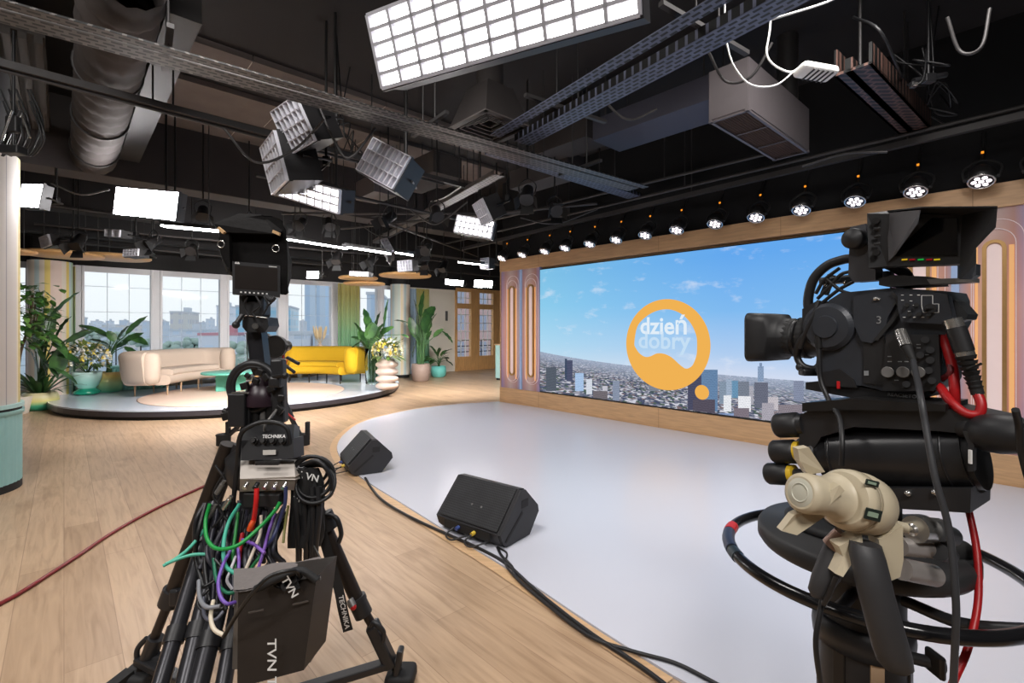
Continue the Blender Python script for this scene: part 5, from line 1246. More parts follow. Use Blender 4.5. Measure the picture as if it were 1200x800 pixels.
# pole
mb = MB(); mb.prism([P(293, 432, 2.03), P(311, 432, 2.03), P(305.5, 384, 2.03), P(288.5, 384, 2.03)], (0, .05, 0)); mb.prism([P(297, 440, 2.03), P(313, 440, 2.03), P(311, 430, 2.02), P(293, 430, 2.02)], (0, .06, 0)); mb.build('pole', mat('satin_black_pole', (46, 46, 50), .3, .4), rig)
mb = MB(); mb.bar(P(290.5, 430, 2.022), P(289, 390, 2.022), .004, .003); mb.build('pole_highlight', M_CHR, rig)  # bright strip stands for the highlight along the pole's left edge
mb = MB(); mb.prism([P(284, 375, 1.99), P(288, 369, 1.99), P(313, 372, 1.99), P(315, 382, 1.99), P(311, 389, 1.99), P(289, 389, 1.99), P(284, 383, 1.99)], (0, .09, 0)); mb.box(P(299, 358, 2.03), (.10, .08, .10), None, .012); mb.box(P(300, 349, 2.02), (.06, .06, .05), None, .008)
mb.build('tilt_bracket', M_BLK, rig)
mb = MB(); mb.tube([P(285, 375, 1.985), P(288, 369.5, 1.985), P(313, 372.5, 1.985)], .0025, 6, 2); mb.cyl(P(299, 382, 1.985), P(299, 382, 1.96), .012); mb.build('bright_edge', M_CHR, rig)
mb = MB(); mb.cyl(P(284, 369, 1.98), P(277, 379, 1.96), .010); mb.sphere(P(276.5, 380.5, 1.96), .015); mb.build('tilt_knob', M_BLK, rig)
for pts in ([(300, 347), (305, 358), (296, 366), (300, 372)], [(309, 347), (314, 357), (309, 368)], [(290, 348), (286, 358), (291, 370)], [(316, 347), (320, 352), (312, 360)]):
    MB().tube([P(x, y, 1.965) for x, y in pts], .004, 6).build('short_cable', M_CBL, rig)
MB().tube([P(312, 347, 1.98), P(318, 352, 1.94), P(322, 348, 1.94)], .009, 8).build('locking_lever', M_BLK, rig)
# monitor
mo = MB(); o = P(272.3, 344.5, 1.93); ax = P(328, 348, 2.0)-o; ay = P(272.3, 306, 1.93)-o; nz = ax.cross(ay).normalized(); nz = nz if nz.y > 0 else -nz
mo.obox(o, ax, ay, nz*.045); mo = mo.build('monitor', M_BLK, rig)
MB().obox(o+ax*.05+ay*.17-nz*.001, ax*.90, ay*.72, nz*.002).build('monitor_screen', mat('switched_off_screen', (44, 40, 38), .2), mo)
tb = MB()
for k in range(7): tb.obox(o+ax*(.16+k*.09)+ay*.055-nz*.002, ax*.035, ay*.045, nz*.003)
text_mb(tb, 'HM-7', o+ax*.84+ay*.91-nz*.001, ax, ay, .009, .001, .02) if False else tb.obox(o+ax*.76+ay*.925-nz*.002, ax*.17, ay*.022, nz*.003)
tb.obox(o+ax*.05+ay*.93-nz*.002, ax*.10, ay*.03, nz*.003); tb.add([o+ax*.05+ay*.955-nz*.0021, o+ax*.075+ay*1.0-nz*.0021, o+ax*.10+ay*.955-nz*.0021, o+ax*.12+ay*1.0-nz*.0021, o+ax*.15+ay*.955-nz*.0021], [(0, 1, 2), (2, 3, 4)])
tb.build('monitor_buttons', M_LBL, mo)
# black cloth hood behind and above the monitor
hd = MB(); fr_ = [P(266, 312, 2.08), P(262, 262, 2.08), P(318, 254, 2.08), P(334, 270, 2.08), P(337, 328, 2.08), P(330, 345, 2.08)]
bk = [P(268, 320, 2.5), P(258, 268, 2.55), P(276, 256, 2.55), P(318, 260, 2.55), P(338, 285, 2.5), P(334, 340, 2.5)]
rows = []
loopf = spline(fr_, 5, True); loopb = spline(bk, 5, True)
# align
for s_ in (0, .08, .16, .3, .5, .7, .9, 1.0):
    rows.append([a.lerp(b, s_)+Vector((rr.uniform(-.006, .006), 0, rr.uniform(-.006, .006))) for a, b in zip(loopf+loopf[:1], loopb+loopb[:1])])
hd.grid(rows, True); ct_ = sum(loopf, Vector((0, 0, 0)))/len(loopf)
hd.add(loopf+[ct_], [(i, (i+1) % len(loopf), len(loopf)) for i in range(len(loopf))])
ho = hd.build('cloth_hood', mat('black_hood_cloth', (20, 19, 19), .92, bump=.5, scale=30, spec=.15), rig)
q = MB(); q.prism([P(250, 262, 2.03), P(280, 250, 2.1), P(306, 251, 2.1), P(331, 270, 2.03), P(323, 274, 2.03), P(262, 272, 2.03)], (-.15, .30, .03)); q.build('hood_top', MATS['black_hood_cloth'], ho)
q = MB(); q.prism([P(256, 270, 2.04), P(268, 270, 2.04), P(270, 318, 2.04), P(262, 300, 2.04)], (0, .02, 0)); q.build('hood_flap', MATS['black_hood_cloth'], ho)
for x, y in ((259, 286), (323, 291)): MB().torus(P(x, y, 2.0), (0, 1, 0), .014, .0022, 24, 6).build('hood_ring', M_CHR, ho)
for x0, y0, x1, y1 in ((256, 267, 263, 273), (320, 271, 328, 274.5)): MB().bar(P(x0, y0, 1.99), P(x1, y1, 1.99), .012, .012).build('hood_batten', mat('tan_wood_batten', (196, 158, 112), .6), ho)
# strap with lettering
st = MB(); L1 = [P(379, 640, 1.95), P(388, 662, 1.95), P(396, 690, 1.95), P(400, 698, 1.95)]; 
sd = Vector((.019, 0, .006))
st.grid([[p-sd, p+sd] for p in spline([P(377, 622, 1.98), P(388, 660, 1.96), P(397, 690, 1.95), P(402, 715, 1.94), P(408, 739, 1.94)], 6)], True, .0015)
st = st.build('hanging_strap', M_BLK2, rig)
q = MB(); dn = (P(408, 738, 1.935)-P(399, 694, 1.935)).normalized(); upv = Vector((0, -1, 0)).cross(dn)
upv = dn.cross(Vector((0, 1, 0))).normalized(); upv = upv if upv.x > 0 else -upv
text_mb(q, 'TECHNIKA', P(403.4, 717, 1.925)-upv*.0095, dn, upv, .0275, .0, .02); q.build('strap_lettering', M_LBL, st)
# ---------------- junction box
jb0 = P(313, 592, 1.86)
jb = thing('connector_box', 'beige grey junction box with black socket panel on the tripod rig', 'junction box', jb0)
q = MB(); o = P(282, 540, 1.86); ax = P(345, 541, 1.86)-o
q.obox(P(281, 561, 1.82), P(346, 562, 1.82)-P(281, 561, 1.82), P(282, 539.5, 1.88)-P(281, 561, 1.82), (0, .10, -.02)); q.build('box_body', M_BOXM, jb)
q = MB(); q.obox(P(281, 576, 1.85), P(345, 574, 1.85)-P(281, 576, 1.85), P(281, 561, 1.82)-P(281, 576, 1.85), (0, .1, 0)); q.build('socket_edge', mat('worn_metal_edge', (160, 150, 140), .45, .4), jb)
o = P(283, 539.5, 1.84); ax = P(344.5, 537, 1.84)-o; ay = P(283, 516, 1.86)-o
q = MB(); q.obox(o, ax, ay, (0, .09, -.01)); ay2 = P(287, 499, 1.95)-P(283, 516, 1.86); q.obox(P(283, 516, 1.86), ax, ay2, (0, .05, -.02)); q = q.build('socket_panel', M_BLK, jb)
qq = MB()
for k in range(4):
    c = P(298+k*11, 516, 1.845); qq.torus(c, (0, -1, .3), .011, .0035, 20, 6); qq.cyl(c, c+Vector((0, -.012, .004)), .009, n=12)
qq.build('socket', M_DMET, q)
qq = MB(); qq.obox(P(308, 533, 1.835), P(323, 532.6, 1.835)-P(308, 533, 1.835), Vector((0, 0, .018)), (0, .002, 0)); qq.build('sticker', mat('off_white_sticker', (206, 204, 198), .6), q)
qq = MB(); text_mb(qq, 'TECHNIKA', P(321, 513, 1.84), (1, 0, .01), (0, .3, 1), .018, .002, .02); qq.build('panel_lettering', M_LBL, q)
qq = MB(); qq.obox(P(299, 545, 1.815), P(326, 545, 1.815)-P(299, 545, 1.815), (0, 0, .012), (0, .01, 0)); qq.build('latch', M_BLK, jb)
for k, x in enumerate((290, 302, 313, 324, 335)):
    c = P(x, 566, 1.82); MB().cyl(c, c+Vector((0, -.022, -.012)), .0085, n=14).build('bnc_socket', M_CHR if k != 1 else M_BLK, jb)
q = MB(); q.box(P(316, 584, 1.86), (.10, .05, .05), None, .006); q.box(P(296, 584, 1.88), (.05, .05, .06), None, .006); q.build('lower_bracket', M_BLK, jb)
MB().tube([P(272, 600, 1.86), P(278, 545, 1.86), P(281, 512, 1.84), P(292, 500, 1.84), P(312, 494, 1.85), P(335, 500, 1.86), P(341, 520, 1.86)], .009, 8).build('carry_cable', M_CBL, jb)
MB().tube([P(310, 505, 1.9), P(311, 497, 1.9), P(318, 488, 1.92), P(324, 480, 1.95)], .006, 8).build('plug_lead', M_GREY, jb)
# ---------------- power box with cloth top
pb = thing('power_box', 'black battery power box with grey cloth top hanging low on the rig', 'power box', P(325, 800, 1.5))
o = P(278, 806, 1.50); ax = P(356, 784, 1.46)-o; ay = P(279, 690, 1.56)-o
q = MB(); tr_ = P(371, 676, 1.50); F_ = [o, P(356, 785, 1.46), tr_, P(279, 690, 1.56)]
q.prism(F_, (.02, .12, .01)); q.build('case', mat('black_case_shell', (38, 33, 30), .5, var=.3), pb)
q = MB(); q.prism([P(272, 784, 1.57), P(279, 784, 1.55), P(283, 690, 1.58), P(275, 690, 1.60)], (0, .10, 0)); q.prism([P(357, 778, 1.5), P(364, 776, 1.55), P(377, 690, 1.6), P(371, 686, 1.54)], (0, .06, 0)); q.build('side_plate', mat('grey_side_plate', (92, 86, 80), .5), pb)
q = MB(); rows = []
for i in range(6):
    t_ = i/5; rows.append([P(274+(376-274)*j/14, 691-(24*t_)-14*j/14+1.2*sin(j*.9+i), 1.545-.04*j/14+.14*t_+.004*sin(j*1.1+i*1.7)) for j in range(15)])
q.grid(rows, True, .006); q.build('cloth_top', mat('grey_canvas', (112, 106, 104), .9, bump=.4, scale=40), pb)
q = MB(); rows = []
for i in range(5):
    t_ = i/4; rows.append([P(322+(352-322)*j/8+4*sin(i*2.), 672+18*t_+3*sin(j*2+i), 1.50+.012*sin(j*2.7+i)) for j in range(9)])
q.grid(rows, True, .004); q.tube([P(300, 690, 1.5), P(330, 676, 1.49), P(352, 668, 1.5), P(372, 680, 1.5)], .012, 8); q.build('black_tape', M_BLK2, pb)
q = MB()
text_mb(q, 'TVN', P(336, 690, 1.475), (.5, 0, -.85), (.85, 0, .5), .034, 0, .02); q.build('tape_lettering', M_LBL, pb)
q = MB(); nrm = (F_[1]-F_[0]).cross(F_[3]-F_[0]).normalized(); nrm = nrm if nrm.y < 0 else -nrm
dn = (F_[0]-F_[3]).normalized(); rt = dn.cross(nrm).normalized(); rt = rt if rt.x > 0 else -rt
text_mb(q, 'TVN T', P(313.5, 776, 1.462), dn+Vector((0, 0, 0)), rt, .045, .0, .012); q.build('case_lettering', M_LBL, pb)
q = MB()
for x, y in ((300, 716), (352, 706)): q.bar(P(x-9, y+2, 1.485), P(x+9, y-2, 1.485), .004, .004)
q.build('moulded_rib', mat('worn_edge_grey', (80, 74, 70), .5), pb)
# ---------------- bag and cable coil on the right side
bg_ = thing('black_cloth_pouch', 'black cloth pouch with white lettering hanging right of the junction box', 'pouch', P(362, 660, 1.9))
q = MB(); rows = []
for i in range(9):
    t_ = i/8; y = 548+t_*92; w0 = 345+2*sin(t_*5); w1 = 374+8*sin(t_*3.0)+2*sin(t_*9)
    rows.append([P(w0+(w1-w0)*(.5-.5*cos(pi*j/10)), y, 1.92-.05*sin(pi*j/10)+.008*sin(j*1.9+i)) for j in range(11)])
q.grid(rows, True, .02); q.build('pouch_body', M_BLK2, bg_)
for x0, x1 in ((347, 350), (356, 359), (366, 366), (373, 370)): MB().tube([P(x0, 570, 1.87), P(x0+1, 600, 1.86), P(x1, 640, 1.87), P(x1, 664, 1.9)], .012, 8).build('pouch_strap', M_BLK, bg_)
q = MB(); text_mb(q, 'TVN', P(362, 562, 1.855), (1, 0, -.25), (.25, 0, 1), .036, 0, .02); text_mb(q, 'VN', P(350, 588, 1.855), (1, 0, -.1), (.1, 0, 1), .03, 0, .02); q.build('pouch_lettering', M_LBL, bg_)
q = MB()
for k in range(5): q.torus(P(364+k*1.5, 551+k*4, 1.9-.008*k), Vector((.2, -1, .2*k-.3)), .062+.008*(k % 3), .007, 32, 6)
q.tube([P(352, 545, 1.88), P(372, 540, 1.86), P(386, 556, 1.86), P(389, 576, 1.87), P(380, 584, 1.88), P(371, 578, 1.88)], .008, 8)
q.build('cable_coil', M_CBL, label='coil of black cable tied above the cloth pouch on the tripod rig', cat='cable')
# ---------------- coloured cables
def ccab(label, pts, r, rgb, name='patch_cable', m=None):
    m = m or mat('cable_%02x%02x%02x' % rgb, rgb, .4); pts = [(x, y, (d-max(0, y-612)*.0019) if d > 1.72 else d) for x, y, d in pts]; return MB().tube([P(*p) for p in pts], r, 8).build(name, m, label=label, cat='cable')
ccab('bright green cable looping across the front of the cable bundle', [(246, 590, 1.82), (241, 610, 1.8), (243, 632, 1.78), (256, 643, 1.77), (280, 638, 1.76), (306, 616, 1.77), (323, 597, 1.79), (328, 588, 1.8)], .0068, (24, 148, 66))
ccab('teal cable hanging from the box left side down into the bundle', [(281, 590, 1.82), (268, 612, 1.8), (262, 638, 1.79), (264, 662, 1.79), (276, 672, 1.8)], .0068, (70, 178, 152))
ccab('teal cable end poking out to the left of the rig, lower one', [(246, 649, 1.86), (225, 650, 1.84), (203, 657, 1.82), (191, 663, 1.81)], .0062, (86, 186, 160))
ccab('teal cable end poking out to the left of the rig, upper one', [(240, 620, 1.86), (222, 642, 1.84), (205, 655, 1.825), (194, 661, 1.81)], .0062, (86, 186, 160))
ccab('second green cable falling straight through the bundle', [(279, 600, 1.84), (276, 625, 1.82), (273, 650, 1.82), (276, 665, 1.83)], .006, (34, 130, 60))
ccab('dark green cable curving low behind the purple one', [(250, 650, 1.85), (254, 680, 1.83), (266, 694, 1.82), (282, 692, 1.82)], .006, (24, 110, 80))
ccab('green cable dropping at the right of the bundle', [(312, 640, 1.84), (302, 655, 1.83), (293, 668, 1.84), (290, 680, 1.86)], .006, (34, 120, 70))
ccab('thick red cable plugged under the junction box', [(301, 572, 1.80), (300, 590, 1.79), (297, 612, 1.80), (294, 622, 1.81)], .009, (206, 34, 34))
ccab('orange red plug end below the thick red cable', [(297, 610, 1.79), (294, 616, 1.79), (292, 621, 1.8)], .010, (226, 84, 30))
ccab('dark red cable hanging low in the middle of the bundle', [(284, 625, 1.84), (281, 645, 1.83), (279, 665, 1.84)], .008, (160, 26, 34))
ccab('thin purple cable hanging in a long loop at front', [(270, 645, 1.8), (262, 660, 1.78), (256, 680, 1.76), (258, 698, 1.75), (266, 707, 1.75), (277, 705, 1.77)], .0058, (116, 84, 178))
ccab('purple cable slanting down right through the bundle', [(322, 602, 1.83), (315, 622, 1.81), (309, 645, 1.8), (302, 668, 1.81)], .0058, (110, 72, 160))
ccab('short purple cable crossing toward the right', [(284, 632, 1.82), (298, 638, 1.8), (310, 648, 1.79)], .006, (124, 86, 176))
ccab('purple cable hanging vertically at the left centre', [(279, 640, 1.83), (280, 660, 1.81), (278, 680, 1.82)], .0055, (124, 86, 176))
ccab('navy cable plugged at the right of the junction box', [(335, 570, 1.80), (334, 590, 1.79), (327, 612, 1.79), (320, 630, 1.8), (312, 640, 1.82)], .0068, (48, 54, 92))
ccab('cream cable slanting down in the centre of bundle', [(306, 604, 1.83), (305, 625, 1.81), (295, 650, 1.8), (286, 672, 1.81)], .006, (214, 202, 184))
ccab('pale grey cable running beside the cream one', [(276, 652, 1.82), (270, 668, 1.8), (266, 680, 1.8), (272, 690, 1.82)], .005, (200, 198, 204))
ccab('grey cable curving under at the lower left of bundle', [(233, 680, 1.83), (234, 700, 1.81), (242, 711, 1.79), (258, 710, 1.79)], .0068, (130, 132, 138))
ccab('slate cable looping just below the grey one', [(238, 700, 1.83), (240, 722, 1.81), (252, 726, 1.8), (262, 716, 1.8)], .006, (86, 88, 100))
ccab('cream cable curling at the bottom of the bundle', [(250, 704, 1.83), (247, 722, 1.8), (251, 737, 1.79), (262, 744, 1.79)], .0068, (220, 208, 186))
ccab('thin yellow green cable in the right of the bundle', [(338, 592, 1.86), (334, 615, 1.84), (332, 636, 1.85)], .005, (134, 130, 70))
ccab('black cable crossing over the front of the power box', [(262, 746, 1.5), (280, 716, 1.44), (300, 690, 1.42), (318, 674, 1.43), (345, 668, 1.46), (352, 676, 1.5)], .0062, (30, 30, 30))
ccab('thin black cable hanging right of the power box', [(368, 640, 1.85), (377, 660, 1.83), (378, 690, 1.82), (372, 712, 1.8)], .004, (36, 34, 32))
r2 = random.Random(4)
for i in range(38):
    x = 232+i*2.6; col = [(36, 36, 40), (28, 28, 30), (58, 58, 66), (44, 44, 56)][i % 4]
    ys = r2.uniform(585, 605); ye = r2.uniform(655, 715) if x < 300 else r2.uniform(645, 668)
    ccab('dark cable of the hanging bundle under the junction box', [(x+r2.uniform(4, 14), ys, 1.87), (x+r2.uniform(-4, 6), (ys+ye)/2-15, 1.86+r2.uniform(-.03, .03)), (x+r2.uniform(-8, 4), (ys+ye)/2+15, 1.86+r2.uniform(-.03, .03)), (x+r2.uniform(-4, 6), ye, 1.88)], r2.uniform(.006, .009), col)['group'] = 'dark cables in the hanging bundle'
for i, pts in enumerate([[(262, 555), (250, 580), (262, 600), (246, 622)], [(252, 545), (264, 565), (256, 592), (268, 612)], [(230, 690), (245, 684), (262, 670), (252, 655)], [(245, 690), (232, 705), (240, 716), (262, 712)]]):
    ccab(['thin black lead looping at the left of the junction box', 'thin black lead twisting beside the left tripod leg', 'black lead curling to the left leg', 'black lead curling low by the near tripod tubes'][i], [(x, y, 1.84) for x, y in pts], .005, (32, 32, 34))
for i, (x, y) in enumerate([(258, 572), (266, 590), (248, 600), (298, 660), (310, 668), (260, 656)]):
    q = MB(); q.cyl(P(x-4, y+6, 1.83), P(x+3, y-5, 1.83), .010, n=12); q.cyl(P(x+3, y-5, 1.83), P(x+5, y-9, 1.83), .007, n=12)
    q.build('cable_connector', M_CHR if i % 2 else M_GREY, label='metal cable plug among the cables, %s' % ['left of the junction box', 'just below the left plug', 'by the left leg top', 'above the power box, left', 'above the power box, right', 'at the left edge of the bundle'][i], cat='plug')
# pan arms right: clutter behind at body left (clamp to the left of the box)
# ================================================================== SECOND TRIPOD CAMERA further back
c2 = P(312, 470, 6.3); rg2 = thing('tripod_camera', 'smaller tripod camera standing beyond the front rig before the platform', 'camera', (c2.x, c2.y, 0))
apex = P(324, 452, 6.3); fts = [FL(262, 521), FL(355, 521), FL(318, 505)]
for f in fts:
    f.z = 0; s = (f-apex).normalized(); q = MB(); q.cyl(apex, apex.lerp(f, .55), .045, n=10); q.cyl(apex.lerp(f, .5), f+Vector((0, 0, .06)), .030, n=10); lg = q.build('leg', M_BLK, rg2)
    q = MB(); q.cyl(f+Vector((0, 0, .0)), f+Vector((0, 0, .14)), .085, n=14); q.box(f+Vector((.06, 0, .18)), (.05, .06, .24), None, .01); q.cyl(f+Vector((-.1, 0, .12)), f+Vector((.02, 0, .12)), .012, n=8); q.build('rubber_foot', M_BLK2, lg)
    MB().bar(f+Vector((0, 0, .14)), sum(fts, Vector((0, 0, 0)))/3+Vector((0, 0, .22)), .03, .02).build('spreader_bar', M_BLK, rg2)
q = MB(); q.lathe(P(312, 452, 6.3), [(.09, -.08), (.10, 0), (.08, .08), (.05, .12)], 20); q.build('fluid_head', M_BLK, rg2)
q = MB(); q.box(P(316, 420, 6.35), (.20, .5, .22), None, .03); q.box(P(316, 432, 6.3), (.12, .3, .1), None, .01); q.build('camera_body', M_BLK, rg2)
lc = P(322, 406, 6.0); q = MB(); q.lathe(lc, [(.13, -.0), (.14, .02), (.13, .08), (.07, .2), (.07, .32)], 28, axis=(0, 1, 0)); q.torus(lc+Vector((0, 0, 0)), (0, 1, 0), .13, .01, 28, 6); q.build('lens', M_DMET, rg2)
q = MB(); q.box(P(307, 394, 6.25), (.16, .12, .08), None, .02); q.cyl(P(308, 398, 6.2), P(318, 395, 6.2), .03); q.box(P(306, 410, 6.1), (.1, .1, .14), None, .02); q.build('viewfinder', M_BLK, rg2)
for (x0, y0, x1, y1) in ((326, 424, 337, 419), (328, 428, 336, 429)):
    q = MB(); q.cyl(P(x0, y0, 6.1), P(x1, y1, 5.8), .014, n=8); q.build('pan_arm', M_CHR, rg2)
for (x0, y0, x1, y1) in ((341, 421, 350, 426), (337, 429, 345, 436)):
    q = MB(); q.cyl(P(x0-4, y0-2, 5.8), P(x1, y1, 5.7), .020, n=10); q.build('pan_grip', M_BLK2, rg2)
MB().tube([P(332, 410, 6.1), P(332, 440, 6.0), P(330, 462, 6.1), P(334, 480, 6.2), P(346, 492, 6.2)], .012, 6).build('red_lead', M_RED, rg2)
MB().tube([P(338, 418, 6.0), P(333, 434, 6.0), P(331, 452, 6.1)], .008, 6).build('orange_lead', mat('orange_lead', (214, 90, 40), .5), rg2)
# ================================================================== RIGHT RIG: studio pedestal camera
DV = Vector((-.55, .835, 0)).normalized(); NV = Vector((DV.y, -DV.x, 0)); KP = 1.496; ZU = Vector((0, 0, 1))
def S(px, py, off=0.):
    t = (px-CXP)/FP; return P(px, py, (KP+off)/(t*NV.x+NV.y))
M_CAM = mat('graphite_camera_shell', (52, 55, 61), .38, .15, var=.12, scale=30); M_CAM2 = mat('matte_black_shell', (28, 28, 30), .5); M_HOODLIT = mat('lit_hood_grey', (78, 78, 82), .5)
PC = Vector((.935, 1.30, 0))
ped = thing('camera_pedestal', 'black studio pedestal with round steering ring and weight plate, front right', 'pedestal', PC)
zr = .875
# column
q = MB(); q.lathe(PC, [(.102, .20), (.102, .72), (.095, .74), (.095, .90)], 48, smooth=True); q.build('column', M_BLK, ped)
for a in (2.2, 3.6, 4.4, 5.4):
    q = MB(); p = PC+Vector((cos(a), sin(a), 0))*.100; q.box(p+Vector((0, 0, .44)), (.012, .030, .48), Matrix.Rotation(a, 3, 'Z'), .003); q.build('column_track', mat('tan_track_strip', (176, 150, 122), .5) if a == 4.4 else M_DMET, ped)
q = MB(); q.lathe(PC, [(.103, .665), (.112, .67), (.115, .70), (.112, .73), (.103, .735)], 48); q.build('collar', M_BLK, ped)
k = PC+Vector((.10, -.10, .70)); kn = P(1092, 776, 1.16); q = MB(); q.cyl(P(1058, 768, 1.2), kn, .014, n=14); q.cyl(kn, kn+Vector((.02, -.005, -.002)), .02, n=14); q.box(P(1096, 777, 1.15), (.014, .05, .055), None, .006); q.build('collar_knob', M_BLK, ped)
# base
q = MB(); q.lathe(PC, [(.40, .05), (.46, .08), (.47, .16), (.38, .20), (.14, .22), (.12, .22)], 48); q.build('base_skirt', M_BLK, ped)
for a in (.5, .5+2*pi/3, .5+4*pi/3): p = PC+Vector((cos(a), sin(a), 0))*.34+Vector((0, 0, .065)); s_ = Vector((-sin(a), cos(a), 0)); MB().cyl(p-s_*.03, p+s_*.03, .065, n=24).build('wheel', M_BLK2, ped)
# ring and its arms
RC = PC+Vector((.022, .02, zr)); RR = .338
q = MB(); q.torus(RC, (0, 0, 1), RR, .0155, 96, 14); ring = q.build('steering_ring', mat('glossy_black_ring', (26, 26, 28), .18), ped)
def ringpt(a): return RC+Vector((cos(a), sin(a), 0))*RR
q = MB()
for a in (radians(250), radians(10), radians(130)): q.tube([PC+Vector((cos(a), sin(a), 0))*.10+Vector((0, 0, zr-.05)), PC+Vector((cos(a), sin(a), 0))*.22+Vector((0, 0, zr-.04)), ringpt(a)], .016, 8)
q.build('ring_arm', M_BLK, ped) if False else None
for a in (radians(222), radians(292), radians(85)):
    MB().tube([PC+Vector((cos(a), sin(a), 0))*.10+Vector((0, 0, zr-.05)), PC+Vector((cos(a), sin(a), 0))*.22+Vector((0, 0, zr-.04)), ringpt(a)], .014, 8).build('ring_arm', M_BLK, ped)
for a0, a1, nm, c in ((140, 148, 'red_tape', (190, 36, 40)), (149, 170, 'blue_tape', (44, 54, 76)), (172, 178, 'green_tape', (40, 52, 58))):
    pts = [ringpt(radians(a0+(a1-a0)*i/4)) for i in range(5)]; MB().tube(pts, .0175, 14, 1).build(nm, mat(nm, c, .4), ring)
# weight plate
q = MB(); q.lathe(PC+Vector((.005, .02, 0)), [(.10, .895), (.236, .90), (.244, .912), (.244, .938), (.236, .95), (.05, .952)], 72); q.build('weight_plate', mat('dark_grey_plate', (46, 46, 47), .55, var=.08), ped)
q = MB(); q.lathe(PC+Vector((-.03, .05, 0)), [(.125, .952), (.13, .957), (.13, .968), (.12, .975), (.0, .975)], 56); q.build('upper_plate', M_BLK2, ped)
q = MB(); q.box(PC+Vector((.12, -.02, .975)), (.14, .10, .05), None, .02, 3); q.box(P(1105, 645, 1.2), (.12, .08, .06), None, .025, 3); q.build('plate_pad', M_BLK2, ped)
# riser to the head
q = MB(); q.cyl(PC+Vector((0, 0, .95)), PC+Vector((0, 0, 1.06)), .085, n=32); q.build('riser', M_BLK, ped)
# ---------------------------------------------------- fluid head
head = thing('fluid_head', 'large black fluid pan head under the broadcast camera at right', 'camera head', PC+Vector((0, 0, 1.03)))
def slab(pts, off0, th, name, m, parent, smooth=False):
    return MB().prism([S(x, y, off0) for x, y in pts], NV*th, smooth).build(name, m, parent)
slab([(1054, 572), (1138, 572), (1137, 601), (1054, 596), (1020, 590), (1008, 572)], -.06, .15, 'base_block', M_BLK, head)
q = MB(); a, b = S(984, 535, .02), S(1141, 535, .02); ax = (b-a); ctr_off = .0
q.cyl(a, b, .080, n=48); e = ax.normalized(); q.cyl(b, b+e*.012, .074, n=40); q.cyl(a-e*.03, a, .070, n=40); q.torus(a+e*.006, e, .079, .004, 40, 6); q.torus(a+e*.25, e, .0795, .003, 40, 6); q.build('drum', mat('satin_black_drum', (30, 30, 32), .33), head)
q = MB()
for x, r in ((945, .058), (955, .07), (968, .078)): q.torus(S(x, 540, .02), e, r, .010, 36, 8, -.6, pi*.9)
q.build('side_ribs', M_CAM2, head)
slab([(938, 486), (960, 474), (1107, 478), (1170, 492), (1170, 512), (1100, 505), (1000, 500), (962, 512), (944, 540), (936, 520)], -.05, .14, 'cradle', M_BLK, head)
slab([(940, 472), (1000, 467), (1108, 474), (1108, 482), (1000, 480), (940, 482)], -.07, .16, 'wedge_plate', M_DMET, head)
slab([(1128, 505), (1141, 505), (1141, 552), (1134, 552), (1134, 520)], -.075, .02, 'end_bracket', M_BLK, head)
MB().box(S(1137, 535, -.08), (.004, .006, .03)).build('white_mark', M_LBL, head)
for (x, y, r, yel) in ((923, 498, .036, 0), (919, 529, .0345, 0), (912, 555, .032, 1)):
    p = S(x, y, -.03); q = MB(); q.lathe(p, [(.0, -.032), (r*.9, -.032), (r, -.026), (r, .03), (r*.85, .036)], 32, axis=-e if False else e, cap=False); kn = q.build('drag_knob', M_CAM2, head)
    MB().cyl(p+e*.036, p+e*.05, r*.86, n=24).build('yellow_scale' if yel or r < .035 else 'knob_neck', mat('yellow_scale_ring', (214, 176, 40), .5) if yel or r < .035 else M_BLK, kn)
    MB().cyl(p+e*.05, p+e*.10, r*.5, n=16).build('knob_shaft', M_BLK, kn)
q = MB()
for x, y in ((1064, 578), (1096, 577)): q.sphere(S(x, y, -.065), .008, n=10, m=6)
q.build('bolt_head', M_CHR, head)
# pan bar going off to the right
q = MB(); p0, p1 = S(1128, 500, -.03), P(1172, 508, 1.04); p2 = P(1240, 512, .95); q.tube([p0, p1, p2], .024, 14, 2); q.lathe(p1, [(.028, -.05), (.040, -.03), (.043, .0), (.038, .035), (.028, .05)], 28, axis=(p2-p1)); q.cyl(p2, p2+(p2-p1).normalized()*.35, .020, n=14); q.build('pan_bar', M_CAM2, head)
MB().tube([P(1190, 480, .9), P(1194, 500, .92), P(1197, 530, .93), P(1210, 580, .94)], .006, 8).build('bar_lead', M_CBL, head)
# ---------------------------------------------------- broadcast camera
camr = thing('broadcast_camera', 'big black broadcast studio camera with lens and hooded viewfinder at right', 'camera', S(1030, 470, .07))
bodyp = [(971, 352), (985, 343), (1047, 337), (1109, 341), (1113, 350), (1115, 377), (1107, 392), (1103, 446), (1098, 455), (1079, 460), (1035, 458), (1012, 452), (985, 450), (963, 446), (955, 434), (958, 412), (966, 398)]
bd = slab(bodyp, .0, .15, 'camera_body', M_CAM, camr)
slab([(1000, 346), (1046, 341), (1052, 352), (1040, 372), (1036, 392), (1022, 402), (1010, 400), (1000, 380)], -.012, .012, 'side_cover', M_CAM, bd)
slab([(1012, 402), (1036, 394), (1040, 420), (1036, 452), (1012, 448)], -.006, .006, 'lower_cover', M_CAM2, bd)
slab([(1038, 392), (1100, 392), (1102, 446), (1094, 458), (1034, 458)], -.016, .016, 'connector_bay', M_CAM2, bd)
slab([(1052, 343), (1096, 343), (1110, 346), (1116, 372), (1108, 380), (1056, 377), (1052, 362)], -.03, .03, 'control_panel', M_CAM, bd)
slab([(1112, 350), (1120, 352), (1134, 368), (1132, 374), (1114, 378)], .02, .08, 'rear_hook', M_CAM2, bd)
q = MB(); 
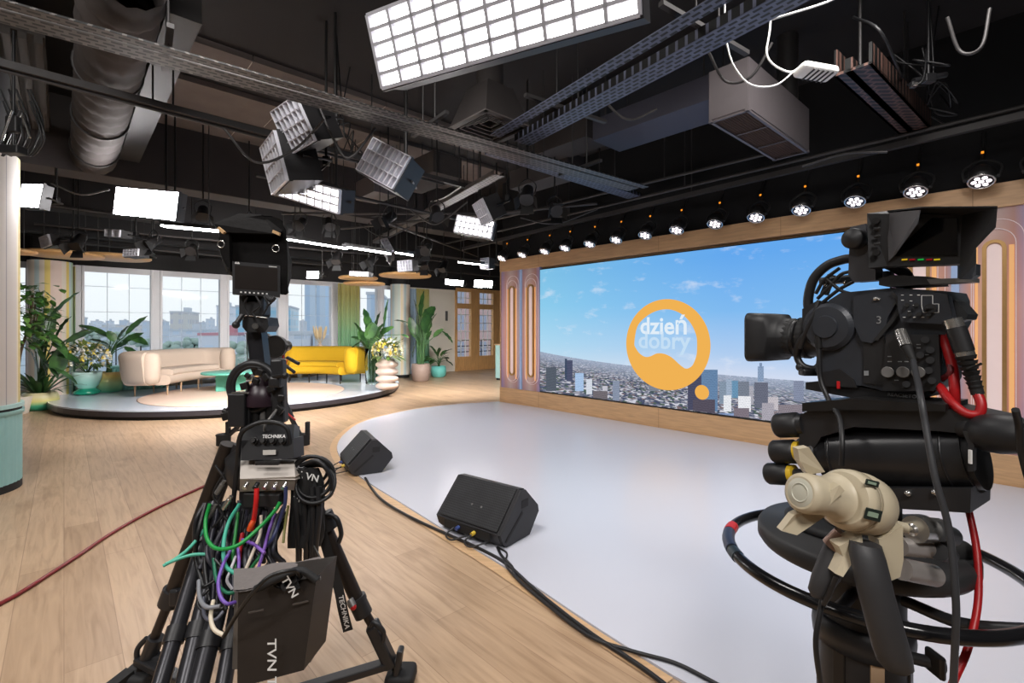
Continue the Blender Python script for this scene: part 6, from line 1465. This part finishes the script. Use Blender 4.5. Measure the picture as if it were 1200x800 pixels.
for x, y in ((1056, 346), (1066, 346), (1075, 346), (1056, 352), (1066, 353), (1060, 358), (1070, 358), (1058, 372), (1070, 372), (1080, 372), (1088, 366), (1064, 365)): q.obox(S(x, y, -.031), (S(x+3.2, y, -.031)-S(x, y, -.031)), (0, 0, .0018), NV*-.0006)
for (a, b) in (((1080, 346), (1093, 346)), ((1093, 346), (1093, 356)), ((1093, 356), (1100, 356)), ((1100, 356), (1100, 366)), ((1100, 366), (1082, 366)), ((1082, 366), (1080, 358)), ((1080, 358), (1080, 346))):
    q.bar(S(*a, -.0305), S(*b, -.0305), .0012, .0012)
q.build('panel_marking', M_LBL, bd)
for x, y in ((1063, 357), (1074, 357), (1066, 368), (1077, 368), (1088, 368)): q = MB(); q.cyl(S(x, y, -.03), S(x, y, -.042), .005, n=12); q.build('switch', M_BLK2, bd)
q = MB(); q.cyl(S(1090, 361, -.03), S(1090, 361, -.044), .011, n=18); q.box(S(1090, 361, -.046), (.022, .006, .006), None, .002); q.build('selector', M_BLK2, bd)
q = MB(); text_mb(q, '3', S(1030, 379, -.0135), DV*-1, ZU, .028, .0005, .0); q.build('camera_number', mat('grey_lettering', (130, 132, 134), .6), bd)
q = MB(); q.obox(S(1012.5, 440, -.0075), S(1018, 440, -.0075)-S(1012.5, 440, -.0075), (0, 0, .013), NV*-.0006); q.build('small_mark', mat('grey_lettering', (130, 132, 134), .6), bd)
for x in (1040, 1058, 1076): q = MB(); q.cyl(S(x, 436, -.014), S(x, 436, -.034), .0125, n=20); q.torus(S(x, 436, -.03), NV, .0125, .0018, 20, 6); q.build('audio_knob', M_GREY, bd)
for x, y in ((1084, 398), (1090, 410), (1090, 422), (1088, 434), (1092, 446), (1078, 416), (1062, 450)): q = MB(); q.cyl(S(x, y, -.014), S(x, y, -.028), .008, n=16); q.build('rear_socket', M_BLK, bd)
q = MB()
for x, y in ((1040, 424), (1052, 424), (1060, 424), (1070, 424), (1074, 404), (1074, 408), (1084, 416), (1040, 418), (1048, 446)): q.obox(S(x, y, -.0165), (S(x+5, y, -.0165)-S(x, y, -.0165)), (0, 0, .0022), NV*-.0005)
q.build('socket_marking', mat('grey_lettering', (130, 132, 134), .6), bd)
q = MB(); q.sphere(S(1026, 350, -.014), .006, n=10, m=6); q.sphere(S(1030, 350.5, -.014), .004, n=8, m=5); q.build('strap_stud', M_CHR, bd)
# strap over the cover
q = MB(); q.grid([[S(x, y, -.016), S(x+5, y+1, -.016)] for x, y in ((1044, 342), (1050, 352), (1052, 362), (1044, 374), (1034, 386), (1024, 398))], True, .003); q.build('shoulder_strap', M_BLK2, bd)
# base plate
slab([(944, 448), (966, 446), (1035, 458), (1086, 459), (1084, 466), (1060, 470), (1020, 470), (944, 456)], .01, .13, 'base_plate', M_CAM2, camr)
slab([(958, 452), (964, 436), (984, 432), (1000, 444), (1004, 454)], -.004, .03, 'front_shoe', M_BLK, camr)
q = MB(); text_mb(q, 'REACSETO', S(1057, 465, .004), DV*-1, ZU, .0125, .001, .01); q.build('plate_lettering', mat('grey_lettering', (130, 132, 134), .6), camr)
MB().obox(S(980.5, 455, -.008), (.006, -.004, 0), (0, 0, .02), NV*.006).build('red_catch', mat('red_plastic', (190, 30, 34), .35), camr)
q = MB(); q.box(S(1086, 475, -.03), (.02, .004, .004)); q.build('white_dash', M_LBL, camr)
# lens
LA = S(985, 398, .07); LB = S(886, 399, .07); la = (LB-LA).normalized()*1.0; la = DV
LO = S(978, 396, .072)
q = MB(); q.lathe(LO, [(.066, -.03), (.066, .01), (.058, .025), (.056, .06), (.060, .063), (.060, .085), (.054, .088), (.053, .105), (.056, .108), (.056, .13), (.048, .135), (.048, .18)], 48, axis=DV); ln = q.build('lens_barrel', M_CAM2, camr)
for h, r in ((.074, .0615), (.119, .0575)):
    q = MB(); q.lathe(LO, [(r, h-.012), (r+.002, h-.010), (r+.002, h+.010), (r, h+.012)], 72, axis=DV, flute=48, depth=.03); q.build('grip_ring', M_BLK2, ln)
MB().lathe(LO, [(.0615, .094), (.058, .096), (.056, .098)], 48, axis=DV, cap=False).build('ring_edge', M_DMET, ln)
# lens hood: rounded rectangle flaring
def rr_loop(c, ax_, up_, w, h, r, n=5):
    o = []
    for cx_, cz_, a0 in ((w-r, h-r, 0), (-w+r, h-r, 90), (-w+r, -h+r, 180), (w-r, -h+r, 270)):
        for k_ in range(n+1): a = radians(a0+90*k_/n); o.append(c+ax_*(cx_+r*cos(a))+up_*(cz_+r*sin(a)))
    return o
hx = DV.cross(ZU)
hl = LO
sec = [(.112, .050, .050, .0495), (.118, .058, .058, .0575), (.140, .062, .062, .0615), (.142, .070, .070, .0695), (.160, .073, .073, .0725), (.163, .088, .074, .03), (.213, .094, .078, .024), (.221, .094, .078, .024)]
loops = [rr_loop(hl+DV*a, hx, ZU, w, h, r) for a, w, h, r in sec]
inner_ = [rr_loop(hl+DV*a, hx, ZU, w-.004, h-.004, max(r-.004, .004)) for a, w, h, r in sec[::-1]]
rows = [l+l[:1] for l in loops+inner_]
q = MB(); q.grid(rows); q.build('lens_hood', M_CAM2, camr)
MB().lathe(hl+DV*.165, [(0, -.006), (.04, 0), (.046, .004)], 32, axis=DV, cap=False).build('front_glass', mat('dark_lens_glass', (16, 18, 26), .05), camr)
# servo grip on the lens
q = MB(); sv = S(972, 383, .0); q.lathe(sv, [(0, -.030), (.030, -.030), (.032, -.024), (.056, -.022), (.066, -.012), (.066, .05)], 48, axis=NV, cap=False, smooth=False); q.build('servo_housing', M_CAM, camr)
slab([(940, 362), (958, 352), (966, 362), (962, 392), (950, 404), (940, 396)], .01, .07, 'servo_front', M_CAM2, camr)
q = MB(); q.tube([S(948, 388, .0), S(938, 400, .01), S(934, 416, .02), S(940, 428, .02), S(954, 432, .03), S(962, 426, .04)], .010, 10); q.sphere(S(938, 430, .02), .013, n=12, m=8); q.box(S(948, 436, .02), (.05, .03, .02), None, .005); q.build('focus_linkage', M_BLK, camr)
q = MB(); q.tube([S(960, 352, -.01), S(952, 372, -.02), S(944, 390, -.02), S(938, 408, -.01)], .006, 8); q.build('lens_lead', M_CBL, camr)
q = MB(); q.tube([S(959, 396, -.02), S(960, 420, -.025), S(962, 446, -.03), S(972, 470, -.045), S(984, 490, -.09), S(987, 520, -.13), S(986, 545, -.13)], .0065, 8); q.build('hanging_lead', M_CBL, camr); MB().cyl(S(959, 392, -.02), S(960, 408, -.022), .009, n=12).build('lead_plug', M_DMET, camr)
# carry handle
q = MB(); q.tube([S(950, 372, .06), S(947, 352, .06), S(953, 328, .06), S(968, 312, .06), S(985, 305, .06), S(1000, 303, .06), S(1030, 306, .06), S(1060, 320, .06), S(1066, 338, .06)], .0135, 12); q.build('carry_handle', M_CAM2, camr)
q = MB(); q.bar(S(962, 330, .06), S(1046, 322, .06), .035, .022, bev=.006); q.bar(S(966, 345, .06), S(975, 322, .06), .02, .016); q.build('handle_bar', M_CAM, camr)
for pts in ([(958, 350), (972, 336), (985, 322), (996, 318)], [(962, 356), (982, 340), (1000, 330)], [(968, 326), (985, 340), (1002, 345)], [(956, 344), (966, 328), (984, 314)]):
    MB().tube([S(x, y, .02) for x, y in pts], .005, 6).build('handle_lead', M_CBL, camr)
for x, y in ((967, 333), (990, 331)): MB().sphere(S(x, y, .03), .006, n=8, m=6).build('small_screw', M_CHR, camr)
# viewfinder
vf = MB(); vf.prism([S(996, 266, .0), S(1014, 262, .0), S(1026, 318, .0), S(1026, 328, .0), S(1000, 330, .0), S(994, 322, .0)], NV*.05); vf = vf.build('viewfinder_bracket', mat('dark_grey_bracket', (62, 62, 66), .45), camr)
q = MB(); q.lathe(S(1002, 280, -.02), [(0, -.024), (.024, -.022), (.027, -.016), (.027, .012), (.02, .02)], 28, axis=NV, cap=False); q.build('bracket_knob', M_CAM2, vf)
slab([(1030, 326), (1044, 322), (1088, 324), (1092, 333), (1040, 336), (1030, 334)], -.01, .12, 'viewfinder_foot', M_CAM2, camr)
slab([(1086, 327), (1140, 325), (1140, 330), (1090, 333)], -.02, .05, 'viewfinder_tray', M_GREY, camr)
A_, B2, C2, D2 = P(1038, 249, 1.22), P(1127, 252, 1.10), P(1127, 309, 1.10), P(1038, 312, 1.22)
vn = (B2-A_).cross(D2-A_).normalized(); vn = vn if vn.y < 0 else -vn      # towards the viewer
q = MB(); q.prism([P(1016, 250, 1.235), P(1040, 247, 1.215), B2, C2, P(1040, 312, 1.215), P(1018, 314, 1.235)], -vn*.05); vb = q.build('viewfinder_body', M_CAM2, camr)
q = MB(); q.prism([P(1048, 254, 1.203), P(1122, 256, 1.103), P(1122, 299, 1.103), P(1048, 300, 1.203)], vn*.002); q.build('viewfinder_screen', mat('black_glass_screen', (10, 10, 12), .12), vb)
for x, c in ((1060, (200, 160, 30)), (1069, (130, 20, 26)), (1079, (30, 160, 60)), (1089, (130, 20, 26)), (1098, (190, 170, 30))):
    z = 1.215-(x-1040)/87*.115-.006; MB().box(P(x, 304, z), (.011, .003, .0035), Matrix.Rotation(-.7, 3, 'Z')).build('tally_light', emat('tally_%d_%d' % (x, c[0]), c, .9), vb)
for k_, y in enumerate((259, 268, 277, 286, 296)):
    q = MB(); p = P(1028, y, 1.218); (q.cyl(p, p+vn*.008, .008, n=14) if k_ in (0, 4) else q.box(p+vn*.002, (.014, .006, .007), Matrix.Rotation(-.7, 3, 'Z'), .002)); q.build('viewfinder_button', M_DMET, vb)
# hood flaps, nearer the viewer
h = MB(); Hth = -vn*.004
tl, tr, br, bl_ = P(1080, 243.5, 1.10), P(1169, 243, .97), P(1167, 266, .965), P(1047, 300, 1.195)
h.prism([P(1040, 248, 1.213), tl, tr, P(1127, 252, 1.10)], (0, 0, .003))                      # top flap
hr = MB(); hr.prism([P(1127, 252, 1.098), tr, br, P(1144, 290, 1.02), P(1144, 322, 1.02), P(1138, 327, 1.03), P(1124, 327, 1.08), P(1126, 309, 1.098)], Vector((.004, .004, 0)))
hb = MB(); hb.prism([P(1122, 311, 1.10), P(1144, 309, 1.02), P(1144, 322, 1.02), P(1138, 327, 1.03), P(1122, 326, 1.09)], -vn*.03)
h.build('hood_top', M_CAM2, vb); hr.build('hood_side', M_CAM2, vb); hb.build('hood_corner', M_CAM, vb)
hl_ = MB(); hl_.prism([P(1040, 250, 1.211), P(1079, 246, 1.10), P(1076, 262, 1.10), P(1050, 298, 1.19), P(1042, 306, 1.209)], Vector((-.003, -.002, 0))); hl_.build('hood_left_flap', M_HOODLIT, vb)  # lit inner side of the left flap is put in as a lighter grey
# plugs and cables at the rear
q = MB(); a, b = S(1055, 388, -.03), S(1062, 406, -.05); q.cyl(a, b, .013, n=18); pg = q.build('chrome_plug', M_CHR, camr); MB().cyl(b, S(1070, 422, -.06), .012, .007, n=14).build('plug_boot', M_BLK2, pg)
q = MB(); a, b, c, d = S(1116, 374, -.03), S(1120, 384, -.03), S(1130, 412, -.03), S(1146, 462, -.03)
q.cyl(a, b, .018, n=20); pg = q.build('fibre_plug', M_CHR, camr); MB().cyl(b, c, .0195, n=20).build('plug_sleeve', M_BLK, pg); MB().cyl(c, c.lerp(d, .1), .018, n=20).build('plug_ring', M_CHR, pg)
q = MB()
for i in range(7): q.cyl(c.lerp(d, .1+i*.12), c.lerp(d, .1+i*.12+.09), .020-.001*i, .0165-.001*i, n=18)
q.cyl(c.lerp(d, .1), d, .012, n=14); q.build('ribbed_boot', M_BLK2, pg)
MB().cyl(S(1134, 432, -.05), S(1150, 426, -.06), .003, n=8).build('cable_tie', M_BLK2, pg)
def pcab(label, pts, r, m): return MB().tube(pts, r, 10).build('camera_cable', m, label=label, cat='cable')
pcab('red cable leaving the ribbed plug boot behind the camera', [S(1144, 458, -.03), S(1150, 474, -.04), S(1146, 485, -.045), S(1130, 483, -.05), S(1112, 468, -.04), S(1100, 452, .0), S(1090, 458, .06)], .0095, M_RED)
pcab('red cable dropping straight behind the control panel of the camera', [S(1100, 382, .03), S(1108, 402, .0), S(1116, 430, -.01), S(1119, 460, -.02), S(1119, 490, .0)], .0105, M_RED)
pcab('dark red thin cable curving under the camera rear corner', [S(1104, 444, .0), S(1114, 436, -.02), S(1112, 418, .0)], .007, mat('dark_red_cable', (96, 20, 26), .5))
pcab('red cable hanging from the head down past the steering ring', [P(1128, 572, 1.2), P(1138, 610, 1.17), P(1145, 650, 1.13), P(1146, 705, 1.09), P(1134, 760, 1.05), P(1112, 815, 1.03), P(1100, 900, 1.05)], .0075, M_RED)
pcab('dark grey cable hanging in front from the rear camera plug', [S(1070, 422, -.06), P(1078, 460, 1.03), P(1085, 500, 1.0), P(1096, 560, .97), P(1112, 620, .95), P(1120, 700, .93), P(1119, 760, .93), P(1114, 860, .95)], .0062, mat('dark_grey_cable', (56, 57, 60), .45))
# ---------------------------------------------------- beige zoom/focus control with grip
M_BGE = mat('aged_beige_plastic', (198, 186, 160), .45, var=.06)
zc = thing('focus_control_handle', 'aged beige winged focus control with black grip, clamped on the pedestal', 'camera control', P(1010, 620, 1.0))
nose0, nose1 = P(939, 577, .925), P(990, 584, .965); body1 = P(1050, 602, 1.035)
ea = (nose1-nose0).normalized(); eb = (body1-nose1).normalized()
q = MB(); q.lathe(nose0, [(.030, -.004), (.036, .0), (.038, .012), (.036, .05), (.040, .085), (.046, .09)], 36, axis=ea); kn = q.build('wing_knob', M_BGE, zc)
q = MB(); q.lathe(nose0-ea*.0045, [(0, 0), (.026, 0), (.030, .003)], 28, axis=ea, cap=False); q.torus(nose0-ea*.004, ea, .017, .002, 24, 6); q.build('knob_badge', mat('pearly_badge', (196, 194, 178), .3), kn)
def wing(pts, th=.018): 
    q = MB(); q.prism([P(*p) for p in pts], Vector((0, th, 0))); q.build('knob_wing', M_BGE, kn)
wing([(947, 556, .94), (967, 553, .94), (948, 524, .93), (935, 526, .93), (937, 540, .93)]); wing([(950, 594, .94), (970, 603, .94), (934, 627, .93), (916, 622, .93), (930, 604, .93)]); wing([(962, 582, .905), (984, 568, .90), (990, 575, .90), (972, 592, .90)])
q = MB(); q.lathe(nose1, [(.050, -.012), (.057, -.004), (.059, .012), (.054, .016), (.059, .02), (.061, .05), (.058, .075), (.046, .092), (.026, .098), (0, .098)], 48, axis=eb, cap=True); q.build('control_body', M_BGE, zc)
q = MB(); q.torus(nose1+eb*.016, eb, .0575, .003, 40, 6); q.build('body_seam', mat('dark_beige_seam', (150, 138, 114), .5), zc)
for (x, y, d_, w_, h_) in ((1023, 603, .912, .032, .022), (1022, 566, .925, .026, .012)):
    q = MB(); q.box(P(x, y, d_), (w_, .004, h_), Matrix.Rotation(.25, 3, 'Y'), .002); o_ = q.build('label_plate', mat('dark_green_label', (38, 46, 42), .3), zc)
    q = MB(); q.box(P(x, y, d_-.003), (w_*.6, .002, h_*.4), Matrix.Rotation(.25, 3, 'Y')); q.build('label_marking', mat('grey_green_mark', (140, 160, 140), .5), o_)
q = MB(); q.prism([P(983, 640, .96), P(1010, 626, .95), P(1012, 642, .95), P(1000, 658, .95), P(988, 676, .95), P(979, 672, .96), P(988, 652, .96)], (0, .03, 0)); q.prism([P(1030, 632, .95), P(1058, 616, .95), P(1059, 655, .95), P(1055, 676, .95), P(1045, 680, .95), P(1042, 668, .95), P(1034, 664, .95)], (0, .03, 0)); q.build('clamp_jaw', M_BGE, zc)
# grips
def grip(pts, name, m):
    rows = []; n = 20
    for (x, y, w_, d_, dep) in pts:
        c_ = P(x, y, d_); hw = w_/FP*d_/2; rows.append([c_+Vector((cos(2*pi*i/n)*hw, sin(2*pi*i/n)*dep, -.12*cos(2*pi*i/n)*hw)) for i in range(n+1)])
    q = MB(); q.grid(rows[::-1]); q.add(rows[-1][:-1], [list(range(n))[::-1]]); q.add(rows[0][:-1], [list(range(n))]); return q.build(name, m, zc)
M_GRIP = mat('soft_black_grip', (52, 52, 54), .55)
grip([(1014, 636, 34, .95, .022), (1016, 650, 38, .94, .028), (1025, 690, 39, .93, .028), (1036, 730, 40, .92, .028), (1045, 762, 41, .92, .028), (1049, 778, 38, .92, .025), (1050, 785, 26, .92, .016)], 'hand_grip', M_GRIP)
grip([(984, 630, 24, 1.0, .018), (978, 650, 30, 1.0, .022), (968, 675, 30, 1.0, .022), (960, 692, 24, 1.0, .018), (957, 699, 12, 1.0, .01)], 'short_grip', M_GRIP)
MB().cyl(P(988, 626, .99), P(974, 640, 1.0), .018, n=18).build('grip_collar', mat('copper_collar', (150, 120, 104), .4, .6), zc)
for (x0, y0, x1, y1, r, m_) in ((1046, 614, 1074, 622, .010, M_BGE), (1072, 620, 1100, 622, .026, M_CHR), (1054, 640, 1102, 644, .018, mat('steel_tube', (160, 154, 150), .35, .35)), (1056, 666, 1094, 674, .022, mat('steel_tube', (160, 154, 150), .35, .35)), (1100, 622, 1114, 628, .020, M_CAM2), (1100, 646, 1112, 650, .017, M_CAM2)):
    MB().cyl(P(x0, y0, .99), P(x1, y1, 1.02), r, n=22).build('clamp_tube', m_, zc)
MB().sphere(P(1074, 621, 1.0), .020, n=14, m=8).build('chrome_knob', M_CHR, zc)
MB().tube([P(966, 690, 1.0), P(962, 712, .99), P(956, 750, .98), P(960, 790, .98), P(970, 840, 1.0)], .0055, 8).build('control_lead', M_CBL, zc)
MB().tube([P(980, 676, .96), P(972, 695, .97), P(965, 708, .98)], .005, 8).build('short_lead', M_CBL, zc)

# ================================================================== STAGE MONITOR SPEAKERS AND FLOOR CABLES
M_SPK = mat('black_speaker_shell', (38, 38, 41), .5, var=.1); M_GRL2 = perfmat('speaker_grille', (46, 47, 50), .012, .012, .003)
def wedge(name, label, loc, rot, w=.60):
    t = thing(name, label, 'speaker', loc, rot); M = ROOTM[t.name]
    # profile in y (depth) and z; the back slopes
    prof = [(-.20, .04), (-.16, .0), (.16, .0), (.24, .10), (.20, .30), (.14, .335), (.05, .33), (-.20, .12)]
    prof = [(-.19, .03), (-.15, 0), (.12, 0), (.235, .14), (.225, .19), (.07, .345), (.02, .35), (-.215, .10)]
    mb = MB(M); mb.prism([(-w/2+.02, y, z) for y, z in prof], (w-.04, 0, 0)); mb.build('cabinet', M_SPK, t)
    for s in (-1, 1):
        x0 = s*(w/2-.02); mb = MB(M); mb.prism([(x0, y*.985, z*.97+.005) for y, z in prof], (s*.02, 0, 0)); ch = mb.build('end_cheek', M_SPK, t)
        mb = MB(M); mb.box((s*(w/2+.0005), .06, .245), (.004, .075, .055), None, .0); mb.build('handle_recess', M_BLK2, ch)
        mb = MB(M); mb.bar((s*(w/2+.001), -.16, .04), (s*(w/2+.001), .03, .19), .02, .004, (1, 0, 0)); mb.build('cheek_slot', M_BLK2, ch)
    mb = MB(M); a, b = Vector((-.210, .115)), Vector((.012, .348)); mb.obox((-w/2+.035, a[0], a[1]), (w-.07, 0, 0), (0, b[0]-a[0], b[1]-a[1]), Vector((0, -.7, .7))*.006); mb.build('front_grille', M_GRL2, t)
    mb = MB(M)
    
    for s in (-.03, .06): mb = MB(M); mb.cyl((s, -.12, .21), (s, -.127, .217), .008, n=12); mb.build('badge_screw', M_GREY, t)
    mb = MB(M); mb.obox((-.22, -.214, .035), (.44, 0, 0), (0, .0, .06), (0, -.004, 0)); pl_ = mb.build('socket_plate', M_BLK2, t)
    mb = MB(M); mb.cyl((.08, -.22, .07), (.08, -.25, .065), .014, n=12); mb.build('yellow_plug', mat('yellow_plug', (206, 176, 60), .5), pl_)
    mb = MB(M); mb.cyl((-.07, -.22, .07), (-.07, -.25, .065), .014, n=12); mb.build('blue_plug', mat('blue_plug', (50, 70, 130), .5), pl_)
    for x in (-.1, .08): MB(M).tube([(x, -.24, .065), (x-.02, -.30, .03), (x+.04, -.31, .012), (x+.10, -.26, .03), (x+.12, -.22, .04)], .006, 8).build('patch_lead', M_CBL, t)
    return t
s2 = FL(562, 634); wedge('floor_speaker', 'larger black wedge stage monitor speaker, nearer of two, on the stage edge', (s2.x+.04, s2.y+.17, .014), radians(-38), .62)
s1 = FL(424, 552); wedge('floor_speaker', 'black wedge stage monitor speaker, farther left of two, on the stage edge', (s1.x+.0, s1.y+.1, .014), radians(-62), .56)
def fcable(label, pts, r, m, z=.0): return MB().tube([Vector((p.x, p.y, r+z)) for p in (FL(x, y) for x, y in pts)], r, 8).build('floor_cable', m, label=label, cat='cable')
fcable('long black cable running over the oak floor from the farther speaker', [(428, 562), (436, 575), (450, 590), (480, 608), (520, 627), (560, 645), (592, 663), (625, 693), (660, 722), (700, 752), (735, 775), (770, 800), (830, 850)], .011, M_CBL, .008)
fcable('black cable trailing from the nearer speaker toward the front edge', [(583, 645), (588, 655), (600, 668), (606, 682), (640, 712), (690, 750), (740, 768), (790, 782), (830, 802), (880, 830)], .009, M_CBL, .013)
fcable('second black lead looping out of the nearer speaker', [(584, 645), (594, 652), (592, 664), (600, 676), (618, 694), (660, 728)], .006, M_CBL, .016)
fcable('long dark red cable lying across the oak floor at left', [(345, 531), (300, 542), (262, 558), (243, 569), (210, 584), (170, 604), (130, 627), (90, 654), (50, 680), (20, 699), (-10, 716), (-70, 760), (-180, 850)], .012, mat('maroon_cable', (120, 22, 26), .4))
# ================================================================== ADDED FILL LIGHTS AND SPOTLIGHT BEAMS
def area(name, loc, target, sx, sy, watt, col=(1, .96, .93)):
    l = bpy.data.lights.new(name, 'AREA'); l.shape = 'RECTANGLE'; l.size = sx; l.size_y = sy; l.energy = watt; l.color = col; l.spread = radians(125)
    o = bpy.data.objects.new(name, l); COL.objects.link(o); o.location = loc
    o.rotation_euler = (Vector(target)-Vector(loc)).to_track_quat('-Z', 'Y').to_euler()
for i, (loc, tg, w) in enumerate([((2.2, 2.6, 4.2), (2.2, 4.2, 0), 66), ((-1.2, 2.4, 4.2), (-.4, 4.5, 0), 58), ((-2.8, .6, 4.2), (-3.6, 5, 0), 45), ((.5, -1.5, 4.2), (.6, 2, .5), 55), ((-3, -1.5, 4.2), (-2.5, 2, 0), 45)]):  # unseen area lights standing in for softlights overhead, added to brighten the room
    area('fill_area_light', loc, tg, 1.2, .7, w)
for px, py in list(zip(SPX, SPY))[1::2]:
    p = PV(px, py, VL-.25); l = bpy.data.lights.new('spot_beam', 'SPOT'); l.energy = 9; l.spot_size = radians(80); l.spot_blend = .6; l.shadow_soft_size = .06
    o = bpy.data.objects.new('spot_beam', l); COL.objects.link(o); o.location = (p.x, p.y, 2.85); tg = p-V*1.6; tg.z = 0
    o.rotation_euler = (tg-o.location).to_track_quat('-Z', 'Y').to_euler()

for i, (loc, tg, sx, w) in enumerate([(P(368, 283, 7.2), P(300, 450, 10.5), 1.0, 90), (P(431, 291, 7.45), P(360, 450, 10.5), .8, 60), (P(225, 266, 6.7), P(240, 460, 9), .7, 50), (P(532, 331, 10.35), P(480, 460, 13), .4, 90), (P(566, 333, 10.2), P(560, 460, 14), .4, 100)]):  # extra area lights at the tube and short lamps, added to brighten the lounge
    area('fill_area_light', loc-Vector((0, 0, .06)), tg, sx, .12, w)
# ================================================================== CAMERA, WORLD
cam = bpy.data.cameras.new('camera'); co = bpy.data.objects.new('camera', cam); COL.objects.link(co)
co.location = (0, 0, EYE); co.rotation_euler = (radians(90), 0, 0)
cam.sensor_width = 36; cam.lens = 36*FP/1200; cam.shift_y = -(400-HYP)/1200*1.0; cam.clip_start = .05; cam.clip_end = 3000
SC.camera = co
w = bpy.data.worlds.new('daylight'); SC.world = w; w.use_nodes = True
N, L = w.node_tree.nodes, w.node_tree.links
bg = N['Background']; tc = N.new('ShaderNodeTexCoord'); sp = N.new('ShaderNodeSeparateXYZ'); L.new(tc.outputs['Generated'], sp.inputs[0])
L.new(ramp(N, L, sp.outputs[2], [(0, (.78, .83, .87)), (.12, (.84, .89, .93)), (.6, (.62, .74, .9))]), bg.inputs[0]); bg.inputs[1].default_value = 1.15
vs = SC.view_settings; vs.view_transform = 'Standard'; vs.look = 'None'; vs.gamma = 1; vs.exposure = 0; vs.use_curve_mapping = False
